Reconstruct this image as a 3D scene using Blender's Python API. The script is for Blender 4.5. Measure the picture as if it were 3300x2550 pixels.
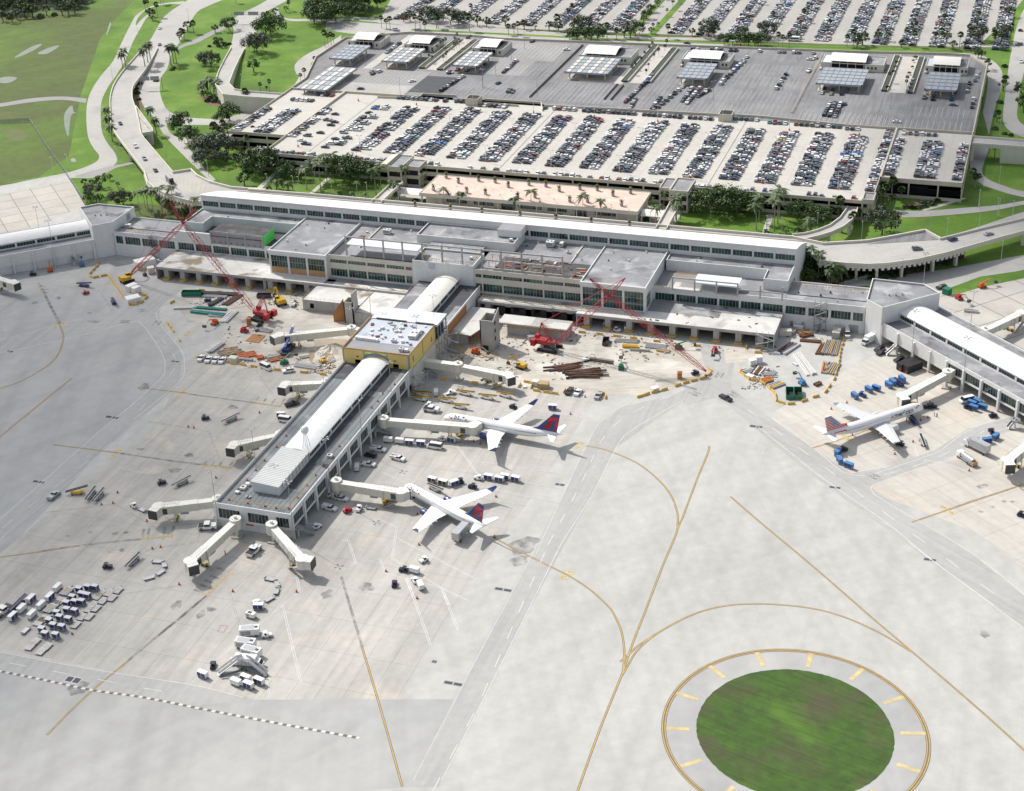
import bpy,math,random
from mathutils import Vector,Matrix
from mathutils.geometry import tessellate_polygon
for o in list(bpy.data.objects):bpy.data.objects.remove(o)
random.seed(7)
R=math.radians
S=bpy.context.scene
COL=S.collection
# ---------------------------------------------------------------- camera
FOC,PCX,PCY,CAMH=5028.47,1650.0,1125.0,286.0 # in pixels of the 3300 x 2550 photograph
PITCH,ROLL,YAW=R(26.63575),R(2.37007),R(-19.45776)
fw=Vector((math.sin(YAW)*math.cos(PITCH),math.cos(YAW)*math.cos(PITCH),-math.sin(PITCH)))
rt=Vector((math.cos(YAW),-math.sin(YAW),0.0))
dn=fw.cross(rt)
rt2=math.cos(ROLL)*rt+math.sin(ROLL)*dn
dn2=-math.sin(ROLL)*rt+math.cos(ROLL)*dn
cam_d=bpy.data.cameras.new('camera');cam=bpy.data.objects.new('camera',cam_d);COL.objects.link(cam)
cam.matrix_world=Matrix(((rt2.x,-dn2.x,-fw.x,0),(rt2.y,-dn2.y,-fw.y,0),(rt2.z,-dn2.z,-fw.z,CAMH),(0,0,0,1)))
cam_d.sensor_fit='HORIZONTAL';cam_d.sensor_width=36.0
cam_d.lens=FOC/3300*36.0
cam_d.shift_x=0.0;cam_d.shift_y=-(1275-PCY)/3300
cam_d.clip_start=1.0;cam_d.clip_end=9000
S.camera=cam
# ---------------------------------------------------------------- sky and sun
SUN_EL,SUN_AZ=R(46),R(115) # shadows fall towards SUN_AZ, measured from +Y to +X
to_sun=Vector((-math.sin(SUN_AZ)*math.cos(SUN_EL),-math.cos(SUN_AZ)*math.cos(SUN_EL),math.sin(SUN_EL)))
w=bpy.data.worlds.new("World");S.world=w;w.use_nodes=True
nt=w.node_tree;bg=nt.nodes['Background']
sky=nt.nodes.new('ShaderNodeTexSky');sky.sky_type='NISHITA';sky.sun_disc=False
sky.sun_elevation=SUN_EL;sky.sun_rotation=math.atan2(to_sun.x,to_sun.y)
sky.air_density=1.2;sky.dust_density=2.5
hs=nt.nodes.new('ShaderNodeHueSaturation');hs.inputs['Saturation'].default_value=0.45
nt.links.new(sky.outputs[0],hs.inputs['Color']);nt.links.new(hs.outputs[0],bg.inputs[0]);bg.inputs[1].default_value=0.13
sd=bpy.data.lights.new('sun','SUN');sd.energy=3.6;sd.angle=R(0.5);sd.color=(1.0,0.955,0.885)
sun=bpy.data.objects.new('sun',sd);COL.objects.link(sun)
sun.rotation_euler=to_sun.to_track_quat('Z','Y').to_euler();sun.location=to_sun*500
S.view_settings.view_transform='Standard';S.view_settings.look='None'
S.view_settings.exposure=0.32;S.view_settings.gamma=1.0
S.cycles.max_bounces=5;S.cycles.diffuse_bounces=2;S.cycles.glossy_bounces=2;S.cycles.transmission_bounces=2
S.cycles.transparent_max_bounces=8;S.cycles.use_denoising=True
# ---------------------------------------------------------------- where a point of the photograph stands in the place
def ray(u,v):return rt2*((u-PCX)/FOC)+dn2*((v-PCY)/FOC)+fw
def P(uv,z=0.0):
 d=ray(*uv);t=(z-CAMH)/d.z
 return Vector((d.x*t,d.y*t,z))
def PY(uv,Y):
 d=ray(*uv);t=Y/d.y
 return Vector((d.x*t,Y,CAMH+d.z*t))
def _c(ox,oy,s):return lambda x,y:(ox+x/s,oy+y/s)
c1=_c(600,1400,4.22);c2=_c(1000,850,4.22);c3=_c(200,600,4.22);c4=_c(2400,750,3.5167);c5=_c(1300,1250,3.5167);c6=_c(2600,1200,3.0143)
K1=_c(800,420,4.368);K2=_c(1250,480,4.368);K3=_c(1700,500,4.368);K4=_c(2400,350,3.64);K5=_c(600,200,4.368);K6=_c(1080,60,3.5226);K7=_c(700,900,3.9709)
N1=_c(1080,700,4.2);N2=_c(1540,740,4.2);N3=_c(2060,780,4.368);N4=_c(560,650,4.0444)
TA=_c(0,0,1.98545);TB=_c(1100,0,1.98545);TC=_c(2200,0,1.98545);TD=_c(0,600,1.98545);TE=_c(1100,600,1.98545);TF=_c(2200,600,1.98545)
TG=_c(0,1300,1.98545);TH=_c(1100,1200,1.98545);TI=_c(2200,1200,1.98545);TJ=_c(0,1800,1.98545);TK=_c(1100,1750,1.98545);TL=_c(2200,1750,1.98545)
# ---------------------------------------------------------------- mesh helpers
M={}
class MB:
 """collects faces (each with a material key) and links them as ONE mesh object"""
 def __init__(self):self.v=[];self.f=[];self.k=[];self.T=None
 def add(self,pts,faces,m):
  b=len(self.v)
  T=self.T
  if T is not None:pts=[T@Vector(p)for p in pts]
  self.v.extend([tuple(p)for p in pts]);self.f.extend([tuple(b+i for i in f)for f in faces]);self.k.extend([m]*len(faces))
  return self
 def face(self,pts,m):return self.add(pts,[tuple(range(len(pts)))],m)
 def hexa(self,p,m,skip=()): # p: 4 bottom then 4 top, counterclockwise
  fs=[(0,3,2,1),(4,5,6,7),(0,1,5,4),(1,2,6,5),(2,3,7,6),(3,0,4,7)]
  return self.add(p,[f for i,f in enumerate(fs)if i not in skip],m)
 def box(self,x0,x1,y0,y1,z0,z1,m,skip=()):
  return self.hexa([(x0,y0,z0),(x1,y0,z0),(x1,y1,z0),(x0,y1,z0),(x0,y0,z1),(x1,y0,z1),(x1,y1,z1),(x0,y1,z1)],m,skip)
 def obox(self,c,L,W,z0,z1,yaw,m):
  ca,sa=math.cos(yaw),math.sin(yaw)
  q=[(c[0]+ca*a-sa*b,c[1]+sa*a+ca*b)for a,b in((-L/2,-W/2),(L/2,-W/2),(L/2,W/2),(-L/2,W/2))]
  return self.hexa([(x,y,z0)for x,y in q]+[(x,y,z1)for x,y in q],m)
 def wallbox(self,a,b,t,z0,z1,m): # a wall between plan points a and b, thickness t centred on the line; z may be (za, zb)
  a=Vector((a[0],a[1],0));b=Vector((b[0],b[1],0));d=(b-a)
  if d.length<1e-6:return self
  d.normalize();n=Vector((-d.y,d.x,0))*t/2
  z0=z0 if isinstance(z0,tuple)else(z0,z0);z1=z1 if isinstance(z1,tuple)else(z1,z1)
  q=[(a-n,0),(b-n,1),(b+n,1),(a+n,0)]
  return self.hexa([(p.x,p.y,z0[i])for p,i in q]+[(p.x,p.y,z1[i])for p,i in q],m)
 def prism(self,poly,z0,z1,m,top=None,bottom=True):
  poly=[(p[0],p[1])for p in poly]
  ar=sum(poly[i][0]*poly[(i+1)%len(poly)][1]-poly[(i+1)%len(poly)][0]*poly[i][1]for i in range(len(poly)))
  if ar<0:poly=poly[::-1]
  n=len(poly)
  self.add([(x,y,z0)for x,y in poly]+[(x,y,z1)for x,y in poly],[(i,(i+1)%n,n+(i+1)%n,n+i)for i in range(n)],m)
  tr=tessellate_polygon([[Vector((x,y,0))for x,y in poly]])
  self.add([(x,y,z1)for x,y in poly],[_up(t,poly)for t in tr],top or m)
  if bottom:self.add([(x,y,z0)for x,y in poly],[_up(t,poly)[::-1]for t in tr],m)
  return self
 def sheet(self,pts,m): # a possibly concave flat polygon with its own z per corner
  pts=[Vector(p)for p in pts];poly=[(p.x,p.y)for p in pts]
  tr=tessellate_polygon([[Vector((p.x,p.y,0))for p in pts]])
  return self.add(pts,[_up(t,poly)for t in tr],m)
 def tube(self,a,b,r,m,n=6,r2=None,caps=True):
  a=Vector(a);b=Vector(b);d=b-a
  if d.length<1e-6:return self
  q=d.to_track_quat('Z','Y');r2=r if r2 is None else r2
  ring=[q@Vector((math.cos(2*math.pi*i/n),math.sin(2*math.pi*i/n),0))for i in range(n)]
  fs=[(i,(i+1)%n,n+(i+1)%n,n+i)for i in range(n)]
  if caps:fs+=[tuple(range(n))[::-1],tuple(range(n,2*n))]
  return self.add([a+v*r for v in ring]+[b+v*r2 for v in ring],fs,m)
 def bar(self,a,b,w,h,m): # square section bar between 3D points
  a=Vector(a);b=Vector(b);d=(b-a)
  if d.length<1e-6:return self
  d.normalize();s=d.cross(Vector((0,0,1)))
  if s.length<1e-3:s=Vector((1,0,0))
  s.normalize();u=s.cross(d);s=s*w/2;u=u*h/2
  return self.hexa([a-s-u,b-s-u,b+s-u,a+s-u,a-s+u,b-s+u,b+s+u,a+s+u],m)
 def loft(self,rings,m,cap=True,closed=True):
  n=len(rings[0]);pts=[p for r in rings for p in r];fs=[]
  for j in range(len(rings)-1):
   for i in range(n if closed else n-1):
    fs.append((j*n+i,j*n+(i+1)%n,(j+1)*n+(i+1)%n,(j+1)*n+i))
  if cap:fs+=[tuple(range(n))[::-1],tuple(range((len(rings)-1)*n,len(rings)*n))]
  return self.add(pts,fs,m)
 def ball(self,c,rx,ry,rz,m,n=8,k=5):
  rings=[]
  for j in range(k+1):
   t=math.pi*j/k;rr=max(math.sin(t),0.02)
   rings.append([(c[0]+rx*rr*math.cos(2*math.pi*i/n),c[1]+ry*rr*math.sin(2*math.pi*i/n),c[2]-rz*math.cos(t))for i in range(n)])
  return self.loft(rings,m)
 def mesh(self,name,smooth=False):
  me=bpy.data.meshes.new(name);me.from_pydata(self.v,[],self.f)
  keys=[]
  for k in self.k:
   if k not in keys:keys.append(k)
  for k in keys:me.materials.append(M[k])
  ix={k:i for i,k in enumerate(keys)}
  me.polygons.foreach_set('material_index',[ix[k]for k in self.k])
  if smooth:me.polygons.foreach_set('use_smooth',[True]*len(self.f))
  me.update();return me
 def build(self,name,parent=None,smooth=False,loc=None,rz=None):
  o=bpy.data.objects.new(name,self.mesh(name,smooth));COL.objects.link(o)
  if parent:o.parent=parent
  if loc is not None:o.location=loc
  if rz is not None:o.rotation_euler=(0,0,rz)
  return o
def _up(t,poly):
 a,b,c=(poly[i]for i in t)
 return tuple(t)if(b[0]-a[0])*(c[1]-a[1])-(b[1]-a[1])*(c[0]-a[0])>0 else tuple(t)[::-1]
def tag(o,label=None,cat=None,group=None,kind=None):
 if label:o['label']=label
 if cat:o['category']=cat
 if group:o['group']=group
 if kind:o['kind']=kind
 return o
def empty(name,loc=(0,0,0),rz=0,label=None,cat=None,group=None):
 o=bpy.data.objects.new(name,None);COL.objects.link(o);o.location=loc;o.rotation_euler=(0,0,rz);o.empty_display_size=0.5
 return tag(o,label,cat,group)
KIDS={}
def copy_tree(o,loc=None,rz=None,label=None,group=None,scale=None):
 if not KIDS.get(o.name):KIDS[o.name]=list(o.children)
 def cp(x,par):
  c=x.copy();COL.objects.link(c);c.parent=par
  for ch in x.children:cp(ch,c)
  return c
 c=cp(o,None)
 if loc is not None:c.location=loc
 if rz is not None:c.rotation_euler=(0,0,rz)
 if scale is not None:c.scale=(scale,)*3 if not isinstance(scale,tuple)else scale
 if label:c['label']=label
 if group:c['group']=group
 return c
class Proto:
 """the first call moves the original, later calls copy it"""
 def __init__(self,o):self.o=o;self.used=False
 def put(self,loc,rz=0,label=None,group=None,scale=None):
  if self.used:return copy_tree(self.o,loc,rz,label,group,scale)
  self.used=True;o=self.o;o.location=loc;o.rotation_euler=(0,0,rz)
  if scale is not None:o.scale=(scale,)*3 if not isinstance(scale,tuple)else scale
  if label:o['label']=label
  if group:o['group']=group
  return o
def struct(name,mb,smooth=False):
 return tag(mb.build(name,smooth=smooth),kind='structure')
ORD=['zeroth','first','second','third','fourth','fifth','sixth','seventh','eighth','ninth','tenth','eleventh','twelfth','thirteenth','fourteenth','fifteenth','sixteenth','seventeenth','eighteenth','nineteenth','twentieth','21st','22nd','23rd','24th','25th','26th','27th','28th','29th','30th','31st','32nd','33rd','34th','35th','36th','37th','38th','39th','40th','41st','42nd','43rd','44th','45th','46th','47th','48th','49th','50th']
def ordn(i):return ORD[i]if i<len(ORD)else '%dth'%i
def mid(a,b):return(Vector(a)+Vector(b))/2
def ang(a,b):return math.atan2(b[1]-a[1],b[0]-a[0])
# ---------------------------------------------------------------- materials
def _n(nt,t,**kw):
 n=nt.nodes.new(t)
 for k,v in kw.items():setattr(n,k,v)
 return n
def mk(key,c,c2=None,scale=0.3,rough=0.7,metal=0.0,coord='pos',detail=5,patch=None,joints=None,bump=0.0,streak=None,spec=0.4,grain=0.06,coat=0.0):
 """patch=(colour, scale, lo, hi) large worn patches; joints=(pitch, width, dark, angle); streak=(stretch vector, scale, amount)"""
 m=bpy.data.materials.new(key);m.use_nodes=True;nt=m.node_tree;L=nt.links.new
 b=nt.nodes['Principled BSDF'];b.inputs['Roughness'].default_value=rough;b.inputs['Metallic'].default_value=metal
 b.inputs['Specular IOR Level'].default_value=spec
 if coat:b.inputs['Coat Weight'].default_value=coat;b.inputs['Coat Roughness'].default_value=0.08
 if coord=='pos':src=_n(nt,'ShaderNodeNewGeometry').outputs['Position']
 else:src=_n(nt,'ShaderNodeTexCoord').outputs['Object']
 c2=c2 or tuple(x*0.86 for x in c)
 no=_n(nt,'ShaderNodeTexNoise');no.inputs['Scale'].default_value=scale;no.inputs['Detail'].default_value=detail;no.inputs['Roughness'].default_value=0.62
 L(src,no.inputs['Vector'])
 rp=_n(nt,'ShaderNodeValToRGB');rp.color_ramp.elements[0].position=0.32;rp.color_ramp.elements[1].position=0.68
 rp.color_ramp.elements[0].color=(*c2,1);rp.color_ramp.elements[1].color=(*c,1)
 L(no.outputs['Fac'],rp.inputs['Fac']);out=rp.outputs['Color']
 def mixc(a,fac,col=None,mode='MIX'):
  mx=_n(nt,'ShaderNodeMix',data_type='RGBA',blend_type=mode)
  L(a,mx.inputs[6])
  if hasattr(fac,'links'):L(fac,mx.inputs[0])
  else:mx.inputs[0].default_value=fac
  if hasattr(col,'links'):L(col,mx.inputs[7])
  else:mx.inputs[7].default_value=(*col,1)
  return mx.outputs[2]
 if patch:
  pats=patch if isinstance(patch,list)else[patch]
  for i,(pc,ps,lo,hi)in enumerate(pats):
   pn=_n(nt,'ShaderNodeTexNoise');pn.inputs['Scale'].default_value=ps;pn.inputs['Detail'].default_value=4;pn.inputs['Distortion'].default_value=0.4
   mp=_n(nt,'ShaderNodeMapping');mp.inputs['Location'].default_value=(17*i+3,31*i,0);L(src,mp.inputs['Vector']);L(mp.outputs[0],pn.inputs['Vector'])
   mr=_n(nt,'ShaderNodeMapRange');mr.inputs['From Min'].default_value=lo;mr.inputs['From Max'].default_value=hi
   L(pn.outputs['Fac'],mr.inputs['Value']);out=mixc(out,mr.outputs['Result'],pc)
 if streak:
  for(rot,st,ss,amt)in(streak if isinstance(streak,list)else[streak]):
   mp=_n(nt,'ShaderNodeMapping');mp.vector_type='TEXTURE';mp.inputs['Rotation'].default_value=(0,0,rot);mp.inputs['Scale'].default_value=st
   L(src,mp.inputs['Vector']);sn=_n(nt,'ShaderNodeTexNoise');sn.inputs['Scale'].default_value=ss;sn.inputs['Detail'].default_value=4;L(mp.outputs[0],sn.inputs['Vector'])
   mr=_n(nt,'ShaderNodeMapRange');mr.inputs['From Min'].default_value=0.42;mr.inputs['From Max'].default_value=0.75;mr.inputs['To Max'].default_value=amt
   L(sn.outputs['Fac'],mr.inputs['Value']);out=mixc(out,mr.outputs['Result'],tuple(x*0.45 for x in c2))
 if joints:
  pitch,wd,dark,an=joints
  mp=_n(nt,'ShaderNodeMapping');mp.vector_type='TEXTURE';mp.inputs['Rotation'].default_value=(0,0,an);mp.inputs['Scale'].default_value=(pitch[0],pitch[1],1);L(src,mp.inputs['Vector'])
  sp=_n(nt,'ShaderNodeSeparateXYZ');L(mp.outputs[0],sp.inputs[0]);res=None
  for ax,pt in((0,pitch[0]),(1,pitch[1])):
   fr=_n(nt,'ShaderNodeMath',operation='FRACT');L(sp.outputs[ax],fr.inputs[0])
   lt=_n(nt,'ShaderNodeMath',operation='LESS_THAN');L(fr.outputs[0],lt.inputs[0]);lt.inputs[1].default_value=wd/pt
   if res is None:res=lt.outputs[0]
   else:
    mxx=_n(nt,'ShaderNodeMath',operation='MAXIMUM');L(res,mxx.inputs[0]);L(lt.outputs[0],mxx.inputs[1]);res=mxx.outputs[0]
  # slabs differ a little from one another
  fl=_n(nt,'ShaderNodeVectorMath',operation='FLOOR');L(mp.outputs[0],fl.inputs[0])
  wn=_n(nt,'ShaderNodeTexWhiteNoise');L(fl.outputs[0],wn.inputs['Vector'])
  mr2=_n(nt,'ShaderNodeMapRange');mr2.inputs['To Max'].default_value=0.22*dark;L(wn.outputs['Value'],mr2.inputs['Value'])
  out=mixc(out,mr2.outputs['Result'],tuple(x*0.5 for x in c2))
  mu=_n(nt,'ShaderNodeMath',operation='MULTIPLY');L(res,mu.inputs[0]);mu.inputs[1].default_value=dark
  out=mixc(out,mu.outputs[0],tuple(x*0.25 for x in c2))
 if grain:
  gn=_n(nt,'ShaderNodeTexNoise');gn.inputs['Scale'].default_value=scale*14;gn.inputs['Detail'].default_value=3;L(src,gn.inputs['Vector'])
  mr=_n(nt,'ShaderNodeMapRange');mr.inputs['To Min'].default_value=1-grain*2;mr.inputs['To Max'].default_value=1+grain*2;L(gn.outputs['Fac'],mr.inputs['Value'])
  cm=_n(nt,'ShaderNodeCombineColor')
  for i in range(3):L(mr.outputs['Result'],cm.inputs[i])
  out=mixc(out,1.0,cm.outputs[0],'MULTIPLY')
 if bump:
  bp=_n(nt,'ShaderNodeBump');bp.inputs['Strength'].default_value=bump;bp.inputs['Distance'].default_value=0.05;L(no.outputs['Fac'],bp.inputs['Height']);L(bp.outputs[0],b.inputs['Normal'])
 L(out,b.inputs['Base Color'])
 M[key]=m;return m
def flat(key,c,rough=0.6,metal=0.0,coat=0.0,var=0.08,sc=1.5):return mk(key,c,tuple(x*(1-var*2)for x in c),sc,rough,metal,'obj',3,grain=0.03,coat=coat)
A45=R(-43)
CON=(0.47,0.465,0.445)
mk('apron',(0.475,0.475,0.452),(0.45,0.45,0.43),0.02,0.85,patch=[((0.41,0.41,0.395),0.010,0.48,0.80),((0.33,0.325,0.305),0.024,0.67,0.84)],streak=[(0,(3,60,1),0.5,0.20),(R(-42),(3,70,1),0.4,0.20),(R(28),(2,60,1),0.5,0.16)],joints=((15.2,7.6),0.07,0.16,0))
mk('apron_gate',(0.48,0.465,0.43),(0.40,0.39,0.365),0.03,0.85,patch=[((0.35,0.335,0.315),0.022,0.55,0.74),((0.56,0.50,0.43),0.05,0.58,0.75)],streak=[(0,(2,18,1),0.6,0.35)],joints=((7.6,15.2),0.13,0.45,0))
mk('apron_gate_angled',(0.55,0.52,0.47),(0.46,0.435,0.395),0.03,0.85,patch=[((0.54,0.46,0.38),0.04,0.56,0.78),((0.36,0.34,0.32),0.03,0.60,0.78)],streak=[(A45,(18,2,1),0.6,0.22)],joints=((15.2,7.6),0.13,0.45,A45))
mk('apron_grey',(0.42,0.42,0.41),(0.36,0.36,0.355),0.014,0.85,patch=[((0.36,0.365,0.365),0.02,0.5,0.75)],streak=[(R(20),(3,50,1),0.4,0.25),(R(-30),(3,40,1),0.4,0.2)])
mk('service_road',(0.40,0.40,0.39),(0.35,0.35,0.345),0.03,0.85,streak=[(0,(1.5,60,1),0.8,0.25)])
mk('service_road_angled',(0.41,0.408,0.395),(0.36,0.358,0.35),0.03,0.85,streak=[(R(-36),(60,1.5,1),0.8,0.22)])
mk('site_dirt',(0.54,0.505,0.445),(0.42,0.39,0.345),0.06,0.95,patch=[((0.33,0.31,0.275),0.05,0.54,0.70),((0.62,0.59,0.54),0.08,0.5,0.7)],streak=[(R(20),(10,1,1),0.8,0.3)],bump=0.4)
mk('mud_water',(0.40,0.33,0.24),(0.34,0.28,0.20),0.1,0.12,spec=0.5)
mk('far_concrete',(0.50,0.475,0.43),(0.42,0.40,0.37),0.03,0.85,joints=((15,15),0.5,0.7,A45),patch=((0.38,0.35,0.32),0.04,0.55,0.75))
mk('old_concrete',(0.50,0.47,0.42),(0.40,0.38,0.345),0.03,0.85,joints=((11,11),0.35,0.75,R(45)),patch=((0.36,0.34,0.32),0.03,0.52,0.7))
mk('road',(0.42,0.41,0.385),(0.35,0.345,0.33),0.03,0.85,patch=((0.30,0.295,0.285),0.05,0.55,0.75))
mk('road_grey',(0.30,0.295,0.29),(0.25,0.25,0.25),0.05,0.9)
mk('sidewalk',(0.50,0.48,0.44),(0.43,0.41,0.38),0.1,0.85)
mk('asphalt_lot',(0.27,0.27,0.275),(0.17,0.17,0.18),0.05,0.85,patch=[((0.24,0.24,0.245),0.03,0.5,0.7)],streak=[(0,(1.2,30,1),0.9,0.5)])
mk('asphalt_new',(0.075,0.078,0.09),(0.06,0.062,0.07),0.2,0.85)
mk('deck',(0.52,0.50,0.455),(0.46,0.445,0.405),0.03,0.8,patch=((0.47,0.45,0.41),0.06,0.56,0.75),joints=((18.29,9.1),0.12,0.4,0))
mk('far_lot',(0.40,0.385,0.36),(0.35,0.34,0.32),0.03,0.85,streak=[(0,(3,40,1),0.6,0.2)])
mk('lawn',(0.112,0.215,0.022),(0.075,0.155,0.018),0.03,0.95,patch=[((0.16,0.25,0.04),0.05,0.5,0.75),((0.06,0.115,0.02),0.02,0.55,0.75),((0.15,0.16,0.06),0.09,0.62,0.8)],detail=8,bump=0.5,grain=0.12)
mk('field',(0.088,0.135,0.028),(0.088,0.102,0.036),0.012,0.95,patch=[((0.095,0.175,0.026),0.009,0.50,0.66),((0.125,0.115,0.055),0.03,0.60,0.8)],detail=9,bump=0.5,grain=0.14,streak=[(R(-30),(4,50,1),0.4,0.25)])
mk('island_grass',(0.062,0.13,0.02),(0.045,0.075,0.02),0.25,0.95,patch=[((0.085,0.075,0.045),0.07,0.50,0.72),((0.09,0.19,0.025),0.05,0.58,0.75)],streak=[(R(-15),(14,.8,1),0.7,0.4)],detail=8,grain=0.16,bump=0.5)
mk('mulch',(0.20,0.13,0.09),(0.13,0.085,0.06),0.4,0.95)
mk('water',(0.17,0.19,0.15),(0.12,0.15,0.09),0.08,0.3,spec=0.5)
mk('sand',(0.13,0.155,0.06),(0.10,0.13,0.04),0.1,0.95)
mk('white_wall',(0.70,0.70,0.69),(0.64,0.64,0.63),0.07,0.7,streak=[(0,(1,1,9),1.1,0.10)])
mk('mint_wall',(0.62,0.69,0.65),(0.55,0.62,0.58),0.09,0.7)
mk('cream_wall',(0.62,0.59,0.52),(0.56,0.53,0.46),0.09,0.75,streak=[(0,(1,1,9),0.8,0.10)])
mk('garage_wall',(0.55,0.51,0.42),(0.49,0.45,0.37),0.09,0.75,streak=[(0,(1,1,6),0.5,0.12)])
mk('raw_concrete',(0.44,0.43,0.41),(0.34,0.33,0.315),0.16,0.85,streak=[(0,(1,1,7),0.7,0.3)])
mk('grey_panel',(0.30,0.30,0.315),(0.25,0.25,0.265),0.2,0.8)
mk('yellow_board',(0.74,0.56,0.20),(0.68,0.51,0.18),0.15,0.8)
mk('lime_board',(0.62,0.70,0.16),(0.57,0.64,0.14),0.3,0.8)
mk('green_board',(0.10,0.60,0.12),(0.09,0.52,0.10),0.3,0.8)
mk('plywood',(0.46,0.29,0.15),(0.38,0.23,0.12),0.7,0.85)
mk('rust_panel',(0.42,0.20,0.07),(0.34,0.15,0.055),0.5,0.8)
mk('roof_grey',(0.29,0.295,0.31),(0.19,0.195,0.21),0.06,0.85,patch=[((0.40,0.405,0.41),0.11,0.52,0.68),((0.12,0.123,0.135),0.09,0.56,0.70)],detail=8,grain=0.10)
mk('roof_seam',(0.235,0.255,0.265),(0.17,0.185,0.195),0.08,0.85,patch=[((0.36,0.37,0.37),0.09,0.56,0.70),((0.10,0.105,0.115),0.07,0.57,0.70)],joints=((1.8,400),0.22,0.75,0))
mk('roof_worn',(0.66,0.65,0.62),(0.46,0.455,0.44),0.05,0.85,patch=[((0.24,0.20,0.14),0.09,0.57,0.66),((0.33,0.325,0.31),0.06,0.60,0.70)],detail=9)
mk('roof_dark',(0.085,0.087,0.095),(0.06,0.062,0.07),0.2,0.9,patch=((0.16,0.16,0.17),0.2,0.55,0.75))
mk('roof_white',(0.74,0.74,0.73),(0.69,0.69,0.685),0.03,0.45,joints=((6.1,400),0.10,0.12,0))
mk('roof_cream',(0.74,0.72,0.66),(0.68,0.665,0.61),0.05,0.5)
mk('roof_membrane',(0.46,0.50,0.56),(0.42,0.46,0.52),0.1,0.6)
mk('roof_pale',(0.60,0.64,0.68),(0.56,0.60,0.64),0.1,0.6)
mk('roof_ribbed',(0.62,0.63,0.62),(0.58,0.59,0.58),0.2,0.6,joints=((500,1.0),0.35,0.5,0))
mk('plaza_pink',(0.66,0.51,0.43),(0.60,0.455,0.38),0.25,0.85,joints=((3.0,3.0),0.12,0.35,R(45)),patch=((0.70,0.56,0.48),0.12,0.5,0.7))
mk('canopy_metal',(0.36,0.39,0.43),(0.31,0.34,0.375),0.3,0.5,metal=0.2)
mk('canopy_cream',(0.62,0.60,0.54),(0.56,0.54,0.49),0.3,0.8)
mk('canopy_fabric',(0.80,0.78,0.71),(0.76,0.74,0.68),0.1,0.6)
def glass(key,c,c2,rough=0.06):
 m=mk(key,c,c2,0.35,rough,0.0,spec=0.8,grain=0);return m
glass('glass',(0.02,0.085,0.075),(0.01,0.04,0.038));glass('glass_dark',(0.012,0.035,0.035),(0.006,0.018,0.018));glass('car_glass',(0.02,0.025,0.03),(0.012,0.015,0.02))
glass('glass_green',(0.02,0.075,0.06),(0.01,0.035,0.03))
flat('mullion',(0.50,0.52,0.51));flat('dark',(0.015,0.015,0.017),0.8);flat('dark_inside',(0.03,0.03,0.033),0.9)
flat('metal_white',(0.70,0.70,0.69),0.45);flat('metal_grey',(0.36,0.37,0.38),0.5,0.3);flat('metal_dark',(0.07,0.07,0.075),0.5,0.3);flat('galv',(0.40,0.41,0.42),0.4,0.5)
flat('bridge_cream',(0.66,0.645,0.56),0.55);flat('bridge_roof',(0.74,0.73,0.68),0.6)
flat('white',(0.78,0.78,0.77),0.4);flat('black',(0.02,0.02,0.022),0.5);flat('rubber',(0.022,0.022,0.024),0.85)
flat('safety_yellow',(0.72,0.44,0.03),0.5);flat('barrier_yellow',(0.66,0.42,0.09),0.6);flat('tug_dark',(.018,.022,.045),.4);flat('safety_orange',(0.62,0.12,0.03),0.5);flat('lime',(0.45,0.62,0.05),0.5)
flat('crane_red',(0.42,0.018,0.022),0.35,coat=0.3);flat('red',(0.50,0.025,0.02),0.4);flat('navy',(0.025,0.04,0.17),0.35,coat=0.3);flat('royal',(0.018,0.06,0.25),0.45);flat('sky_blue',(0.07,0.20,0.42),0.5)
flat('green',(0.012,0.16,0.09),0.5);flat('teal',(0.02,0.26,0.22),0.5);flat('steel_rust',(0.16,0.075,0.04),0.8);flat('timber',(0.40,0.30,0.18),0.85);flat('cat_yellow',(0.62,0.36,0.02),0.4)
flat('silver',(0.48,0.49,0.50),0.3,0.5);flat('skin',(0.35,0.2,0.14));flat('bark',(0.17,0.145,0.12),0.9);flat('palm_bark',(0.34,0.31,0.27),0.9)
for k,c in dict(leaf_a=(0.055,0.115,0.022),leaf_b=(0.08,0.15,0.03),leaf_c=(0.035,0.078,0.018),leaf_grey=(0.08,0.10,0.062),leaf_greyb=(0.058,0.075,0.048),palm_leaf=(0.055,0.10,0.026),palm_leafb=(0.085,0.125,0.035),leaf_red=(0.25,0.05,0.02),leaf_yellow=(0.4,0.3,0.03)).items():mk(k,c,tuple(x*0.6 for x in c),1.2,0.6,coord='obj',grain=0.1)
CARC={'white':(0.74,0.74,0.74),'silver':(0.34,0.35,0.37),'grey':(0.13,0.14,0.15),'black':(0.012,0.013,0.017),'dark blue':(0.018,0.035,0.085),'red':(0.22,0.013,0.016),'beige':(0.42,0.37,0.28),'bright blue':(0.02,0.16,0.52),'teal':(0.02,0.24,0.25),'yellow':(0.65,0.38,0.02)}
for k,c in CARC.items():flat('car_'+k.replace(' ','_'),c,0.28,0.0,coat=0.6,var=0.02)
flat('line_white',(0.66,0.66,0.65),0.8,var=0.12,sc=0.6);flat('line_yellow',(0.55,0.38,0.13),0.8,var=0.12,sc=0.6);flat('line_dark',(0.17,0.15,0.12),0.9);flat('tyre_mark',(0.13,0.13,0.135),0.9,var=0.2,sc=0.3);flat('line_pale_yellow',(0.62,0.50,0.26),0.8,var=.15,sc=.4);flat('line_faded',(0.52,0.50,0.47),0.8,var=0.15,sc=0.5)
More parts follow.
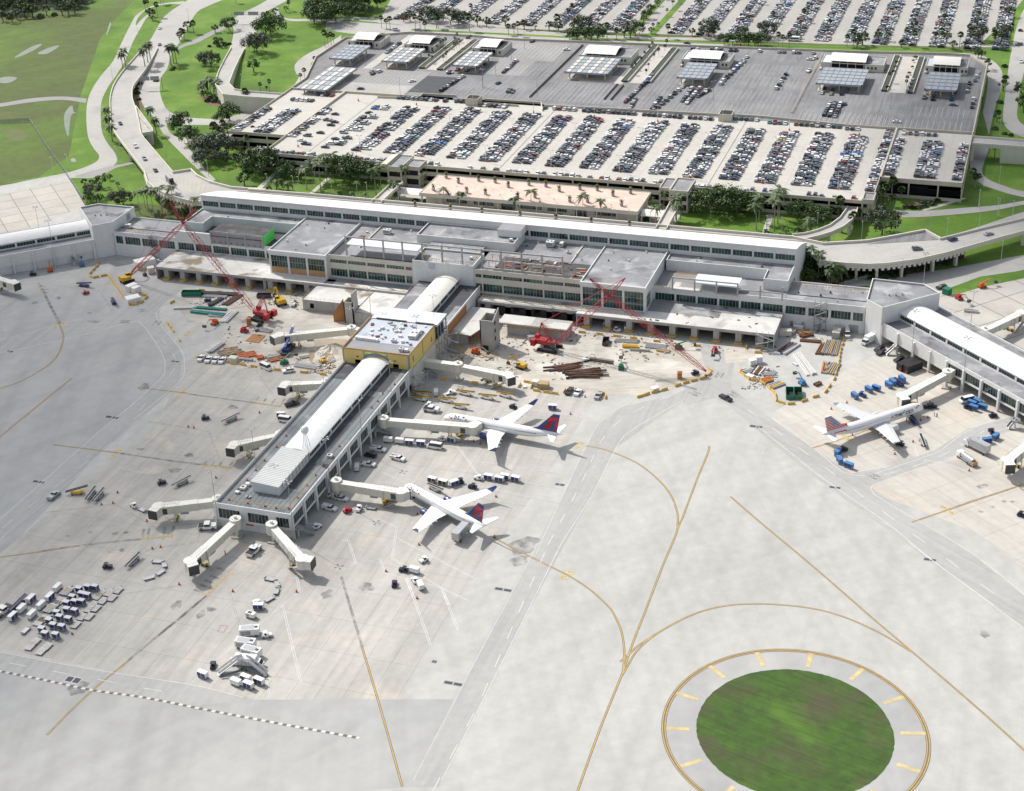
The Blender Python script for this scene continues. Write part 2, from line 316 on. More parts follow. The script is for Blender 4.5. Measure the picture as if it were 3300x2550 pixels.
def fade(key,lo=.35,hi=.75,a0=.05,a1=.7,sc=.35):
 nt=M[key].node_tree;b=nt.nodes['Principled BSDF'];g=_n(nt,'ShaderNodeNewGeometry');n=_n(nt,'ShaderNodeTexNoise');n.inputs['Scale'].default_value=sc;n.inputs['Detail'].default_value=5;nt.links.new(g.outputs['Position'],n.inputs['Vector'])
 r=_n(nt,'ShaderNodeMapRange');r.inputs['From Min'].default_value=lo;r.inputs['From Max'].default_value=hi;r.inputs['To Min'].default_value=a0;r.inputs['To Max'].default_value=a1;nt.links.new(n.outputs['Fac'],r.inputs['Value']);nt.links.new(r.outputs[0],b.inputs['Alpha'])
fade('tyre_mark',.3,.8,.0,.55);fade('line_faded',.2,.7,.2,.9,.5)
# ================================================================ GROUND (each sheet about a centimetre above the one below)
def sheet(name,pts,z,m,kind='structure'):
 pts=[P(p,z)if len(p)==2 and not isinstance(p,Vector)else p for p in pts]
 pts=[Vector((p[0],p[1],z))for p in pts]
 mb=MB();mb.sheet(pts,m);return tag(mb.build(name),kind=kind)
def wsheet(name,pts,z,m):return sheet(name,[Vector((x,y,z))for x,y in pts],z,m)
def smooth(pts,k=4,closed=False):
 """Catmull-Rom through pixel or world points"""
 out=[];n=len(pts);rng=range(n if closed else n-1)
 for i in rng:
  p0=pts[(i-1)%n]if(closed or i>0)else pts[0];p1=pts[i];p2=pts[(i+1)%n];p3=pts[(i+2)%n]if(closed or i+2<n)else pts[-1]
  for s in range(k):
   t=s/k
   out.append(tuple(0.5*(2*a1+(a2-a0)*t+(2*a0-5*a1+4*a2-a3)*t*t+(3*a1-a0-3*a2+a3)*t**3)for a0,a1,a2,a3 in zip(p0,p1,p2,p3)))
 if not closed:out.append(tuple(pts[-1]))
 return out
_zc=[0]
def ribbon(mb,pts,w,z,m,dash=None,off=0.0):
 """a painted line along world points; dash=(on, gap)"""
 pts=[Vector((p[0],p[1],0))for p in pts];acc=0.0;_zc[0]+=1;z+=(_zc[0]%40)*0.0003
 nrm=[]
 for i in range(len(pts)):
  d=(pts[min(i+1,len(pts)-1)]-pts[max(i-1,0)]);d.normalize();nrm.append(Vector((-d.y,d.x,0)))
 for i in range(len(pts)-1):
  a,b=pts[i]+nrm[i]*off,pts[i+1]+nrm[i+1]*off;n0,n1=nrm[i]*w/2,nrm[i+1]*w/2;L=(b-a).length
  if L<1e-6:continue
  if not dash:
   mb.face([(*(a-n0).xy,z),(*(b-n1).xy,z),(*(b+n1).xy,z),(*(a+n0).xy,z)],m)
  else:
   d=(b-a)/L;s=0.0
   while s<L:
    ph=(acc+s)%(dash[0]+dash[1])
    if ph<dash[0]:
     e=min(L,s+dash[0]-ph);p,q=a+d*s,a+d*e
     mb.face([(*(p-n0).xy,z),(*(q-n0).xy,z),(*(q+n0).xy,z),(*(p+n0).xy,z)],m);s=e+1e-4
    else:s+=dash[0]+dash[1]-ph+1e-4
   acc+=L
def PX(f,*pts,k=5,z=0.0,sm=True):
 q=[f(*p)for p in pts]
 q=smooth(q,k)if(sm and len(q)>2)else q
 return[P(p,z)for p in q]
g=MB();g.face([(-3500,-600,-0.10),(2500,-600,-0.10),(2500,6000,-0.10),(-3500,6000,-0.10)],'field');struct('ground',g)
# bright mown lawns on the land side
lawn_px=[TA(0,1175),TA(250,1130),TA(440,1000),TA(520,600),TA(640,250),TA(740,120),TA(860,0),TA(1400,-60),TB(900,-60),TB(1100,230),TC(1900,330),TC(2184,-60),(3700,-60),(3700,900),TF(2184,700),TF(1500,640),TF(1100,560),TD(900,110),TA(560,1330),TA(430,1130)]
sheet('lawn',lawn_px,-0.08,'lawn')
# concrete apron, one sheet, with the gate stands and roads laid on it
ap=[(-1200,-300),(600,-300),(600,640)]+[tuple(P(p).xy)for p in(TF(2184,600),TF(1720,665),TF(1640,640),TF(1200,600))]+[(-55,607),(-404,607)]+[tuple(P(p).xy)for p in(TA(545,1320),TA(430,1120),TA(0,1195))]+[(-1200,690)]
wsheet('apron',ap,0.0,'apron')
# greyer taxilane pavement on the lawn side
sheet('taxilane',[TD(-900,600),TD(0,560),TD(400,560),TD(560,520),TD(640,480),TD(1000,520),TD(1180,600),TD(1040,760),TD(1010,830),TD(1160,1080),TD(1130,1180),TD(880,1400),TG(470,500),TG(-60,1050),TG(-900,1500)],0.010,'apron_grey')
sheet('taxilane',[TJ(-300,560),TJ(0,597),TJ(600,709),TJ(1215,805),TJ(1640,897),TK(120,1000),TK(725,1000),TK(450,1560),TJ(-300,1700)],0.008,'apron_grey')
# gate stands
sheet('gate_stand',[TG(1010,130),TG(0,960),TJ(-400,230),TJ(-400,470),TJ(0,575),TJ(1600,905),TK(120,1000),TK(390,990),TK(500,780),TK(700,430),TH(1240,770),TH(1700,60),TH(1790,-190),TE(900,1250),TE(250,1280),TD(1950,1200),TD(1300,1060),TD(1180,1130)],0.014,'apron_gate')
sheet('gate_stand',[TI(560,270),TI(900,60),TF(1350,1020),TF(1170,960),TF(1280,880),TF(2184,1420),(3700,1350),(3700,2300),TI(2500,1420),TI(2140,1220),TI(1870,1020),TI(1220,770),TI(980,620),TI(600,330)],0.014,'apron_gate_angled')
sheet('far_apron',[TF(1650,690),TF(2184,590),(3700,800),(3700,1300),TF(2184,1060),TF(1650,760)],0.014,'far_concrete')
sheet('old_apron',[TA(-400,1290),TA(0,1250),TA(430,1150),TA(540,1320),TA(0,1530),TA(-400,1600)],0.012,'old_concrete')
# construction site
sheet('site_ground',[TD(1160,690),TD(1230,655),TD(1600,700),TD(1960,700),TE(30,700),TE(140,1000),TE(30,1080),TD(2140,1190),TD(1600,1180),TD(1260,1130),TD(1300,1050),TD(1560,880),TD(1200,870),TD(1130,760)],0.018,'site_dirt')
sheet('site_ground',[TE(560,1080),TE(700,830),TE(880,760),TE(1480,920),TF(-20,990),TF(300,1010),TF(600,1060),TF(200,1180),TF(0,1280),TE(1950,1340),TE(1720,1340),TE(1460,1330),TE(1100,1260),TE(660,1240),TE(560,1180)],0.018,'site_dirt')
sheet('mud_pool',smooth([K7(1200,900),K7(1250,830),K7(1240,780),K7(1480,760),K7(1660,780),K7(1680,850),K7(1500,900),K7(1440,960),K7(1440,1040),K7(1210,1080),K7(1170,960)],3,True),0.026,'mud_water')
sheet('mud_pool',smooth([TE(660,1010),TE(740,1000),TE(830,1040),TE(1000,1060),TE(980,1100),TE(820,1090),TE(700,1060)],3,True),0.026,'mud_water')
# apron service roads (slightly darker lanes)
sr1=PX(TH,(640,1489),(960,960),(1290,480),(1560,60),(1650,-60),k=1,sm=False)
def road_px(name,left,right,z,m):
 a=[P(p,z)for p in left];b=[P(p,z)for p in right]
 mb=MB();n=min(len(a),len(b))
 for i in range(n-1):mb.face([a[i],b[i],b[i+1],a[i+1]],m)
 return struct(name,mb)
road_px('service_road',[TK(450,1560),TK(745,990),TH(1040,1489),TH(1440,740),TH(1640,340),TH(1800,220),TF(-60,1340),TF(200,1200),TF(230,1130)],
  [TK(620,1560),TK(915,990),TH(1215,1489),TH(1600,790),TH(1760,480),TH(2184,185),TF(40,1400),TF(300,1330),TF(330,1130)],0.022,'service_road')
road_px('service_road',[TF(250,1000),TF(310,1290),TF(540,1470),TI(830,480),TI(1240,760),TI(1870,1180),TI(2260,1490),TL(2184,410),(3700,2130)],
  [TF(100,1010),TF(200,1340),TI(280,200),TI(700,560),TI(1050,820),TI(1620,1230),TI(1980,1489),TL(2184,545),(3700,2260)],0.026,'service_road_angled')
road_px('service_road',[TI(1060,650),TI(1300,610),TI(1610,500),TI(1830,360),TI(2184,265)],[TI(1190,740),TI(1420,640),TI(1750,530),TI(1900,430),TI(2184,350)],0.024,'service_road_angled')
road_px('service_road',[TG(0,735),TG(280,490),TG(700,130),TG(860,0),TD(1010,1270),TD(1060,1130),TD(930,890),TD(850,860)],[TG(0,870),TG(380,540),TG(860,130),TG(1010,0),TD(1140,1270),TD(1170,1090),TD(1030,870),TD(1000,800)],0.024,'service_road')
road_px('service_road',[TD(-300,1100),TD(0,1070),TD(560,945),TD(860,880),TD(1010,790),TD(1180,650),TD(1400,640),TD(1900,690)],[TD(-300,1010),TD(0,985),TD(520,850),TD(800,780),TD(990,640),TD(1130,590),TD(1400,600),TD(1900,680)],0.022,'service_road')
road_px('service_road',[TJ(-300,520),TJ(0,600),TJ(600,712),TJ(1215,808),TJ(1640,900)],[TJ(-300,640),TJ(0,722),TJ(600,845),TJ(900,890),TJ(1200,950)],0.020,'service_road')
# road behind the right wing, with its green verge
sheet('road',[TF(1030,640),TF(1040,600),TF(1250,590),TF(1700,530),TF(2184,440),(3700,640),(3700,760),TF(2184,535),TF(1850,620),TF(1640,670),TF(1200,640)],0.010,'road')
sheet('lawn_strip',[TF(1700,655),TF(1900,580),TF(2184,538),(3700,690),(3700,770),TF(2184,590),TF(1900,650),TF(1740,700)],0.016,'lawn')
# ---- taxi and stand lines
yl=MB();wl=MB();tm=MB()
def yline(pts,w=0.30,both=True):
 ribbon(yl,pts,w+0.36,0.028,'line_dark');ribbon(yl,pts,w,0.044,'line_yellow')
for pts in(PX(TH,(1560,470),(1700,500),(1890,580),(2030,690),(2110,790),(2150,900),(2152,970),(2140,1040),(2060,1230),(1960,1489))+PX(TK,(1960,400),(1865,640),(1800,830),(1735,990),(1640,1230),(1500,1620))[1:],
   PX(TI,(170,472),(165,505),(140,570),(90,690),(0,930))+PX(TH,(2184,930),(2150,1000)),
   PX(TH,(980,1060),(1110,1130),(1330,1240),(1460,1305),(1590,1390),(1700,1489))+PX(TK,(1702,402),(1735,440),(1790,560),(1810,690),(1805,800),(1795,850))[1:],
   PX(TI,(305,795),(520,980),(820,1230),(1118,1489))+PX(TL,(1120,399),(1230,495),(1460,690),(1810,990),(2080,1230),(2500,1620))[1:],
   PX(TL,(-400,760),(-330,700),(-260,640),(0,487),(230,410),(500,390),(800,415),(1020,470),(1250,570),(1460,695)),
   PX(TK,(1795,850),(1830,790),(1900,680),(2020,580),(2184,487),),
   PX(TD,(370,870),(395,920),(405,980),(370,1080),(290,1160),(130,1250),(0,1295),(-300,1390)),
   PX(TD,(460,1230),(150,1480),)+PX(TG,(0,215),(-200,380)),
   PX(TG,(340,265),(760,318)),PX(TD,(880,1290),(1200,1325)),PX(TG,(0,985),(300,945)),PX(TJ,(820,655),(540,890),(300,1130)),PX(TK,(130,660),(230,990),(290,1200),(390,1560)),
   PX(TI,(830,485),(1010,430),(1430,280)),PX(TI,(1465,960),(2184,715)),PX(TD,(150,1485),(190,1450))):
 yline(pts)
# the double line round the grass island with its cross bars
circ_=lambda r,n=96,c=(-42.1,336.7):[Vector((c[0]+r*math.cos(2*math.pi*i/n),c[1]+r*math.sin(2*math.pi*i/n),0))for i in range(n+1)]
ip=circ_(35.4);ribbon(yl,ip,1.35,0.028,'line_dark')
for o_ in(-0.34,0.34):ribbon(yl,ip,0.26,0.044,'line_yellow',off=o_)
for i in range(14):
 t_=R(91.4+i*360/14);ribbon(yl,[Vector((-42.1+q*math.cos(t_),336.7+q*math.sin(t_),0))for q in(35.0,28.4)],1.3,0.036,'line_pale_yellow')
struct('taxi_lines',yl)
random.seed(2)
wsheet('island_shoulder',[tuple(p.xy)for p in circ_(34.6)[:-1]],0.012,'apron_grey')
wsheet('grass_island',[(-42.1+(26.5+random.uniform(-.12,.12))*math.cos(2*math.pi*i/180),336.7+(26.5+random.uniform(-.12,.12))*math.sin(2*math.pi*i/180))for i in range(180)],0.05,'island_grass')
W=lambda f,pts,w=0.22,dash=None,sm=True,m='line_white':ribbon(wl,PX(f,*pts,sm=sm),w,0.038,m,dash)
W(TK,[(460,1520),(735,990),(1260,0)],0.16);W(TH,[(1245,1160),(1440,740),(1640,340),(1830,200),(2000,90)],0.16)
W(TK,[(640,1520),(915,990),(1410,0)]);W(TH,[(1412,1090),(1600,790),(1760,480),(1860,370),(2184,180)])
W(TK,[(580,1600),(880,1030),(1320,20)],0.25,(6.0,7.5),False);W(TH,[(1322,1105),(1520,740),(1690,400),(1900,240),(2184,120)],0.25,(6.0,7.5))
W(TI,[(480,345),(900,680),(1300,960),(1620,1220),(1990,1489)]);W(TL,[(1450,0),(1600,115),(2184,545)])
W(TI,[(570,290),(830,480),(980,605),(1060,650),(1180,660),(1300,625),(1610,520),(1690,470),(1800,390),(1950,320),(2100,285)])
W(TI,[(2090,355),(1980,390),(1830,480),(1750,550),(1440,640),(1260,705),(1210,730),(1215,765),(1300,830),(1870,1170),(2260,1490)])
W(TI,[(420,240),(860,570),(1300,905),(2050,1460)],0.25,(6,10));W(TI,[(1290,655),(1440,615),(1620,550),(1760,480),(1930,375)],0.25,(6,6))
W(TG,[(0,740),(280,495),(700,125),(860,0)]);W(TG,[(0,870),(400,540),(860,145)],0.16);W(TG,[(10,800),(1010,20)],0.22,(6,8),False)
W(TD,[(750,1480),(1020,1240),(1055,1160),(1040,1080),(960,950),(900,880),(840,870),(560,945),(0,1070)]);W(TD,[(860,1489),(1140,1260),(1180,1150),(1160,1050),(1060,930),(1000,830),(1020,790),(1110,700)])
W(TD,[(890,1440),(1110,1180),(1110,1080),(1000,930)],0.2,(6,9));W(TD,[(0,985),(520,850),(640,820)],0.16,(8,6))
W(TJ,[(0,600),(600,712),(1215,808),(1560,890)]);W(TJ,[(60,670),(1110,865)],0.25,(6,9),False)
# chequered edge of the road across the near corner
cp=PX(TJ,(-60,708),(0,722),(300,782),(600,845),(920,890),(1300,965),(1800,1060),(2300,1150),k=4)
ribbon(wl,cp,0.9,0.034,'line_dark');ribbon(wl,cp,0.42,0.040,'line_white',(1.3,1.3),0.22)
cp2=[Vector(p)for p in cp];ribbon(wl,cp2[0:1]+[cp2[0]+(cp2[1]-cp2[0])*0.18]+cp2[1:],0.42,0.040,'line_white',(1.3,1.3),-0.22)
# stand limit lines (double)
def dbl(f,pts,m='line_white'):
 q=PX(f,*pts,sm=False)
 for o_ in(-0.28,0.28):ribbon(wl,q,0.16,0.038,m,None,o_)
for f,pts in((TG,[(110,1245),(330,1225)]),(TG,[(290,700),(740,645),(990,795),(1285,765),(1265,890),(965,930)]),(TG,[(965,930),(610,1170)]),(TG,[(950,118),(1335,180),(1405,355),(1620,385)]),(TG,[(460,1480),(800,1218),(1270,1150)]),
    (TG,[(1350,1070),(1485,980),(1665,1042),(1470,1213),(1555,1489)]),(TJ,[(1555,500),(1490,560),(1210,810)]),(TJ,[(1640,440),(1900,222),(1915,200),(1898,108)]),(TJ,[(1810,300),(1925,795)]),(TJ,[(1645,520),(1725,890)]),
    (TH,[(45,1075),(95,1225),(250,1197),(280,1290)]),(TH,[(0,1078),(45,1075)]),(TH,[(233,935),(355,992),(325,1190),(640,1380),(820,1465)]),(TH,[(280,1290),(415,1320),(480,1489)]),(TH,[(415,1320),(640,1380),(690,1489)]),(TK,[(420,230),(572,655)]),(TK,[(640,285),(748,560)]),
    (TH,[(350,1058),(865,1325)]),(TH,[(740,465),(870,650),(1440,750)]),(TH,[(820,560),(1420,655)]),(TH,[(880,730),(1390,838)]),(TH,[(260,640),(430,715)]),(TH,[(560,755),(660,680),(900,740)]),(TH,[(870,265),(1240,150)]),(TH,[(1060,215),(1610,295)]),
    (TI,[(1340,490),(1385,510),(1420,480)]),(TI,[(1480,470),(1505,540)]),(TD,[(630,660),(725,805)]),(TD,[(300,630),(640,675)]),(TD,[(0,805),(130,715)]),(TD,[(0,900),(20,965)]),(TD,[(1640,1180),(1750,1340)]),(TI,[(545,275),(1000,120)]),(TF,[(380,1110),(520,1090)]),(TI,[(1540,560),(1700,590),(1840,640)])):
 dbl(f,pts,'line_white' if f in(TJ,TK,TH,TI)else 'line_faded')
for f,a,b in((TJ,(1425,430),(1425,475)),):
 q=[P(f(*p))for p in((1412,430),(1458,432),(1430,476),(1392,470),(1412,430))];ribbon(wl,q,0.14,0.04,'red')
struct('white_lines',wl)
# stop words and stand number boxes painted on the pavement
def word(mb,txt,c,h,yaw,m,z=0.05,sx=1.0):
 cu=bpy.data.curves.new('t','FONT');cu.body=txt;cu.align_x='CENTER';cu.align_y='CENTER';cu.size=h;cu.resolution_u=2
 ob=bpy.data.objects.new('t',cu);me=ob.to_mesh()
 ca,sa=math.cos(yaw),math.sin(yaw)
 mb.add([(c[0]+ca*v.co.x*sx-sa*v.co.y,c[1]+sa*v.co.x*sx+ca*v.co.y,z)for v in me.vertices],[tuple(p.vertices)for p in me.polygons],m)
 ob.to_mesh_clear();bpy.data.objects.remove(ob);bpy.data.curves.remove(cu)
pm=MB()
def ground_box(c,L,Wd,yaw,back,txt,ink,h):
 pm.T=None;ca,sa=math.cos(yaw),math.sin(yaw)
 q=[(c[0]+ca*a-sa*b,c[1]+sa*a+ca*b,0.046)for a,b in((-L/2,-Wd/2),(L/2,-Wd/2),(L/2,Wd/2),(-L/2,Wd/2))]
 pm.face(q,back)
 q=[(c[0]+ca*a-sa*b,c[1]+sa*a+ca*b,0.049)for a,b in((-L/2+.25,-Wd/2+.25),(L/2-.25,-Wd/2+.25),(L/2-.25,Wd/2-.25),(-L/2+.25,Wd/2-.25))]
 if back=='line_yellow':pass
 word(pm,txt,c,h,yaw,ink,0.053)
for f,x,y,yw in((TD,800,868,R(15)),(TD,915,797,R(20)),(TD,1005,877,R(95)),(TF,235,1210,R(85)),(TF,78,1327,R(150)),(TF,330,1334,R(-30)),(TI,1215,663,R(150)),(TF,1640,0,0)):
 if y==0:continue
 ground_box(P(f(x,y)),4.6,3.0,yw+math.pi,'tyre_mark','STOP','line_white',2.0)
for f,x,y,t,yw in((TD,355,895,'B5',0),(TD,408,884,'B5',0),(TD,1178,1310,'C2',0),(TD,1147,1340,'C2',0),(TG,762,304,'C4',0),(TG,727,338,'C4',0),(TD,1215,932,'C1',0),(TD,1188,951,'C1',0),(TH,1528,453,'C5',0),(TH,1513,481,'C5',0),(TK,1465,189,'C7',0),(TK,1423,219,'C7',0),(TI,1023,402,'D2',R(-25)),(TI,1062,428,'D2',R(-25)),(TI,1668,863,'D4',R(-25)),(TI,1716,898,'D4',R(-25)),(TH,1148,431,'C5',0)):
 ground_box(P(f(x,y)),2.7,1.8,yw,'line_pale_yellow',t,'line_dark',1.4)
struct('pavement_markings',pm)
# worn rubber along the stand lead-in lines, stains, drains and stop bars
for f,pts,w_ in((TG,[(770,320),(1120,372),(1480,415)],1.1),(TG,[(250,950),(560,905),(900,870)],1.2),(TG,[(1320,1230),(1160,1370),(1010,1489)],1.0),(TJ,[(1320,240),(1160,370),(820,655)],1.0),(TD,[(1200,1330),(1500,1370),(1800,1410)],1.0),(TD,[(245,620),(290,700),(340,800),(385,880)],1.3),(TK,[(0,215),(60,420),(135,670)],0.9),(TI,[(1700,880),(1900,810),(2184,720)],1.0)):
 ribbon(tm,PX(f,*pts),w_,0.030,'tyre_mark')
for f,pts in((TG,[(1280,395),(1470,420)]),(TG,[(900,868),(1105,850)]),(TG,[(1320,1228),(1480,1085)]),(TD,[(1640,1385),(1800,1410)]),(TH,[(2184,0),(2184,1)])):
 ribbon(tm,PX(f,*pts,sm=False),0.5,0.044,'line_yellow')
def bars(f,lst):
 for(x,y,dx,dy)in lst:
  a,b=P(f(x-dx,y-dy)),P(f(x+dx,y+dy));ribbon(tm,[a,b],0.35,0.046,'line_yellow');ribbon(tm,[b+(b-a)*0.05,b+(b-a)*1.2],1.0,0.03,'tyre_mark')
bars(TG,[(1298,402,8,-10),(1345,407,8,-10),(1392,412,8,-10),(1456,420,10,-14),(910,865,3,-18),(945,862,3,-18),(1045,855,3,-18),(1102,848,3,-20),(1310,1218,-22,-8),(1350,1186,-22,-8),(1384,1158,-22,-8),(1420,1130,-22,-8),(1476,1086,-26,-10)])
bars(TD,[(1630,1384,8,-10),(1680,1390,8,-10),(1735,1398,8,-10),(1795,1408,8,-14),(245,635,14,3),(255,655,14,3),(262,675,14,3)]);bars(TI,[(2140,728,18,12),(2170,716,18,12)])
def blot(f,x,y,rx,ry,m='tyre_mark'):
 c=P(f(x,y));n=22;ph=random.random()*6
 pts=[(c.x+math.cos(2*math.pi*i/n)*rx*(0.72+0.16*math.sin(3*2*math.pi*i/n+ph)+.08*math.sin(7*2*math.pi*i/n+2*ph)),c.y+math.sin(2*math.pi*i/n)*ry*(0.72+0.16*math.cos(2*2*math.pi*i/n+ph)+.08*math.sin(5*2*math.pi*i/n+ph)),0.028)for i in range(n)]
 _zc[0]+=1;tm.sheet([Vector((p[0],p[1],0.022+(_zc[0]%30)*0.0003))for p in pts],m)
for f,x,y,rx,ry in((TG,1120,430,3.2,2.2),(TG,1210,333,2.6,2.0),(TG,740,835,1.6,1.4),(TG,805,828,1.2,1.2),(TG,710,948,1.8,1.4),(TG,430,850,1.2,1),(TG,578,826,1,1),(TG,780,940,1.5,1.2),(TG,1130,1290,2.2,3),(TG,1285,1350,1.8,3),(TG,1350,1320,2,2),(TG,2095,1220,2.6,3),(TG,895,293,2,1.5),(TG,1490,25,3,2),(TD,570,813,1.8,1.2),(TD,370,717,2,2),(TD,225,747,2,1.8),(TD,600,868,4,2),(TD,920,1285,3,4),(TI,1905,732,2.0,1.6),(TI,1935,722,1.4,1.2),(TI,2055,826,1.4,1),(TI,2110,828,1,1),(TI,1908,893,1.3,1),(TI,1985,862,1,0.8),(TL,1930,583,1.9,2.4),(TJ,505,830,4,4),(TH,1170,1110,6,8),(TH,1140,1205,4,4),(TH,160,1375,3.5,3)):
 blot(f,x,y,rx,ry)
for f,x,y,L_,W_ in((TJ,468,777,5,3.0),(TK,716,900,6,1.6),(TK,1036,299,6,1.6),(TH,1398,719,3.6,1.6),(TD,64,1058,3,2),(TG,247,503,5,1.8),(TG,717,90,6,2.2),(TI,470,348,5,2),(TI,975,738,4,1.6),(TI,1582,1200,4,1.6),(TD,1122,1123,4,1.6),(TK,595,760,1.5,1.5)):
 c=P(f(x,y));tm.face([(c.x+a*L_/2,c.y+b*W_/2,0.032)for a,b in((-1,-1),(1,-1),(1,1),(-1,1))],'metal_grey')
 for i in range(2):tm.face([(c.x+(i-0.5)*L_*0.48+a*L_*0.2,c.y+b*W_*0.36,0.036)for a,b in((-1,-1),(1,-1),(1,1),(-1,1))],'asphalt_new')
struct('pavement_stains',tm)
# ================================================================ LAND-SIDE ROADS (ground level)
def rp(name,a,b,z=0.0,m='road',k=4):
 A=smooth(a,k);B=smooth(b,k);return road_px(name,A,B,z,m)
ta=lambda*p:[TA(*q)for q in p];tb=lambda*p:[TB(*q)for q in p];tc=lambda*p:[TC(*q)for q in p];tf=lambda*p:[TF(*q)for q in p];k4=lambda*p:[K4(*q)for q in p]
rp('perimeter_road',ta((1180,8),(1000,30),(880,90),(835,160),(780,270),(725,390),(650,480),(590,570),(560,650),(552,760),(565,880),(600,950),(635,1000),(600,1045),(450,1100),(200,1150),(0,1190),(-300,1230)),
 ta((1180,22),(1040,50),(945,110),(900,180),(850,270),(800,390),(745,480),(690,560),(650,650),(645,760),(655,850),(690,920),(738,985),(738,1050),(600,1135),(430,1145),(60,1250),(-300,1330)),-0.03)
sheet('road',[TA(*p)for p in((735,1060),(850,1035),(855,1048),(740,1075),(660,1120),(560,1138),(470,1130),(600,1090))],-0.026,'road_grey')
rp('access_road',ta((-200,680),(0,662),(200,630),(400,618),(555,632)),ta((-200,705),(0,685),(200,655),(400,640),(548,660)),-0.028,'road_grey')
# gore between the two upper lanes of the perimeter road
sheet('lawn_island',smooth(ta((870,165),(880,120),(940,60),(1060,28),(1145,30),(1080,55),(960,85),(900,130)),3,True),-0.012,'lawn')
rp('approach_road',ta((1250,-30),(1110,60),(1060,100),(1040,120),(1000,190),(960,260),(930,320),(905,420),(880,520),(890,600),(920,680),(990,760),(1040,850),(1100,920),(1180,1000),(1260,1080),(1350,1165)),
 ta((1450,-10),(1330,40),(1260,80),(1210,160),(1150,270),(1095,350),(1070,440),(1030,500),(1025,600),(1060,690),(1100,735),(1065,790),(1090,850),(1150,890),(1225,970),(1290,1060),(1380,1150)),-0.024)
sheet('road',ta((1090,720),(1180,752),(1400,765),(1500,740),(1640,700),(1700,690),(1560,790),(1380,800),(1180,800),(1075,785)),-0.020,'road')
rp('access_road',ta((1180,880),(1300,890),(1400,860),(1470,830),(1560,800)),ta((1150,915),(1300,915),(1420,885),(1500,860),(1580,830)),-0.018)
rp('exit_road',ta((1760,-30),(1660,30),(1560,80),(1490,130),(1495,200),(1480,280),(1440,380)),ta((1900,-30),(1790,30),(1700,80),(1680,130),(1640,200),(1600,260),(1560,330)),-0.022)
rp('footpath',ta((1500,130),(1350,200),(1230,260),(1140,300),(1125,325)),ta((1510,150),(1380,215),(1260,275),(1180,300),(1130,330)),-0.016,'road_grey')
rp('access_road',ta((2184,120),(2000,120),(1850,120),(1790,90),(1780,50)),ta((2184,140),(2000,135),(1860,135),(1760,100),(1750,50)),-0.016)
# loop road round the end of the rental deck
rp('loop_road',ta((2184,225),(2080,290),(1960,350),(1890,410),(1890,460),(1910,500),(1860,570),(1820,600)),ta((2184,285),(2110,330),(2020,380),(1990,410),(2000,450),(2060,470),(2000,530),(1900,580)),-0.016)
# road between the rental deck and the long-term lot
def wr(name,pts,z,m):return wsheet(name,pts,z,m)
rp('lot_road',tb((-100,130),(210,150),(450,165),(1000,205),(1690,240),(2184,262))+tc((520,300),(1200,330),(1700,340),(1850,345),(1960,375),(2040,450),(2040,560),(1990,720),(1960,865)),
 tb((-100,190),(30,212),(240,235),(450,255),(1000,250),(1690,295),(2184,300))+tc((520,345),(1200,345),(1700,345),(1830,350),(1910,400),(1945,450),(1950,560),(1920,720),(1885,865)),-0.02,'road')
rp('lot_road',tb((0,125),(300,150),(1000,225),(1690,245),(2184,258))+tc((500,268),(1200,290),(2110,305)),tb((0,110),(300,120),(1000,180),(1690,225),(2184,240))+tc((500,240),(1200,262),(2110,290)),-0.034,'far_lot')
g2=[TB(450,185),TB(1690,244),TC(0,262),TC(1200,302),TC(1830,320),TC(1830,328),TC(1200,312),TC(0,275),TB(1690,256),TB(450,196)]
sheet('lawn_strip',g2,0.0,'lawn')
rp('boulevard',tc((2300,-60),(2184,60),(2130,200),(2110,300),(2090,400),(2070,560),(2050,720),(2060,800),(2110,850),(2184,880)),tc((2500,-60),(2350,60),(2250,200),(2220,300),(2200,400),(2160,560),(2140,720),(2150,770),(2184,800),(2260,830)),-0.018)
rp('underpass_road',tc((1850,930),(1835,1010),(1850,1100),(1900,1170),(1990,1210),(2184,1262),(2500,1300)),tc((1965,935),(1940,1010),(1915,1100),(1960,1150),(2060,1190),(2184,1225),(2500,1260)),-0.018)
rp('ground_road',tc((1365,1345),(1540,1350),(1800,1330),(2000,1315),(2184,1285),(2500,1230)),tc((1370,1392),(1540,1388),(1800,1368),(2000,1345),(2184,1310),(2500,1260)),-0.018)
rp('footpath',tc((1520,1345),(1640,1310),(1800,1265)),tc((1550,1350),(1680,1315),(1815,1272)),-0.014,'sidewalk')
rp('lower_roadway',tf((1640,330),(1800,290),(2000,225),(2184,165),(2500,90)),tf((1700,360),(1850,330),(2050,262),(2184,215),(2500,150)),-0.014)
# the long-term lot
wsheet('long_term_lot',[(-445,1003),(-36,1020),(-20,1100),(40,1500),(-520,1500),(-470,1100)],-0.03,'far_lot')
# paths across the park lawns
for a,b,c_,d in((K1(100,830),K1(175,835),K1(420,595),K1(360,595)),(K1(835,905),K1(905,905),K1(1180,655),K1(1120,655)),(K4(195,1470),K4(265,1475),K4(340,1250),K4(275,1240))):
 sheet('footpath',[a,b,c_,d],-0.06,'sidewalk')
wsheet('forecourt',[(-302,655),(-156,655),(-156,704),(-302,704)],-0.055,'sidewalk')
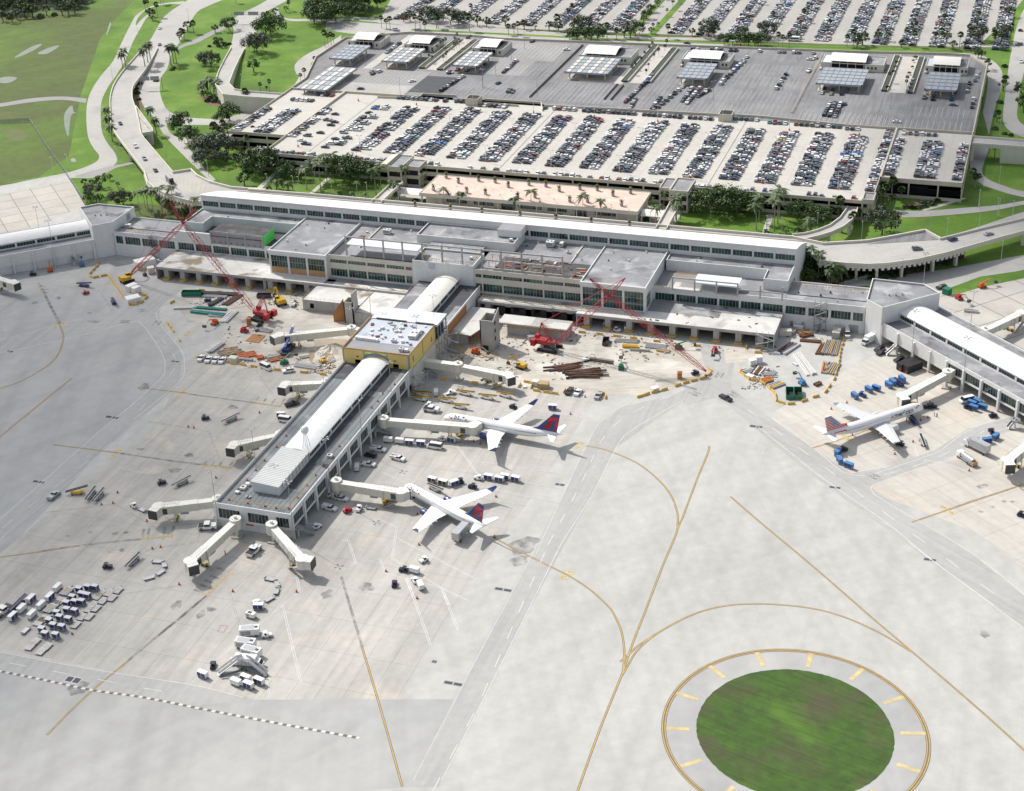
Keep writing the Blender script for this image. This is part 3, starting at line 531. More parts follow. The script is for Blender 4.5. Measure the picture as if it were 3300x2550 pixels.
# planting beds
for pts in([K5(215,500),K5(300,480),K5(500,600),K5(620,650),K5(480,640),K5(330,610),K5(235,550)],[K5(350,880),K5(480,840),K5(620,900),K5(500,980),K5(380,940)],[K5(1690,0),K5(1760,60),K5(1830,110),K5(1760,90),K5(1760,20)],[TA(860,500),TA(905,510),TA(905,640),TA(920,720),TA(870,650),TA(850,560)],[TF(860,560),TF(1040,520),TF(1500,530),TF(1700,480),TF(1500,580),TF(1100,610),TF(880,620)],[TC(1420,1300),TC(1660,1270),TC(1640,1300),TC(1480,1340)]):
 sheet('planting_bed',pts,-0.05,'mulch')
# field puddles, the ditch and bare patches
for pts,m in(([TA(*p)for p in((450,680),(465,680),(470,715),(492,725),(455,740),(440,860),(430,865),(412,800),(410,740),(430,700))],'water'),([TA(*p)for p in((0,500),(60,490),(110,500),(60,530),(0,530))],'water'),([TA(*p)for p in((95,365),(200,300),(270,282),(220,320),(130,362))],'water'),([TA(*p)for p in((240,340),(330,300),(380,295),(300,345))],'water'),
    ([TA(*p)for p in((700,150),(712,152),(690,215),(680,220))],'water'),([TA(*p)for p in((455,1015),(480,1015),(485,1035),(458,1035))],'road_grey'),([TA(*p)for p in((20,830),(120,830),(180,870),(130,905),(40,880))],'sand')):
 sheet('field_patch',smooth(pts,3,True),-0.06,m)
sheet('woodland',[TA(-300,-60),TA(640,-40),TA(560,40),TA(480,90),TA(330,70),TA(150,95),TA(0,120),TA(-300,160)],-0.055,'leaf_c')
# ================================================================ BUILDINGS
def facade(mb,A,B,z0,z1,ops,m,depth=0.35):
 """wall from plan point A to B (outside on the right of A->B), openings ops=(s0,s1,za,zb); walls and reveals only"""
 A=Vector((A[0],A[1],0));B=Vector((B[0],B[1],0));d=B-A;L=d.length;d.normalize();n=Vector((-d.y,d.x,0)) # n points inside
 pt=lambda s,z,k=0.0:tuple((A+d*s+n*k+Vector((0,0,z))))
 ss=sorted({0.0,L,*[o[0]for o in ops],*[o[1]for o in ops]});zs=sorted({z0,z1,*[o[2]for o in ops],*[o[3]for o in ops]})
 for i in range(len(ss)-1):
  for j in range(len(zs)-1):
   cs,cz=(ss[i]+ss[i+1])/2,(zs[j]+zs[j+1])/2
   if any(o[0]<cs<o[1]and o[2]<cz<o[3]for o in ops):continue
   mb.face([pt(ss[i],zs[j]),pt(ss[i+1],zs[j]),pt(ss[i+1],zs[j+1]),pt(ss[i],zs[j+1])],m)
 for s0,s1,za,zb in ops:
  mb.face([pt(s0,za),pt(s1,za),pt(s1,za,depth),pt(s0,za,depth)],m);mb.face([pt(s0,zb,depth),pt(s1,zb,depth),pt(s1,zb),pt(s0,zb)],m)
  mb.face([pt(s0,za),pt(s0,za,depth),pt(s0,zb,depth),pt(s0,zb)],m);mb.face([pt(s1,za,depth),pt(s1,za),pt(s1,zb),pt(s1,zb,depth)],m)
def window(parent,A,B,s0,s1,za,zb,n=6,g='glass',depth=0.3,name='window',rows=1,blind=None):
 A=Vector((A[0],A[1],0));B=Vector((B[0],B[1],0));d=B-A;d.normalize();nn=Vector((-d.y,d.x,0))
 pt=lambda s,z,k=0.0:(A+d*s+nn*k+Vector((0,0,z)))
 mb=MB();st=(s1-s0)/n
 for i in range(n):
  gm=g if random.random()<0.7 else 'glass_dark'
  mb.face([pt(s0+i*st,za,depth),pt(s0+(i+1)*st,za,depth),pt(s0+(i+1)*st,zb,depth),pt(s0+i*st,zb,depth)],gm)
  if i:mb.bar(pt(s0+i*st,za,depth-0.06),pt(s0+i*st,zb,depth-0.06),0.08,0.09,'mullion')
 for r in range(1,rows):mb.bar(pt(s0,za+(zb-za)*r/rows,depth-0.05),pt(s1,za+(zb-za)*r/rows,depth-0.05),0.1,0.1,'mullion')
 if blind:mb.face([pt(s0,za,depth-0.12),pt(s1,za,depth-0.12),pt(s1,za+blind,depth-0.12),pt(s0,za+blind,depth-0.12)],'plywood')
 return mb.build(name,parent)
def parapet(mb,pts,z0,z1,m,t=0.35,closed=True,cap=None):
 n=len(pts)
 for i in range(n if closed else n-1):
  a,b=Vector((*pts[i][:2],0)),Vector((*pts[(i+1)%n][:2],0));d=(b-a).normalized()
  mb.wallbox(a-d*t*0.49,b+d*t*0.49*(1 if(closed or i<n-2)else 1)-d*t*0.98*0,t,z0,z1+0.002*i,m)
def roofed(name,pts,z0,z1,wallm,roofm,parent,par=0.7,t=0.35):
 """a flat-roofed block: walls, roof and parapet"""
 mb=MB();n=len(pts);pts=[tuple(p[:2])for p in pts]
 ar=sum(pts[i][0]*pts[(i+1)%n][1]-pts[(i+1)%n][0]*pts[i][1]for i in range(n))
 if ar<0:pts=pts[::-1]
 mb.add([(x,y,z0)for x,y in pts]+[(x,y,z1)for x,y in pts],[(i,(i+1)%n,n+(i+1)%n,n+i)for i in range(n)],wallm)
 # inset the parapet so that it stays flush with the walls' outer face
 ins=inset(pts,t/2-0.004)
 parapet(mb,ins,z1-0.3,z1,wallm,t)
 w_=mb.build('wall',parent)
 rf=MB();rf.sheet([Vector((x,y,z1-par))for x,y in inset(pts,0.01)],roofm);r_=rf.build('roof',parent)
 rim=MB();parapet(rim,inset(pts,t-0.006),z1-par-0.05,z1-0.29,wallm,0.02);
 return w_,r_
def inset(pts,k):
 n=len(pts);out=[]
 for i in range(n):
  a,b,c=Vector(pts[i-1][:2]),Vector(pts[i][:2]),Vector(pts[(i+1)%n][:2])
  d1,d2=(b-a).normalized(),(c-b).normalized();n1,n2=Vector((-d1.y,d1.x)),Vector((-d2.y,d2.x))
  q=n1+n2;q=q/max(q.length_squared,1e-6)*2*k if q.length>1e-4 else n1*k
  out.append((b.x+q.x,b.y+q.y))
 return out
BAY=9.144
# ---------------------------------------------------------------- the terminal's main block
T=empty('terminal_building',(-229,590,0),0,'long white airport terminal with curved roof, grey flat roofs and green glass bands, under construction','terminal')
def tp(mb,name,smooth=False):
 o=mb.build(name,T,smooth=smooth);o.matrix_parent_inverse=Matrix.Translation(-T.location);return o
class _TP: # lets the helpers above parent to T with world coordinates
 pass
def keep(o,par=None):o.matrix_parent_inverse=(par or T).matrix_basis.inverted();return o
X0,X1=-371.0,-87.3
# curved hall: front wall with a clerestory band, roof arc falling to the kerbside
YA,ZE=613.0,23.0
A_,B_=(X0,YA),(X1,YA)
mb=MB();ops=[]
nb=31
for i in range(nb):
 s0=0.35+i*BAY+0.42;s1=s0+BAY-0.84
 if s1>(X1-X0)-0.3:s1=X1-X0-0.5
 ops.append((s0,s1,17.75,20.35))
facade(mb,A_,B_,12.0,ZE,ops,'white_wall')
for i in range(1,nb):mb.box(X0+0.35+i*BAY-0.22,X0+0.35+i*BAY+0.22,YA-0.14,YA+0.02,16.0,21.2,'white_wall')
prof=[(613.0,ZE),(616,22.45),(620,21.45),(625,20.0),(630,18.5),(636,16.4),(641,14.5),(645.5,12.8)]
for x,fl in((X0,1),(X1,0)):
 pts=[(x,613.0,0),(x,645.5,0)]+[(x,y,z)for y,z in prof[::-1]]
 f=list(range(len(pts)));mb.add(pts,[tuple(f[::-1])if fl else tuple(f)],'white_wall')
 mb.add([(x+(0.15 if not fl else-0.15),y,z)for y,z in((638,0.0),(645,0.0),(645,6),(638,6))],[(0,1,2,3)],'glass_dark')
mb.box(X0,X1,644.9,645.5,0,12.7,'white_wall')
keep(mb.build('hall_wall',T))
for o in ops:keep(window(T,A_,B_,*o,n=6))
rf=MB();rings=[]
for k,x in enumerate((X0-0.35,X1+0.35)):
 rings.append([(x,y-0.35,z+0.35)for y,z in prof]+[(x,y-0.35,z+0.02)for y,z in prof[::-1]])
rf.loft(rings,'roof_white');keep(rf.build('curved_roof',T))
rf=MB();rf.tube((X0+1,646.0,12.9),(X1-1,646.0,12.9),0.16,'steel_rust');keep(rf.build('gutter',T))
# block data: roofed boxes of the terminal
def tblock(pts,z0,z1,wallm,roofm,par=0.7):
 for o in roofed('x',pts,z0,z1,wallm,roofm,T,par):keep(o)
rect=lambda x0,x1,y0,y1:[(x0,y0),(x1,y0),(x1,y1),(x0,y1)]
YB=612.8
# U-shaped upper roofs round the recesses at both ends
tblock([(X0,595.6),(-361.2,595.6),(-361.2,604.6),(-316.6,604.6),(-316.6,YB),(X0,YB)],10.5,16.5,'mint_wall','roof_grey')
tblock([(X1,594.6),(-97.6,594.6),(-97.6,604.4),(-141.4,604.4),(-141.4,YB),(X1,YB)],10.5,16.5,'white_wall','roof_grey')
# tall front bays (A, D)
for xa,xb,ply in((-315.6,-287.6,2.9),(-170.6,-142.4,None)):
 Y_=572.2
 mb=MB();ops=[]
 for i in range(3):ops.append((0.9+i*9.05,0.9+i*9.05+8.1,6.4,14.9))
 facade(mb,(xa,Y_),(xb,Y_),5.8,17.3,ops,'white_wall');
 facade(mb,(xb,Y_),(xb,YB),5.8,17.3,[(1.6,8.6,6.6,12.8)]if ply is None else[],'white_wall');facade(mb,(xa,YB),(xa,Y_),5.8,17.3,[],'white_wall')
 mb.box(xa-0.25,xb+0.25,Y_-0.45,Y_-0.01,15.6,17.3,'white_wall')
 parapet(mb,[(xa+0.17,Y_+0.17),(xb-0.17,Y_+0.17),(xb-0.17,YB),(xa+0.17,YB)],16.6,17.4,'white_wall')
 keep(mb.build('wall',T))
 for o in ops:keep(window(T,(xa,Y_),(xb,Y_),*o,n=6,rows=3,blind=ply))
 if ply is None:keep(window(T,(xb,Y_),(xb,YB),1.6,8.6,6.6,12.8,n=6,rows=2))
 rf=MB();rf.sheet([Vector((x,y,16.75))for x,y in rect(xa+0.05,xb-0.05,Y_+0.05,YB)],'roof_grey');keep(rf.build('roof',T))
# middle front walls with two window bands
for xa,xb,s_off in((-287.6,-247.0,0.4),(-219.0,-170.6,4.5)):
 Y_=574.2;mb=MB();ops=[];s=0.5 if xa<-250 else 0.6;L_=xb-xa
 cuts=[0.6]+[x for x in([9.4,18.6,27.7,36.8]if xa<-250 else[3.9,13.1,22.2,31.4,40.6])if x<L_]+[L_-0.3]
 for a_,b_ in zip(cuts,cuts[1:]):
  if b_-a_<1.5:continue
  ops+=[(a_+0.35,b_-0.35,6.9,10.5),(a_+0.35,b_-0.35,13.3,14.9)]
 facade(mb,(xa,Y_),(xb,Y_),5.8,16.9,ops,'cream_wall')
 parapet(mb,[(xa,Y_+0.16),(xb,Y_+0.16)],16.0,17.0,'cream_wall',0.3,False)
 keep(mb.build('wall',T))
 for i,o in enumerate(ops):keep(window(T,(xa,Y_),(xb,Y_),*o,n=6 if o[1]-o[0]>5 else 4,g='glass' if i%2==0 else('glass_green' if random.random()<.5 else 'glass_dark')))
 rf=MB();rf.sheet([Vector((x,y,16.1))for x,y in rect(xa,xb,Y_+0.35,YB)],'roof_grey');keep(rf.build('roof',T))
 rf=MB();rf.sheet([Vector((x,y,16.14))for x,y in(rect(-211,xb-0.4,575,592)if xa>-250 else rect(xa+0.5,-282.5,575,597))],'roof_dark');keep(rf.build('roof_patch',T))
 rf=MB()
 for x in((-277.3,)if xa<-250 else(-180.6,)):rf.box(x-0.25,x+0.25,592.5 if xa>-250 else 584,YB,16.15,16.65,'cream_wall')
 keep(rf.build('roof_kerb',T))
# centre block and the raised block behind it
tblock(rect(-247,-218.9,573.9,588.5),1.0,18.5,'white_wall','roof_grey',0.9)
tblock(rect(-246.3,-221.5,588.7,603.2),16.0,17.9,'raw_concrete','roof_grey',0.1)
tblock(rect(-254.0,-208.2,597.3,612.7),16.0,20.4,'white_wall','roof_grey',0.8)
mb=MB();mb.prism(rect(-218.2,-207.4,604.6,612.6),20.0,23.3,'white_wall','grey_panel');keep(mb.build('stair_penthouse',T))
mb=MB();mb.ball((-238.0,573.6,16.6),1.5,0.35,1.5,'roof_membrane');keep(mb.build('wall_dish',T))
# exposed frame over the middle: columns and beams, new decks
def frame(x_list,Y_,z0,z1,beams,name='steel_frame',sz=0.6):
 for x in x_list:
  mb=MB();mb.box(x-sz/2,x+sz/2,Y_-sz/2,Y_+sz/2,z0,z1,'raw_concrete')
  if z1-z0>1:keep(mb.build('frame_column',T))
 mb=MB();mb.box(x_list[0]-.05,x_list[0]+.05,Y_-.05,Y_+.05,z1-.1,z1,'raw_concrete')
 for zb in beams:mb.box(x_list[0]-0.3,x_list[-1]+0.3,Y_-0.22,Y_+0.22,zb-0.3,zb+0.3,'raw_concrete')
 return keep(mb.build(name,T))
fx=[-278.6,-269.8,-260.8,-251.8,-242.6,-233.4,-224.2,-215.2,-206.5,-197.3,-188.2,-179.2]
frame(fx,575.3,16.9,26.1,(25.8,));frame([-215.2,-206.5,-197.3,-188.2,-179.2],575.3,21.2,21.3,(21.4,17.6),'frame_beam')
mb=MB();mb.box(-278.8,-245.0,575.9,584.2,21.7,22.1,'roof_pale');keep(mb.build('new_roof_deck',T))
mb=MB();mb.box(-277.5,-248.0,576.2,584.4,16.5,16.9,'grey_panel');keep(mb.build('metal_deck',T))
frame([-133.9,-124.5,-115.3,-106.4,-97.0,-87.9],584.2,12.0,18.0,(),sz=0.55);mb=MB();mb.box(-134.1,-106.2,584.0,584.4,17.4,17.9,'raw_concrete');mb.box(-106.2,-87.7,584.0,584.4,15.0,15.5,'raw_concrete');keep(mb.build('frame_beam',T))
mb=MB();mb.box(-125.3,-106.5,585.3,594.4,15.6,15.95,'roof_pale');keep(mb.build('new_roof_deck',T))
mb=MB();mb.box(-134.2,-115.5,584.7,591.5,12.0,12.5,'roof_worn');mb.box(-115.5,-106.3,584.7,591.5,12.0,12.5,'grey_panel');keep(mb.build('metal_deck',T))
mb=MB()
for i in range(13):mb.bar((-134.2+i*0.7,588.4,15.9),(-134.2+i*0.7,594.6,15.9),0.16,0.3,'timber')
mb.bar((-134.5,588.5,15.6),(-125.8,588.5,15.6),0.25,0.3,'timber');mb.bar((-134.5,594.4,15.6),(-125.8,594.4,15.6),0.25,0.3,'timber');keep(mb.build('timber_rafters',T))
# front range below: wings and the flanking window walls on the line y = 586
def band(xa,xb,z1,ops,m='white_wall',z0=0.0,Y_=586.0):
 mb=MB();facade(mb,(xa,Y_),(xb,Y_),z0,z1,ops,m);parapet(mb,[(xa,Y_+0.18),(xb,Y_+0.18)],z1-0.6,z1+0.01,m,0.34,False);keep(mb.build('wall',T))
 for o in ops:keep(window(T,(xa,Y_),(xb,Y_),*o,n=6 if o[1]-o[0]>6 else 3))
band(-371.0,-315.6,15.6-3.2,[(1.0+i*BAY,1.0+i*BAY+8.2,6.35,9.9)for i in range(6)]+[(54.6,55.3,6.35,9.9)])
mb=MB();facade(mb,(-371,585.7),(-352.3,585.7),11.2,15.8,[(0.9,8.9,11.7,14.8),(9.9,18.3,11.7,14.8)],'white_wall',0.2);mb.box(-371,-352.3,585.72,586.6,11.2,15.8,'white_wall');keep(mb.build('wall',T))
for o in((0.9,8.9,11.7,14.8),(9.9,18.3,11.7,14.8)):keep(window(T,(-371,585.7),(-352.3,585.7),*o,n=8,g='glass_dark',depth=0.1))
band(-142.4,-87.3,12.2,[(0.6+i*BAY,0.6+i*BAY+8.3,5.7,9.2)for i in range(6)])
for r4,m4 in(((-371,-315.6,586.3,605),'roof_dark'),((-142.4,-87.3,586.3,605),'roof_grey')):rf=MB();rf.sheet([Vector((x,y,11.6))for x,y in rect(*r4)],m4);keep(rf.build('low_roof',T))
# grey panelled box with the green end on the left recess
mb=MB();mb.prism(rect(-352.0,-325.2,585.6,597.0),11.3,17.0,'grey_panel','roof_dark')
for x in(-352,-343.2,-334.2,-325.4):mb.box(x-0.2,x+0.3,585.3,585.62,11.0,17.5,'raw_concrete')
mb.box(-352.0,-325.2,585.5,585.7,16.6,17.6,'raw_concrete');mb.box(-352.1,-325.1,585.42,585.56,15.0,15.2,'dark')
for i in range(9):mb.box(-350.6+i*2.95,-350.1+i*2.95,585.5,585.62,12.0,12.5,'dark')
keep(mb.build('panelled_box',T))
mb=MB();mb.box(-325.15,-325.0,585.9,596.9,11.8,16.9,'green_board');mb.box(-325.0,-324.96,588.3,589.5,11.8,13.2,'grey_panel');keep(mb.build('green_end_wall',T))
# wings
def wing(xa,xb,ops):
 mb=MB();facade(mb,(xa,586.0),(xb,586.0),0,12.1,ops,'white_wall')
 facade(mb,(xb,605.2),(xa,605.2),0,12.1,[],'white_wall')
 parapet(mb,[(xa,586.18),(xb,586.18)],11.4,12.11,'white_wall',0.34,False);parapet(mb,[(xa,605.0),(xb,605.0)],11.4,12.11,'white_wall',0.34,False)
 mb.box(xa,xb,592.3,592.7,11.5,11.75,'roof_dark')
 keep(mb.build('wall',T))
 for o in ops:keep(window(T,(xa,586.0),(xb,586.0),*o,n=6 if o[1]-o[0]>6 else 3))
 rf=MB();rf.sheet([Vector((x,y,11.5))for x,y in rect(xa,xb,586.3,604.8)],'roof_grey');keep(rf.build('roof',T))
wing(-404.2,-371.0,[(0.9,4.6,6.2,10.0)]+[(5.8+i*BAY,5.8+i*BAY+8.2,6.2,9.95)for i in range(3)])
wing(-87.3,-54.2,[(0.7,8.9,5.6,9.2),(10.1,18.2,5.6,9.2),(19.3,27.3,5.6,9.2),(28.2,32.2,5.6,9.2)])
mb=MB();mb.box(-60.5,-56.6,585.88,585.99,0,3.6,'metal_grey');keep(mb.build('roller_door',T))
for x in(-84.5,-79.8,-73.0):mb=MB();mb.box(x,x+1.3,585.9,585.99,0,2.5,'grey_panel');keep(mb.build('door',T))
# baggage dock along the front: deck roof on thick piers
def dock(xa,xb,Yf,piers,roofm,name='dock'):
 mb=MB();mb.box(xa,xb,Yf,586.0,5.45,6.05,'raw_concrete');mb.box(xa,xb,Yf+0.1,Yf+0.7,4.7,5.45,'raw_concrete');mb.box(xa,xb,Yf-0.25,Yf,5.2,6.15,'raw_concrete')
 mb.box(xa,xa+0.5,Yf,586,0,5.45,'raw_concrete');mb.box(xb-0.5,xb,Yf,586,0,5.45,'raw_concrete')
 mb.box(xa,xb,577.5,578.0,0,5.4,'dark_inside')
 keep(mb.build('dock_frame',T))
 rf=MB();rf.sheet([Vector((x,y,6.1))for x,y in rect(xa,xb,Yf,586)],roofm);keep(rf.build('dock_roof',T))
 for x in piers:
  mb=MB();mb.box(x-1.2,x+1.2,Yf+0.3,Yf+5.5,0.0,4.7,'raw_concrete');mb.box(x-1.7,x-1.35,Yf-0.6,Yf+2.8,0,0.95,'safety_yellow');mb.box(x+1.35,x+1.7,Yf-0.6,Yf+2.8,0,0.95,'safety_yellow');mb.box(x-1.3,x+1.3,Yf-0.9,Yf-0.3,0,0.8,'barrier_yellow')
  keep(mb.build('dock_pier',T))
dock(-371.0,-316.0,565.9,[-366+i*8.3 for i in range(6)],'roof_worn')
dock(-316.0,-247.6,566.2,[-313.5+i*9.0 for i in range(7)],'roof_worn')
dock(-214.8,-170.4,566.6,[-210.6,-201.4,-192.2,-183,-173.9],'roof_worn')
dock(-170.4,-87.3,564.4,[-166+i*9.144 for i in range(8)]+[-93],'roof_worn')
for a_ in(rect(-287,-248,569.5,574.0),rect(-214.5,-170.8,570.5,574.0),rect(-142,-112,574,585.6),rect(-112,-87.5,580,585.8),rect(-287.4,-283,567,572)):rf=MB();rf.sheet([Vector((x,y,6.13))for x,y in a_],'roof_grey');keep(rf.build('roof_patch',T))
mb=MB()
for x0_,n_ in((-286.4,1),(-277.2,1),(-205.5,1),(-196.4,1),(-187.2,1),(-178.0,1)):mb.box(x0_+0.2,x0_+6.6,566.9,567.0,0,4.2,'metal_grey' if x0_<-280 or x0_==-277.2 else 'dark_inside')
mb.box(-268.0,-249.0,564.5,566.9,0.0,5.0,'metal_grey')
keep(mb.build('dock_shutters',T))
# roof plant
def hvac(x,y,z,sx,sy,sz,par=T):
 mb=MB();mb.box(x,x+sx,y,y+sy,z+0.3,z+sz,'metal_white');mb.box(x+0.15,x+sx-0.15,y-0.02,y,z+0.6,z+sz-0.3,'metal_grey');mb.box(x+.2,x+sx-.2,y+.2,y+sy-.2,z,z+0.3,'metal_grey')
 for i in range(int(sx//1.6)):mb.tube((x+0.8+i*1.6,y+sy/2,z+sz),(x+0.8+i*1.6,y+sy/2,z+sz+0.12),0.5,'metal_dark',10)
 o=mb.build('rooftop_unit',par);return keep(o,par)
for a_ in((-273.2,603.5,16.1,3.4,2.4,2.2),(-196.5,606.5,16.1,3.4,3.0,2.4),(-190.5,607.6,16.1,1.5,2.6,1.9),(-185.5,601.5,16.1,1.6,1.2,1.0),(-211.5,600.5,19.7,1.4,1.4,1.2),(-401.6,592.2,11.5,2.6,2.0,1.9),(-281.6,603.0,16.1,1.2,1.0,0.8),(-232.5,600.5,17.8,2.5,0.8,0.6),(-223.5,582.0,17.6,1.2,1.2,1.2)):hvac(*a_)
mb=MB();mb.box(-282.5,-280.2,596.5,599.5,16.15,16.4,'steel_rust');keep(mb.build('roof_hatch',T))
rv=random.Random(8)
for(xa_,xb_,ya_,yb_,z_,n_)in((-314,-289,575,611,16.75,7),(-169,-144,575,611,16.75,7),(-286,-256,598,611,16.1,6),(-206,-174,594,611,16.1,9),(-246,-222,590,602,17.8,6),(-402,-373,588,603,11.5,5),(-85,-56,588,603,11.5,5),(-366,-320,606,611,15.7,4),(-138,-100,606,611,15.7,4)):
 for i in range(n_):
  x,y,s_=rv.uniform(xa_,xb_),rv.uniform(ya_,yb_),rv.uniform(.25,.7);mb=MB();mb.tube((x,y,z_),(x,y,z_+s_*1.3),s_*.6,rv.choice(['metal_grey','metal_white','metal_dark','galv']),8);keep(mb.build('rooftop_vent',T))
# end hexagonal blocks and angled concourses
hexR=[(-53.9,584.0),(-47.0,577.5),(-26.3,597.1),(-33.2,604.5),(-54.1,605.1)]
hexL=[(-404.4,586.6),(-404.4,606.6),(-424.2,606.6),(-430.8,600.2),(-411.5,580.1)]
HR=empty('terminal_corner_block',(-45,592,0),0,'white windowless five-sided corner block joining the terminal to the concourse behind the striped-tail jet','corner block')
HL=empty('terminal_corner_block',(-417,594,0),0,'white windowless five-sided corner block with grey roof beside the lawn and old concrete apron','corner block')
for H_,pts in((HR,hexR),(HL,hexL)):
 for o in roofed('x',pts,0,16.7,'white_wall','roof_grey',H_,0.8):keep(o,H_)
 q=Vector(pts[0]);c_=Vector((sum(p[0]for p in pts)/5,sum(p[1]for p in pts)/5))
 mb=MB()
 for k in range(3):mb.box(c_.x-3+k*2.5,c_.x-2.5+k*2.5,c_.y-3+k,c_.y-2.5+k,15.9,16.8,'metal_grey')
 keep(mb.build('roof_vent',H_),H_)
mb=MB();mb.box(-404.35,-404.25,599,602,12.6,15.6,'metal_grey');keep(mb.build('door',HL),HL)
def concourse(par,A,u,v,L,ysc,wall='white_wall'):
 """A front corner, u along the length, v across; ysc: widths (front roof, barrel, back roof)"""
 u=Vector((*u,0)).normalized();v=Vector((*v,0)).normalized();A=Vector((*A,0));w1,w2,w3=ysc;Wd=w1+w2+w3
 pt=lambda a,b,z=0.0:A+u*a+v*b+Vector((0,0,z))
 return pt,Wd
def angled(par,A,u,L,sgn,glass_from,w=(8.5,12.0,8.5),roofm='roof_grey'):
 u=Vector((*u,0)).normalized();v=Vector((-u.y,u.x,0));
 if v.y<0:v=-v
 A=Vector((*A,0));w1,w2,w3=w;W_=sum(w)
 pt=lambda a,b,z=0.0:A+u*a+v*b+Vector((0,0,z))
 a0,a1=(pt(0,0),pt(L,0))if u.x>0 else(pt(L,0),pt(0,0))
 S_=lambda s:s if u.x>0 else L-s
 mb=MB();ops=[];n=int(L//9.3)
 for i in range(n):
  s0=1.2+i*9.3
  if s0+8>L:break
  if s0>=glass_from[0]and s0<=glass_from[1]:
   a_,b_=sorted((S_(s0),S_(s0+7.9)));ops.append((a_,b_,4.6,8.2))
 facade(mb,a0,a1,3.9,9.8,ops,'white_wall');
 for i in range(n+1):
  c_=pt(min(0.6+i*9.3,L-0.3),-0.25);mb.obox((c_.x,c_.y),0.9,0.9,0,8.9,math.atan2(u.y,u.x),'white_wall')
  c_=pt(min(0.6+i*9.3,L-0.3),W_+0.25);mb.obox((c_.x,c_.y),0.9,0.9,0,8.9,math.atan2(u.y,u.x),'white_wall')
 b0,b1=pt(0,W_),pt(L,W_);
 facade(mb,*((b1,b0)if u.x>0 else(b0,b1)),3.9,9.8,[],'white_wall')
 for b_ in(0.18,W_-0.18):mb.wallbox(pt(0,b_),pt(L,b_),0.34,9.0,9.82,'white_wall')
 e=pt(L,0);e2=pt(L,W_);mb.face([(*e.xy,3.9),(*e2.xy,3.9),(*e2.xy,9.8),(*e.xy,9.8)],'white_wall')
 if glass_from[0]>900:mb.wallbox(pt(0,0.6),pt(L,0.6),0.2,0,4.0,'white_wall')
 mb.sheet([pt(0,0.3,3.9),pt(L,0.3,3.9),pt(L,W_-0.3,3.9),pt(0,W_-0.3,3.9)],'raw_concrete')
 mb.wallbox(pt(0,9),pt(L,9),0.3,0,3.9,'cream_wall')
 keep(mb.build('wall',par),par)
 for o in ops:keep(window(par,a0,a1,*o,n=6,g='glass_dark'),par)
 rf=MB();rf.sheet([pt(0,0.3,8.95),pt(L,0.3,8.95),pt(L,w1,8.95),pt(0,w1,8.95)],roofm);rf.sheet([pt(0,w1+w2,8.95),pt(L,w1+w2,8.95),pt(L,W_-0.3,8.95),pt(0,W_-0.3,8.95)],roofm);keep(rf.build('roof',par),par)
 barrel(par,pt,w1,w1+w2,0,L,8.9,12.1,14.1,a_dir=(u.x>0))
 return pt
def barrel(par,pt,b0,b1,s0,s1,zb,ze,zc,a_dir=True,clr='roof_white'):
 mb=MB();A,B=(pt(s0,b0),pt(s1,b0))if a_dir else(pt(s1,b0),pt(s0,b0));L=s1-s0;ops=[(0.7+i*9.2,min(0.7+i*9.2+8.2,L-0.3),zb+0.7,ze-0.75)for i in range(int(L//9.2)+1)if 0.7+i*9.2+1.5<L]
 facade(mb,A,B,zb,ze,ops,'white_wall',0.25)
 A2,B2=(pt(s1,b1),pt(s0,b1))if a_dir else(pt(s0,b1),pt(s1,b1));facade(mb,A2,B2,zb,ze,[],'white_wall')
 n=10;arc=[(b0-0.25+(b1-b0+0.5)*i/n,ze+(zc-ze)*(1-((2*i/n-1)**2)))for i in range(n+1)]
 for s in(s0,s1):mb.add([pt(s,b0,zb),pt(s,b1,zb)]+[pt(s,b,z)for b,z in arc[::-1]],[tuple(range(n+3))],'white_wall')
 keep(mb.build('clerestory_wall',par),par)
 for o in ops:keep(window(par,A,B,*o,n=6,g='glass_dark',depth=0.2),par)
 rf=MB();rings=[[pt(s,b,z+0.03)for b,z in arc]+[pt(s,b,z-0.15)for b,z in arc[::-1]]for s in(s0-0.3,s1+0.3)];rf.loft(rings,clr);keep(rf.build('barrel_roof',par,smooth=False),par)
CD=empty('angled_concourse',(-20,560,0),0,'angled white concourse with barrel roof and dark windows behind the striped-tail jet','concourse')
angled(CD,(-46.8,578.4),(0.7276,-0.686),120,1,(33,200))
CB=empty('angled_concourse',(-430,560,0),0,'angled white concourse with blank wall and barrel roof running off past the lawn-side apron','concourse')
angled(CB,(-411.4,580.0),(-0.755,-0.656),90,-1,(999,999))
# ---------------------------------------------------------------- centre concourse
CC=empty('centre_concourse',(-230,460,0),0,'central concourse with long white barrel roof and seamed grey flat roof ringed by jet bridges','concourse')
xa,xb,ya,yb=-244.2,-216.1,386.0,494.0
mb=MB();E1=(xa,ya);E2=(xb,ya);endops=[(1.2,9.2,4.2,7.9),(12.1,19.7,4.2,7.9),(22.6,27.2,4.2,7.9)]
facade(mb,E1,E2,3.4,9.8,endops,'white_wall');facade(mb,(xa,ya+0.9),(xb,ya+0.9),0,3.4,[],'white_wall')
rops=[(1.6+i*9.2,1.6+i*9.2+7.6,4.3,8.0)for i in range(11)if 1.6+i*9.2+7.6<107.5]
facade(mb,E2,(xb,yb),3.6,9.8,rops,'white_wall');facade(mb,(xb-6,ya+1),(xb-6,yb),0,3.6,[],'cream_wall');facade(mb,(xa,yb),E1,3.6,9.8,rops,'white_wall');facade(mb,(xa+6,yb),(xa+6,ya+1),0,3.6,[],'cream_wall')
mb.sheet([Vector((x,y,3.6))for x,y in rect(xa+.1,xb-.1,ya+.1,yb)],'raw_concrete')
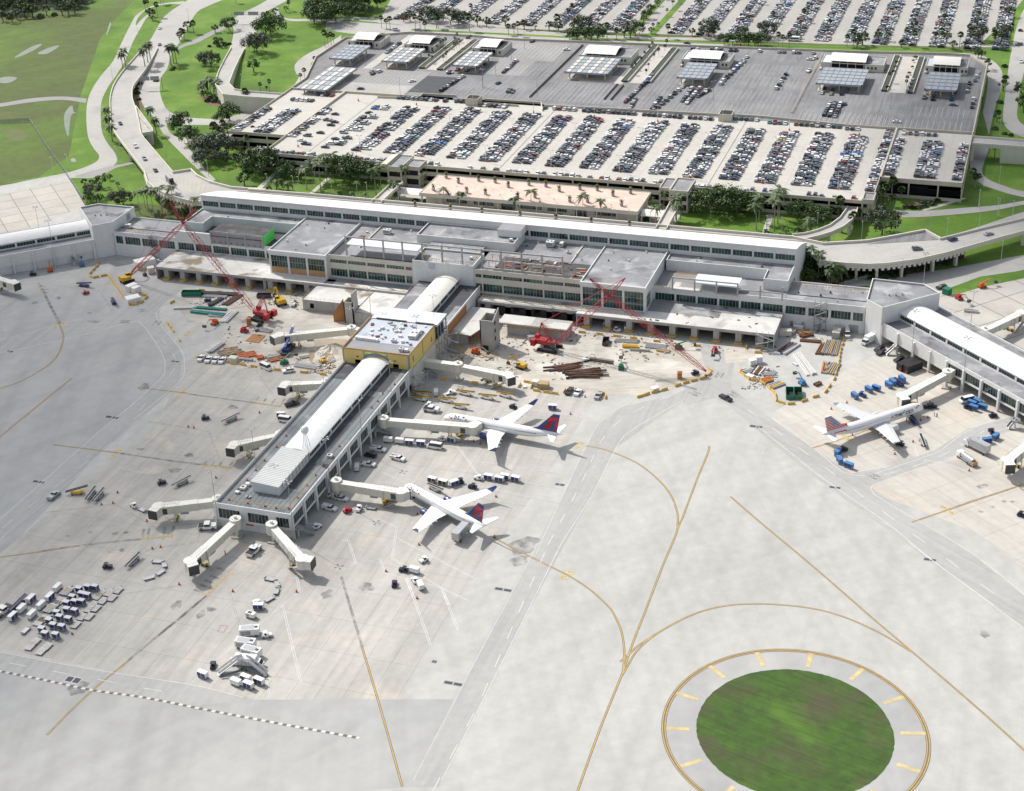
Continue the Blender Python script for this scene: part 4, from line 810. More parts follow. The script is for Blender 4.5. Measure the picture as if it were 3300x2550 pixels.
for i in range(12):
 y=min(ya+0.5+i*9.3,yb-0.5);mb.box(xb+0.0,xb+0.55,y-0.4,y+0.4,0,9.2,'white_wall');mb.box(xa-0.55,xa,y-0.4,y+0.4,0,9.2,'white_wall')
parapet(mb,[(xa+.18,yb),(xa+.18,ya+.18),(xb-.18,ya+.18),(xb-.18,yb)],9.0,9.82,'white_wall',0.34,False)
mb.box(xa-0.1,xa+0.34,ya,yb,9.82,9.95,'metal_grey')
keep(mb.build('wall',CC),CC)
for o in endops:keep(window(CC,E1,E2,*o,n=6 if o[1]-o[0]>6 else 4,g='glass_dark'),CC)
for o in rops:keep(window(CC,E2,(xb,yb),*o,n=6,g='glass_dark'),CC)
for o in rops:keep(window(CC,(xa,yb),E1,*o,n=6,g='glass_dark'),CC)
rf=MB();rf.sheet([Vector((x,y,9.0))for x,y in rect(xa+.3,xb-.3,ya+.3,yb)],'roof_seam');keep(rf.build('roof',CC),CC)
for a_ in((-225.3,-221.6,402,470),(-225.3,-219.5,474,493.5),(-243.8,-238,480,493.5)):rf=MB();rf.sheet([Vector((x,y,9.03))for x,y in rect(*a_)],'roof_dark');keep(rf.build('roof_patch',CC),CC)
mb=MB();mb.box(-233.6,-230.9,ya+0.8,ya+0.88,2.2,3.3,'red');word(mb,'GATES',(0,0),0.1,0,'white',3.3);keep(mb.build('wall_sign',CC),CC)
mb=MB();mb.box(-228.7,-225.8,ya+0.8,ya+0.89,0,2.6,'white');keep(mb.build('door',CC),CC)
cpt=lambda a,b,z=0.0:Vector((-b,a,z)) # a along y, b measured from the x of the near eave
barrel(CC,lambda a,b,z=0.0:Vector((-225.5-b,a,z)),0,9.9,421.0,494,9.0,11.9,13.1,a_dir=True)
barrel(CC,lambda a,b,z=0.0:Vector((-225.5-b,a,z)),0,9.9,532,573.6,9.0,12.0,13.5,a_dir=True,clr='roof_cream')
mb=MB();mb.prism(rect(-235.4,-225.4,397.0,420.2),8.9,12.0,'metal_white');mb.box(-234.6,-226.4,396.9,397.02,9.4,11.2,'roof_pale')
mb.hexa([(-235.6,396.6,12.0),(-225.2,396.6,12.0),(-225.2,420.6,12.0),(-235.6,420.6,12.0),(-235.6,396.6,13.3),(-225.2,396.6,12.5),(-225.2,420.8,12.5),(-235.6,420.8,13.3)],'roof_ribbed');keep(mb.build('plant_house',CC),CC)
mb=MB()
for i in range(9):
 x=-224.9;y=399+i*2.6;mb=MB();mb.tube((x,y,10.2),(x,y,13.6),0.06,'metal_dark',5);keep(mb.build('antenna',CC),CC)
mb=MB()
for dx,dy in((-1,-1),(1,-1),(1,1),(-1,1)):mb.tube((-227.2+dx,423+dy,12.6),(-227.2+dx*.3,423+dy*.3,18.6),0.09,'metal_grey',5)
mb.ball((-227.2,423,19.8),1.5,1.5,1.6,'white');keep(mb.build('radome',CC),CC)
for x,y,sx,sy,sz in((-240.2,396.5,1.8,2.2,1.0),(-240.8,394.0,1.5,1.2,.8),(-239.5,399.2,1.4,1.4,1.1),(-236.0,392.5,1.6,1.1,.5),(-238.6,401.5,1.2,1.6,.9),(-220.5,424.0,2.0,1.6,1.0)):hvac(x,y,9.0,sx,sy,sz,CC)
# connector between centre concourse and terminal
mb=MB();facade(mb,(xb,532),(xb,573.8),0,9.3,[],'white_wall');facade(mb,(xa,573.8),(xa,532),0,9.3,[],'white_wall');mb.box(xb-0.35,xb,532,573.8,9.3,9.8,'white_wall');keep(mb.build('connector_wall',CC),CC)
mb=MB();mb.box(xb,xb+0.12,534,556,3.6,8.9,'rust_panel');keep(mb.build('boarded_opening',CC),CC)
rf=MB();rf.sheet([Vector((x,y,9.02))for x,y in rect(xa,xb-.35,532,573.8)],'roof_dark');rf.sheet([Vector((x,y,9.06))for x,y in rect(xa+.1,-238,540,572)],'roof_grey');rf.sheet([Vector((x,y,9.06))for x,y in rect(-219.6,xb-.4,534,553)],'roof_grey');keep(rf.build('roof',CC),CC)
# yellow sheathed box over the concourse
YBX=empty('yellow_sheathed_block',(-230,512,0),0,'unfinished block in yellow sheathing with grey membrane roof straddling the centre concourse','building block')
x0,x1,y0,y1=-244.6,-216.7,493.6,521.6
mb=MB();facade(mb,(x0,y0),(x1,y0),8.6,15.5,[(4.8,7.3,9.0,10.9),(5.6,6.6,11.9,12.5),(20.8,23.3,9.0,10.9),(21.4,22.3,11.9,12.5)],'yellow_board',0.6)
facade(mb,(x1,y0),(x1,y1),8.6,15.5,[(3.6,4.6,10.6,13.4),(23.0,24.2,9.9,12.0)],'yellow_board',0.6);facade(mb,(x0,y1),(x0,y0),8.6,15.5,[],'yellow_board')
keep(mb.build('sheathing',YBX),YBX)
mb=MB();
for x in(x0+.1,x0+8.9,x0+18.7,x1-.25):mb.box(x-.25,x+.25,y0-.12,y0+.1,8.6,15.2,'metal_grey')
for y in(y0+.2,y0+14.2,y1-.3):mb.box(x1-.1,x1+.14,y-.25,y+.25,0,15.2,'metal_grey')
for(a_,b_)in(((x0-.1,y0-.1),(x1+.1,y0-.1)),((x1+.1,y0-.1),(x1+.1,y1)),((x0-.1,y1),(x0-.1,y0-.1))):mb.wallbox(a_,b_,0.3,15.2,15.75,'plywood')
mb.box(x0+9.2,x0+18.4,y0-.16,y0-.02,14.0,14.9,'lime_board');mb.box(x1+.02,x1+.1,y0+1,y0+14,8.8,9.8,'lime_board');mb.box(x0+9.4,x0+18.2,y0-.18,y0-.04,13.2,13.9,'plywood')
keep(mb.build('edge_trim',YBX),YBX)
n_=12;mb=MB();arc=[(-235.6+10.3*i/n_,12.1+2.1*(1-(2*i/n_-1)**2))for i in range(n_+1)]
for(xa_,za_),(xb_,zb_)in zip(arc,arc[1:]):mb.face([(xa_,y0-.2,za_-.1),(xb_,y0-.2,zb_-.1),(xb_,y0-.2,zb_+.5),(xa_,y0-.2,za_+.5)],'sky_blue')
keep(mb.build('blue_flashing',YBX),YBX)
mb=MB();mb.sheet([Vector((x,y,15.0))for x,y in rect(x0,x1,y0+8.2,y1)],'roof_membrane');mb.sheet([Vector((x,y,14.95))for x,y in rect(x0,x1,y0,y0+8.25)],'grey_panel');keep(mb.build('roof',YBX),YBX)
mb=MB();mb.prism(rect(-244.3,-215.6,y1+.1,532.6),14.4,15.35,'roof_membrane','roof_pale');mb.box(-242,-229,y1-.1,y1+.5,15.0,15.6,'metal_dark');mb.box(-225,-217,y1-.1,y1+.5,15.0,15.6,'metal_dark');keep(mb.build('rear_roof',YBX),YBX)
mb=MB()
for y in(523,526,529,532.3):
 mb.box(-216.3,-215.9,y-.2,y+.2,0,14.4,'metal_grey');mb.box(-244.2,-243.8,y-.2,y+.2,0,14.4,'metal_grey')
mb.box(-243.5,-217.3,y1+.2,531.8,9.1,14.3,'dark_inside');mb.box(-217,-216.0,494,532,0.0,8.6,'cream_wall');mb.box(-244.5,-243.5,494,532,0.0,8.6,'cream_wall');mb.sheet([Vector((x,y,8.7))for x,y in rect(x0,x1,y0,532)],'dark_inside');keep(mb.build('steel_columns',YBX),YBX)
random.seed(3)
for i in range(30):
 x,y=random.uniform(x0+2,x1-2),random.uniform(y0+9,y1-1.5);s_=random.uniform(.5,1.3);mb=MB();mb.obox((x,y),s_*1.5,s_,15.0,15.0+random.uniform(.3,1.0),random.uniform(0,3),random.choice(['white','white','metal_white','steel_rust','metal_grey']));keep(tag(mb.build('roofing_bundle'),'small white wrapped bundle of roofing stock on the yellow block roof','bundle','roofing bundles on the yellow block'))if False else keep(mb.build('roof_curb',YBX),YBX)
for i in range(9):mb=MB();mb.obox((x0+2.0+i*1.1,y0+9.4-i*.02),0.95,1.6,15.0,16.1+random.uniform(-.1,.1),.05,'white');keep(mb.build('roof_curb',YBX),YBX)
hvac(-222.6,507.5,15.0,3.2,6.5,1.6,YBX);hvac(-222.0,496.3,14.95,1.6,1.8,1.4,YBX);hvac(-219.9,496.5,14.95,1.5,1.6,1.2,YBX);hvac(-228,503,15.0,1.8,1.8,1.3,YBX);hvac(-231.5,513,15.0,1.7,1.7,1.3,YBX)
# concrete annexes under construction
AN=empty('concrete_annex',(-280,555,0),0,'raw concrete annex with wet white roof and railing beside the pointed orange panel','building')
mb=MB();facade(mb,(-290.2,551.2),(-263,551.6),0,5.2,[(3.3,5.3,1.2,3.6)],'raw_concrete');mb.box(-290.2,-289.9,551.2,566,0,5.2,'raw_concrete');mb.box(-288.2,-283.0,552.5,553,0,5,'dark');mb.box(-263,-262.6,545,566,0,5.2,'raw_concrete');mb.box(-262.6,-246.6,544,566,0,5.15,'raw_concrete');keep(mb.build('wall',AN),AN)
mb=MB();mb.sheet([Vector((x,y,5.2))for x,y in((-290.2,551.2),(-263,551.5),(-263,545),(-246.6,545),(-246.6,566),(-290.2,566))],'roof_worn');keep(mb.build('roof',AN),AN)
mb=MB()
for i in range(14):mb.tube((-290+i*2.1,551.4,5.2),(-290+i*2.1,551.4,6.3),0.05,'metal_grey',4)
for z in(5.75,6.3):mb.bar((-290,551.4,z),(-263,551.7,z),.06,.06,'metal_grey');mb.bar((-290,551.4,z),(-290,566,z),.06,.06,'metal_grey')
keep(mb.build('railing',AN),AN)
mb=MB();mb.box(-267,-266.6,543.6,549,0,10,'raw_concrete');mb.box(-263.2,-262.8,543.6,549,0,14,'raw_concrete');mb.box(-267,-262.8,543.6,544.0,0,9.9,'raw_concrete');mb.box(-267,-262.8,548.6,549,0,9.8,'raw_concrete');keep(mb.build('shaft',AN),AN)
SH=empty('concrete_shaft',(-199,537,0),0,'tall raw concrete lift shaft with open top standing beside the construction pit','shaft')
mb=MB();mb.box(-202.0,-196.8,533.6,534.0,0,13.6,'raw_concrete');mb.box(-202.0,-201.6,533.6,541.6,0,13.5,'raw_concrete');mb.box(-202.0,-196.8,541.2,541.6,0,13.4,'raw_concrete')
mb.hexa([(-196.8,533.6,0),(-196.4,533.6,0),(-196.4,541.6,0),(-196.8,541.6,0),(-196.8,533.6,13.0),(-196.4,533.6,13.0),(-196.4,541.6,16.2),(-196.8,541.6,16.2)],'raw_concrete');mb.box(-201.2,-198.6,533.5,533.6,0.2,2.4,'dark')
for z in(4,7.5,11):mb.box(-196.4,-196.3,535.5,536.8,z,z+1.6,'dark')
keep(mb.build('shaft_wall',SH),SH)
A2=empty('concrete_annex',(-185,553,0),0,'half-built concrete annex with timber edge forms beside the lift shaft and the red crane','building')
mb=MB();mb.box(-200,-170,549.6,558.5,4.6,5.1,'raw_concrete');mb.box(-196,-170.3,549.9,550.4,0,4.6,'raw_concrete');mb.box(-170.8,-170.3,550,558.5,0,4.6,'raw_concrete');keep(mb.build('slab',A2),A2)
mb=MB();mb.sheet([Vector((x,y,5.13))for x,y in rect(-200,-186,550,558.3)],'roof_worn');mb.sheet([Vector((x,y,5.13))for x,y in rect(-180,-170.4,550,556)],'roof_worn');keep(mb.build('slab_top',A2),A2)
mb=MB();
for z in(4.0,4.9,5.4):mb.bar((-200,549.3,z),(-170.5,549.3,z),.15,.15,'timber')
for i in range(30):mb.bar((-200+i,549.3,4.0),(-200+i,549.3,5.4),.12,.12,'timber');mb.bar((-200+i,549.3,5.4),(-200+i,550.5,5.2),.1,.1,'timber')
keep(mb.build('edge_form',A2),A2)
A3=empty('concrete_annex',(-208,541,0),0,'low concrete annex with orange shoring posts between the connector and the lift shaft','building')
mb=MB();mb.prism([(-215.9,536.5),(-207,535.5),(-204,546),(-205,562),(-215.9,562)],4.6,5.1,'raw_concrete','roof_worn');mb.box(-215.5,-208.6,536.8,537.2,0,4.6,'raw_concrete');mb.box(-215.5,-215,537,562,0,4.6,'raw_concrete');keep(mb.build('slab',A3),A3)
mb=MB()
for i in range(8):
 for j in range(2):mb.tube((-207.0+j*1.5+i*.3,537+i*1.4,0),(-207.0+j*1.5+i*.3,537+i*1.4,4.6),.09,'safety_orange',5)
keep(mb.build('shoring_posts',A3),A3)
mb=MB()
for i in range(11):
 for j in range(2):x,y=-213.5+i*3.2,579+j*5;mb.tube((x,y,16.2),(x,y,19.8),.12,'safety_orange',5);mb.bar((x-.8,y,19.9),(x+.9,y+.4,20.3),.2,.2,'timber')
keep(mb.build('shoring_posts',T))
random.seed(5)
mb=MB()
for i in range(40):
 x,y=random.uniform(-211,-172),random.uniform(576.5,591);mb.obox((x,y),random.uniform(.6,4),random.uniform(.3,1.0),16.16,16.16+random.uniform(.2,.8),random.choice([0,.1,1.5,random.uniform(0,3)]),random.choice(['timber','timber','steel_rust','metal_grey','safety_orange','white','metal_dark']))
keep(tag(mb.build('roof_debris',T),kind='stuff'))
# ================================================================ PARKING GARAGE
DZ=9.0
G_=empty('parking_garage',(-220,760,0),0,'wide cream multi-storey parking garage with a sunlit roof deck full of parked cars','parking garage')
def kg(mb,name,par=None):
 par=par or G_;return keep(mb.build(name,par),par)
decks=[[(-388,709),(-66.3,709),(-66.3,819),(-388,819)],[(-423.5,737.5),(-388,737.5),(-388,819),(-423.5,819)],[(-66.3,743),(-27,743),(-27,819),(-66.3,819)]]
mb=MB();mb.sheet([Vector((x,y,DZ))for x,y in decks[0]],'deck');kg(mb,'roof_deck')
mb=MB();mb.sheet([Vector((x,y,DZ))for x,y in decks[1]],'deck');kg(mb,'roof_deck')
mb=MB();mb.sheet([Vector((x,y,DZ))for x,y in decks[2]],'deck');kg(mb,'roof_deck')
def gface(A,B,name='garage_front',bays=18.29,zs=((6.6,8.4),(1.6,4.4)),first=None):
 A=Vector((*A,0));B=Vector((*B,0));L=(B-A).length;ops=[];s=0.0;k=0;cuts=[0.0]
 s=first if first is not None else bays
 while s<L:cuts.append(s);s+=bays
 cuts.append(L)
 for a,b in zip(cuts,cuts[1:]):
  if b-a<2:continue
  for z0,z1 in zs:ops.append((a+0.35,b-0.35,z0,z1))
 mb=MB();facade(mb,A,B,0,10.1,ops,'garage_wall',0.45)
 d=(B-A).normalized();n=Vector((-d.y,d.x,0));mb.wallbox(A+n*0.22,B+n*0.22,0.4,8.6,10.102,'garage_wall')
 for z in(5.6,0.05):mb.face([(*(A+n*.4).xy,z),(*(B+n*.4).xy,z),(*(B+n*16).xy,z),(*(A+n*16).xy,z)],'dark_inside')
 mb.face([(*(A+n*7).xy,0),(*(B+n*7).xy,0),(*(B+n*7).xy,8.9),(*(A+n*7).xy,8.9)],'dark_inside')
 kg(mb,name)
gface((-388,709),(-66.3,709),first=9.0);gface((-388,737.5),(-388,709.02));gface((-423.5,737.5),(-388.02,737.5),bays=12);gface((-423.5,818.9),(-423.5,737.52));gface((-66.3,709.02),(-66.3,743));gface((-66.28,743),(-27,743),zs=((1.6,7.8),),bays=14);gface((-27,743.02),(-27,950),zs=((5.5,8.0),))
for a,b,t in(((-388,738),(-388,819),1.1),((-66.3,743),(-66.3,819),1.0),((-423.3,819),(-340.5,819),0.5),((-340.5,824.5),(-319.5,825.2),0.5),((-340.5,819),(-340.5,824.5),0.5),((-319.5,819.4),(-308,820),0.5),((-301,822.5),(-266.8,822.7),.5),((-266.8,822.7),(-262,810.5),.5),((-262,819),(-162.5,823),.5),((-155,824),(-138,824.5),.5),((-138,824.5),(-94,819.4),.5),((-94,819.4),(-27,820.5),.5),((-365,814),(-340.5,816),.35),((-300,815.5),(-278,815.5),.35)):
 mb=MB();mb.wallbox(a,b,t,DZ-0.02,10.25,'garage_wall');kg(mb,'deck_wall')
for a in((-309,-301.3,811.5,819),(-161.8,-154.4,813.5,821.5)):
 mb=MB();mb.box(*a,DZ,12.6,'garage_wall');mb.box(a[0]+.5,a[1]-.5,a[2]+.5,a[3]-.5,12.6,12.64,'dark_inside');
 parapet(mb,rect(a[0]+.2,a[1]-.2,a[2]+.2,a[3]-.2),12.5,13.1,'garage_wall',.38);kg(mb,'stair_head')
def tower(name,x0,x1,y0,y1,z1,ops=True):
 mb=MB();L=x1-x0
 o=[(0.8,L-0.8,6.0,8.8),(0.8,L-0.8,1.0,4.2)]if ops else[]
 facade(mb,(x0,y0),(x1,y0),0,z1,o,'garage_wall',0.6);facade(mb,(x1,y0),(x1,y1),0,z1,[(.6,(y1-y0)-.6,6.0,8.6)]if ops else[],'garage_wall',.5);facade(mb,(x1,y1),(x0,y1),0,z1,[],'garage_wall');facade(mb,(x0,y1),(x0,y0),0,z1,[],'garage_wall')
 mb.box(x0+.7,x1-.7,y0+1.2,y1-1.2,0,z1-1,'dark_inside');mb.sheet([Vector((x,y,z1-.6))for x,y in rect(x0,x1,y0,y1)],'roof_grey');parapet(mb,rect(x0+.25,x1-.25,y0+.25,y1-.25),z1-.7,z1+.02,'garage_wall',.48)
 kg(mb,name)
tower('stair_tower',-393,-387.2,704.6,714,11.5);tower('stair_tower',-71,-65.4,708,718,11.2)
tower('stair_tower',-311.5,-303.6,699.8,717.8,11.6);tower('stair_tower',-303.5,-295.2,703.5,714.5,11.0);tower('stair_tower',-168.4,-162.6,703,717,10.8);tower('stair_tower',-162.5,-153,699,717,11.4)
mb=MB();mb.hexa([(-316.5,699.9,9.5),(-311.6,699.9,9.5),(-311.6,717.8,9.5),(-316.5,717.8,9.5),(-316.5,699.9,11.0),(-311.6,699.9,12.5),(-311.6,717.8,12.5),(-316.5,717.8,11.0)],'garage_wall');kg(mb,'tower_ramp')
jl=MB()
for x in(-364.5,-255.5,-146.8):jl.box(x-.12,x+.12,709.6,818,DZ+.01,DZ+.03,'dark')
kg(jl,'expansion_joint')
# light poles
def pole(h,heads=2,key='metal_white',base='safety_orange'):
 r_=empty('light_pole');mb=MB();mb.tube((0,0,0),(0,0,h),0.14,key,6,0.08);mb.build('pole',r_)
 if base:mb=MB();mb.tube((0,0,0),(0,0,1.1),0.42,base,8);mb.build('base',r_)
 for i in range(heads):
  a=math.pi*2*i/heads;mb=MB();mb.bar((0,0,h),(0.9*math.cos(a),0.9*math.sin(a),h+.1),.08,.08,key);mb.obox((1.2*math.cos(a),1.2*math.sin(a)),.8,.45,h,h+.2,a,'metal_grey');mb.build('lamp_head',r_)
 tag(r_,None,'light pole');return Proto(r_)
GP=pole(9.0,2)
k=0
for j,y in enumerate((724.0,768.0,806.0)):
 for i,x in enumerate((-373.8,-337.2,-302.2,-265.9,-230.3,-194.0,-157.8,-121.5,-84.4)):
  GP.put((x,y,DZ),0,'white twin-head pole on orange base, %s from the lawn, garage %s pole line'%(ordn(i+1),('near','middle','far')[j]),'light poles on the garage roof')
# rental and short-term deck behind: dark lot, canopies and offices
wsheetz=lambda name,pts,z,m:tag((lambda mb:(mb.sheet([Vector((x,y,z))for x,y in pts],m),mb.build(name))[1])(MB()),kind='structure')
RD=empty('rental_deck',(-220,880,0),0,'dark worn parking deck of the car rental area, ringed by low cream walls','parking deck')
mb=MB();mb.sheet([Vector((x,y,DZ-0.02))for x,y in((-423.5,819),(-340,819),(-340,824),(-266,823),(-262,819),(-27,819),(-27,946),(-38,966),(-52,967),(-97,962),(-204,955),(-334,948),(-352,951),(-399,951),(-437,930),(-437,884),(-423.5,840))],'asphalt_lot');kg(mb,'lot_surface',RD)
per=[(-423.5,820),(-423.5,840),(-437,884),(-437,930),(-399,951),(-352,951),(-334,948),(-204,955),(-97,962),(-52,967),(-38,966),(-27,946),(-27,820)]
for a,b in zip(per,per[1:]):
 mb=MB();mb.wallbox(a,b,0.5,0.0,DZ+1.25,'garage_wall');kg(mb,'perimeter_wall',RD)
for pts,m in((rect(-352.5,-330.5,829,862),'asphalt_new'),(rect(-423,-352,819.5,840),'road'),(rect(-400,-352,840,870),'road_grey'),(rect(-125,-28,820.5,842),'asphalt_lot'),([(-398,869),(-392,869),(-392,946),(-398,946)],'sidewalk'),(rect(-258,-231,862,884),'sidewalk'),(rect(-358,-348,874,944),'sidewalk'),(rect(-228,-218,872,950),'sidewalk'),(rect(-78,-68,884,958),'sidewalk'),(rect(-320,-296,872,905),'road_grey'),(rect(-272,-225,828,869),'asphalt_lot'),(rect(-330,-285,905,946),'road_grey')):
 mb=MB();mb.sheet([Vector((x,y,DZ+0.01+0.002*len(RD.children)))for x,y in pts],m);kg(mb,'lot_patch',RD)
def stalls(x0,x1,y0,y1,step=2.9,mid_=True):
 x=x0;ln=MB()
 while x<=x1:ln.box(x-.07,x+.07,y0,y1,DZ+.06,DZ+.075,'line_white');x+=step
 kg(ln,'stall_lines',RD)
for a in((-318,-280,875,895),(-318,-280,910,940),(-325,-283,830,850),(-270,-232,830,848),(-270,-232,850,866),(-215,-130,828,848),(-212,-130,880,900),(-200,-130,905,925),(-212,-130,852,872),(-120,-70,825,842),(-118,-32,822,838,2.9),(-60,-32,845,862),(-390,-360,832,860)):stalls(*a[:4])
def canopy(x0,x1,y0,y1,z,cl):
 c_=empty('canopy',((x0+x1)/2,(y0+y1)/2,0),0,cl,'canopy','louvred canopies on the rental deck')
 mb=MB();nx=max(3,round((x1-x0)/3.4));ny=5
 for(a,b,c,d)in((x0,x1,y0,y0+.5),(x0,x1,y1-.5,y1),(x0,x0+.5,y0,y1),(x1-.5,x1,y0,y1)):mb.box(a,b,c,d,z-1.0,z+.1,'canopy_metal')
 for i in range(1,ny):y=y0+(y1-y0)*i/ny;mb.box(x0,x1,y-.2,y+.2,z-.35,z+.25,'canopy_metal')
 for i in range(1,nx):x=x0+(x1-x0)*i/nx;mb.box(x-.15,x+.15,y0,y1,z-.3,z+.15,'canopy_metal')
 keep(mb.build('roof_frame',c_),c_);mb=MB()
 for i in range(nx):
  for j in range(ny):
   xa_,xb_=x0+(x1-x0)*i/nx+.25,x0+(x1-x0)*(i+1)/nx-.25;ya_,yb_=y0+(y1-y0)*j/ny+.3,y0+(y1-y0)*(j+1)/ny-.3
   mb.face([(xa_,ya_,z-.15),(xb_,ya_,z-.15),(xb_,yb_,z-.02),(xa_,yb_,z-.02)],'canopy_cream' if(x1-x0)>15.5 and x0<-200 and i%2==0 else 'canopy_metal')
 keep(mb.build('roof_panels',c_),c_)
 for x in(x0+2.2,(x0+x1)/2,x1-2.2):
  for y in(y0+3,(y0+y1)/2,y1-3):
   mb=MB();mb.box(x-.3,x+.3,y-.3,y+.3,DZ,z-.9,'cream_wall');mb.box(x-.35,x+.35,y-.35,y+.35,DZ,DZ+1.2,'safety_yellow');keep(mb.build('column',c_),c_)
 mb=MB();mb.box(x0+1,x1-1,y0+1.5,y1-1,DZ+.03,DZ+.1,'sidewalk')
 for i in range(3):x=x0+3+(x1-x0-6)*i/2;mb.box(x-.5,x+.5,y0+5,y1-5,DZ+.1,DZ+.35,'raw_concrete')
 keep(mb.build('island',c_),c_)
cans=[(-421,-406,870,901.5),(-386,-368.3,871,901.5),(-339,-322.8,871,901.5),(-267,-240.6,871,904),(-199,-181,873.5,904.5),(-118.4,-92.2,878,910),(-57.6,-40,879,912.5)]
canl=['grey louvred canopy next to the loop road end of the rental deck','grey louvred canopy between the planted ramp and the loop-road-end canopy','grey louvred canopy behind the small dark asphalt patch','largest grey louvred canopy, beside the long diagonal bollard line','grey louvred canopy in the middle of the empty worn lot','blue-grey louvred canopy beside the planted entrance ramp and pale joint line','small blue-grey louvred canopy nearest the curved boulevard']
for a,l in zip(cans,canl):canopy(*a,14.0,l)
canopy(-414.5,-396.5,811,857,12.6,'long cream and grey louvred canopy over the garage corner by the loop road')
def office(x0,x1,y0,y1,f0,f1,lab):
 o_=empty('rental_office',((x0+x1)/2,(y0+y1)/2,0),0,lab,'office','rental offices with vaulted white fabric roofs')
 mb=MB();mb.box(x0,f0,y0,y1,DZ,13.0,'cream_wall');mb.box(f1,x1,y0,y1,DZ,13.0,'cream_wall');mb.box(f0,f1,y0+5,y1,DZ,13.0,'dark_inside');mb.box(x0-.3,x0+1.0,y0-2.2,y0,DZ,10.2,'cream_wall');keep(mb.build('wall',o_),o_)
 mb=MB();mb.sheet([Vector((x,y,13.02))for x,y in rect(x0+.4,f0,y0+.4,y1-.4)],'roof_pale');mb.sheet([Vector((x,y,13.02))for x,y in rect(f1,x1-.4,y0+.4,y1-.4)],'roof_grey');parapet(mb,rect(x0+.2,x1-.2,y0+.2,y1-.2),13.0,13.5,'cream_wall',.35);keep(mb.build('roof',o_),o_)
 n=8;mb=MB();arc=[(y0-.5+(y1-y0+.5)*i/n,13.7+2.9*math.sin(math.pi*(0.12+0.82*i/n)))for i in range(n+1)]
 mb.loft([[(x,y,z)for y,z in arc]+[(x,y,z-.2)for y,z in arc[::-1]]for x in(f0-.6,f1+.6)],'canopy_fabric');keep(mb.build('vaulted_roof',o_),o_)
 mb=MB()
 for i in range(5):x=f0+.5+(f1-f0-1)*i/4;mb.tube((x,y0-.2,DZ),(x,y0-.2,14.4),.14,'metal_white',6);mb.tube((x,y0-.2,12),(x,y1-2,16),.1,'metal_grey',5)
 keep(mb.build('roof_trusses',o_),o_)
 for i in range(3):mb=MB();x=f1+1.5+i*2.2;mb.box(x,x+1.2,y0-.04,y0-.0,10.5,12,'glass_dark')if x+1.2<x1 else mb.box(x0+.6,x0+1.6,y0-.04,y0,10.5,12,'glass_dark');keep(mb.build('window',o_),o_)
office(-427,-404,912,929,-422.5,-408.7,'rental office with fabric vault behind the loop-road-end canopy');office(-387,-366,911,929,-383,-369.7,'rental office with fabric vault beside the palm-lined ramp');office(-340.5,-319.8,911,930,-336,-324,'rental office with fabric vault next to the big empty lot')
office(-269,-236,909,929,-265.5,-246,'rental office behind the largest canopy near the bollard line');office(-205,-175.5,912,930,-200,-181.5,'rental office behind the mid-lot canopy and queue of dark cars');office(-122,-85,922,940,-116,-96,'widest rental office, beside the palm-lined entrance');office(-61.2,-37.2,926,944,-56.8,-42.2,'rental office closest to the curved boulevard')
def wallprop(name,lab,cat,segs,m,grp=None,par_t=.45):
 w_=empty(name,segs[0][0]+(0,),0,lab,cat,grp)
 for a,b,z0,z1 in segs:mb=MB();mb.wallbox(a,b,par_t,z0,z1,m);keep(mb.build('wall_section',w_),w_)
 return w_
for x0,x1,y0,y1,l in((-363,-358.8,875,943,'planted ramp wall by the palm-lined slope, loop road side'),(-350.5,-346.5,874,942,'planted ramp wall by the palm-lined slope, empty lot side'),(-232.5,-228.5,873,950,'planted ramp wall beside the largest canopy'),(-219,-215,874,948,'planted ramp wall beside the queue of dark cars'),(-82,-78.5,885,957,'planted ramp wall beside the widest office'),(-67.5,-64,884,956,'planted ramp wall beside the small end canopy')):
 w_=wallprop('planter_wall','long cream '+l,'planter',[((x0,y0),(x0,y1),DZ,DZ+1.3),((x1,y0+.5),(x1,y1),DZ,DZ+1.3)],'cream_wall','planted walls of the rental deck')
 mb=MB();mb.sheet([Vector((x,y,DZ+.9))for x,y in rect(x0+.2,x1-.2,y0,y1)],'leaf_greyb');keep(mb.build('soil',w_),w_)
for x,y0,y1,l,m in((-276.6,833,945,'black','metal_dark'),(-125.0,836,957,'pale','cream_wall'),(-233,838,868,'black','metal_dark'),(-229,838,866,'black','metal_dark')):
 w_=empty('bollard_line',(x,y0,DZ),0,{'black':'line of black bollards and posts crossing the empty dark lot','pale':'line of pale bollards crossing the worn dark lot'}[l]if y1-y0>50 else('short row of black posts at the foot of the planted ramp' if x<-230 else 'short row of black posts beside the queue of dark cars'),'bollards')
 n=int((y1-y0)/1.9)
 for i in range(min(n,60)):mb=MB();mb.box(x-.6,x+.6,y0+i*(y1-y0)/n-.25,y0+i*(y1-y0)/n+.25,DZ,DZ+1.0,m);keep(mb.build('bollard',w_),w_)
RP=pole(11.0,2,'metal_grey',None)
for i,(f,x,y,l)in enumerate(((K6,1680,780,'front'),(K6,1825,650,'mid'),(K6,2005,480,'office'),(K6,740,870,'wall'),(K6,350,540,'ramp'),(K6,570,350,'office'),(K6,2150,350,'lot'),(TB,905,560,'lot'),(TB,1255,620,'bollard'),(TC,640,580,'lot'),(TC,1330,700,'wall'),(TC,195,640,'lot'),(TC,735,390,'rear'))):
 p=P(f(x,y),DZ);RP.put(p,R(20*i),'grey twin-head light pole, %s of those on the rental deck counting from the loop road'%ordn(i+1),'light poles on the rental deck')
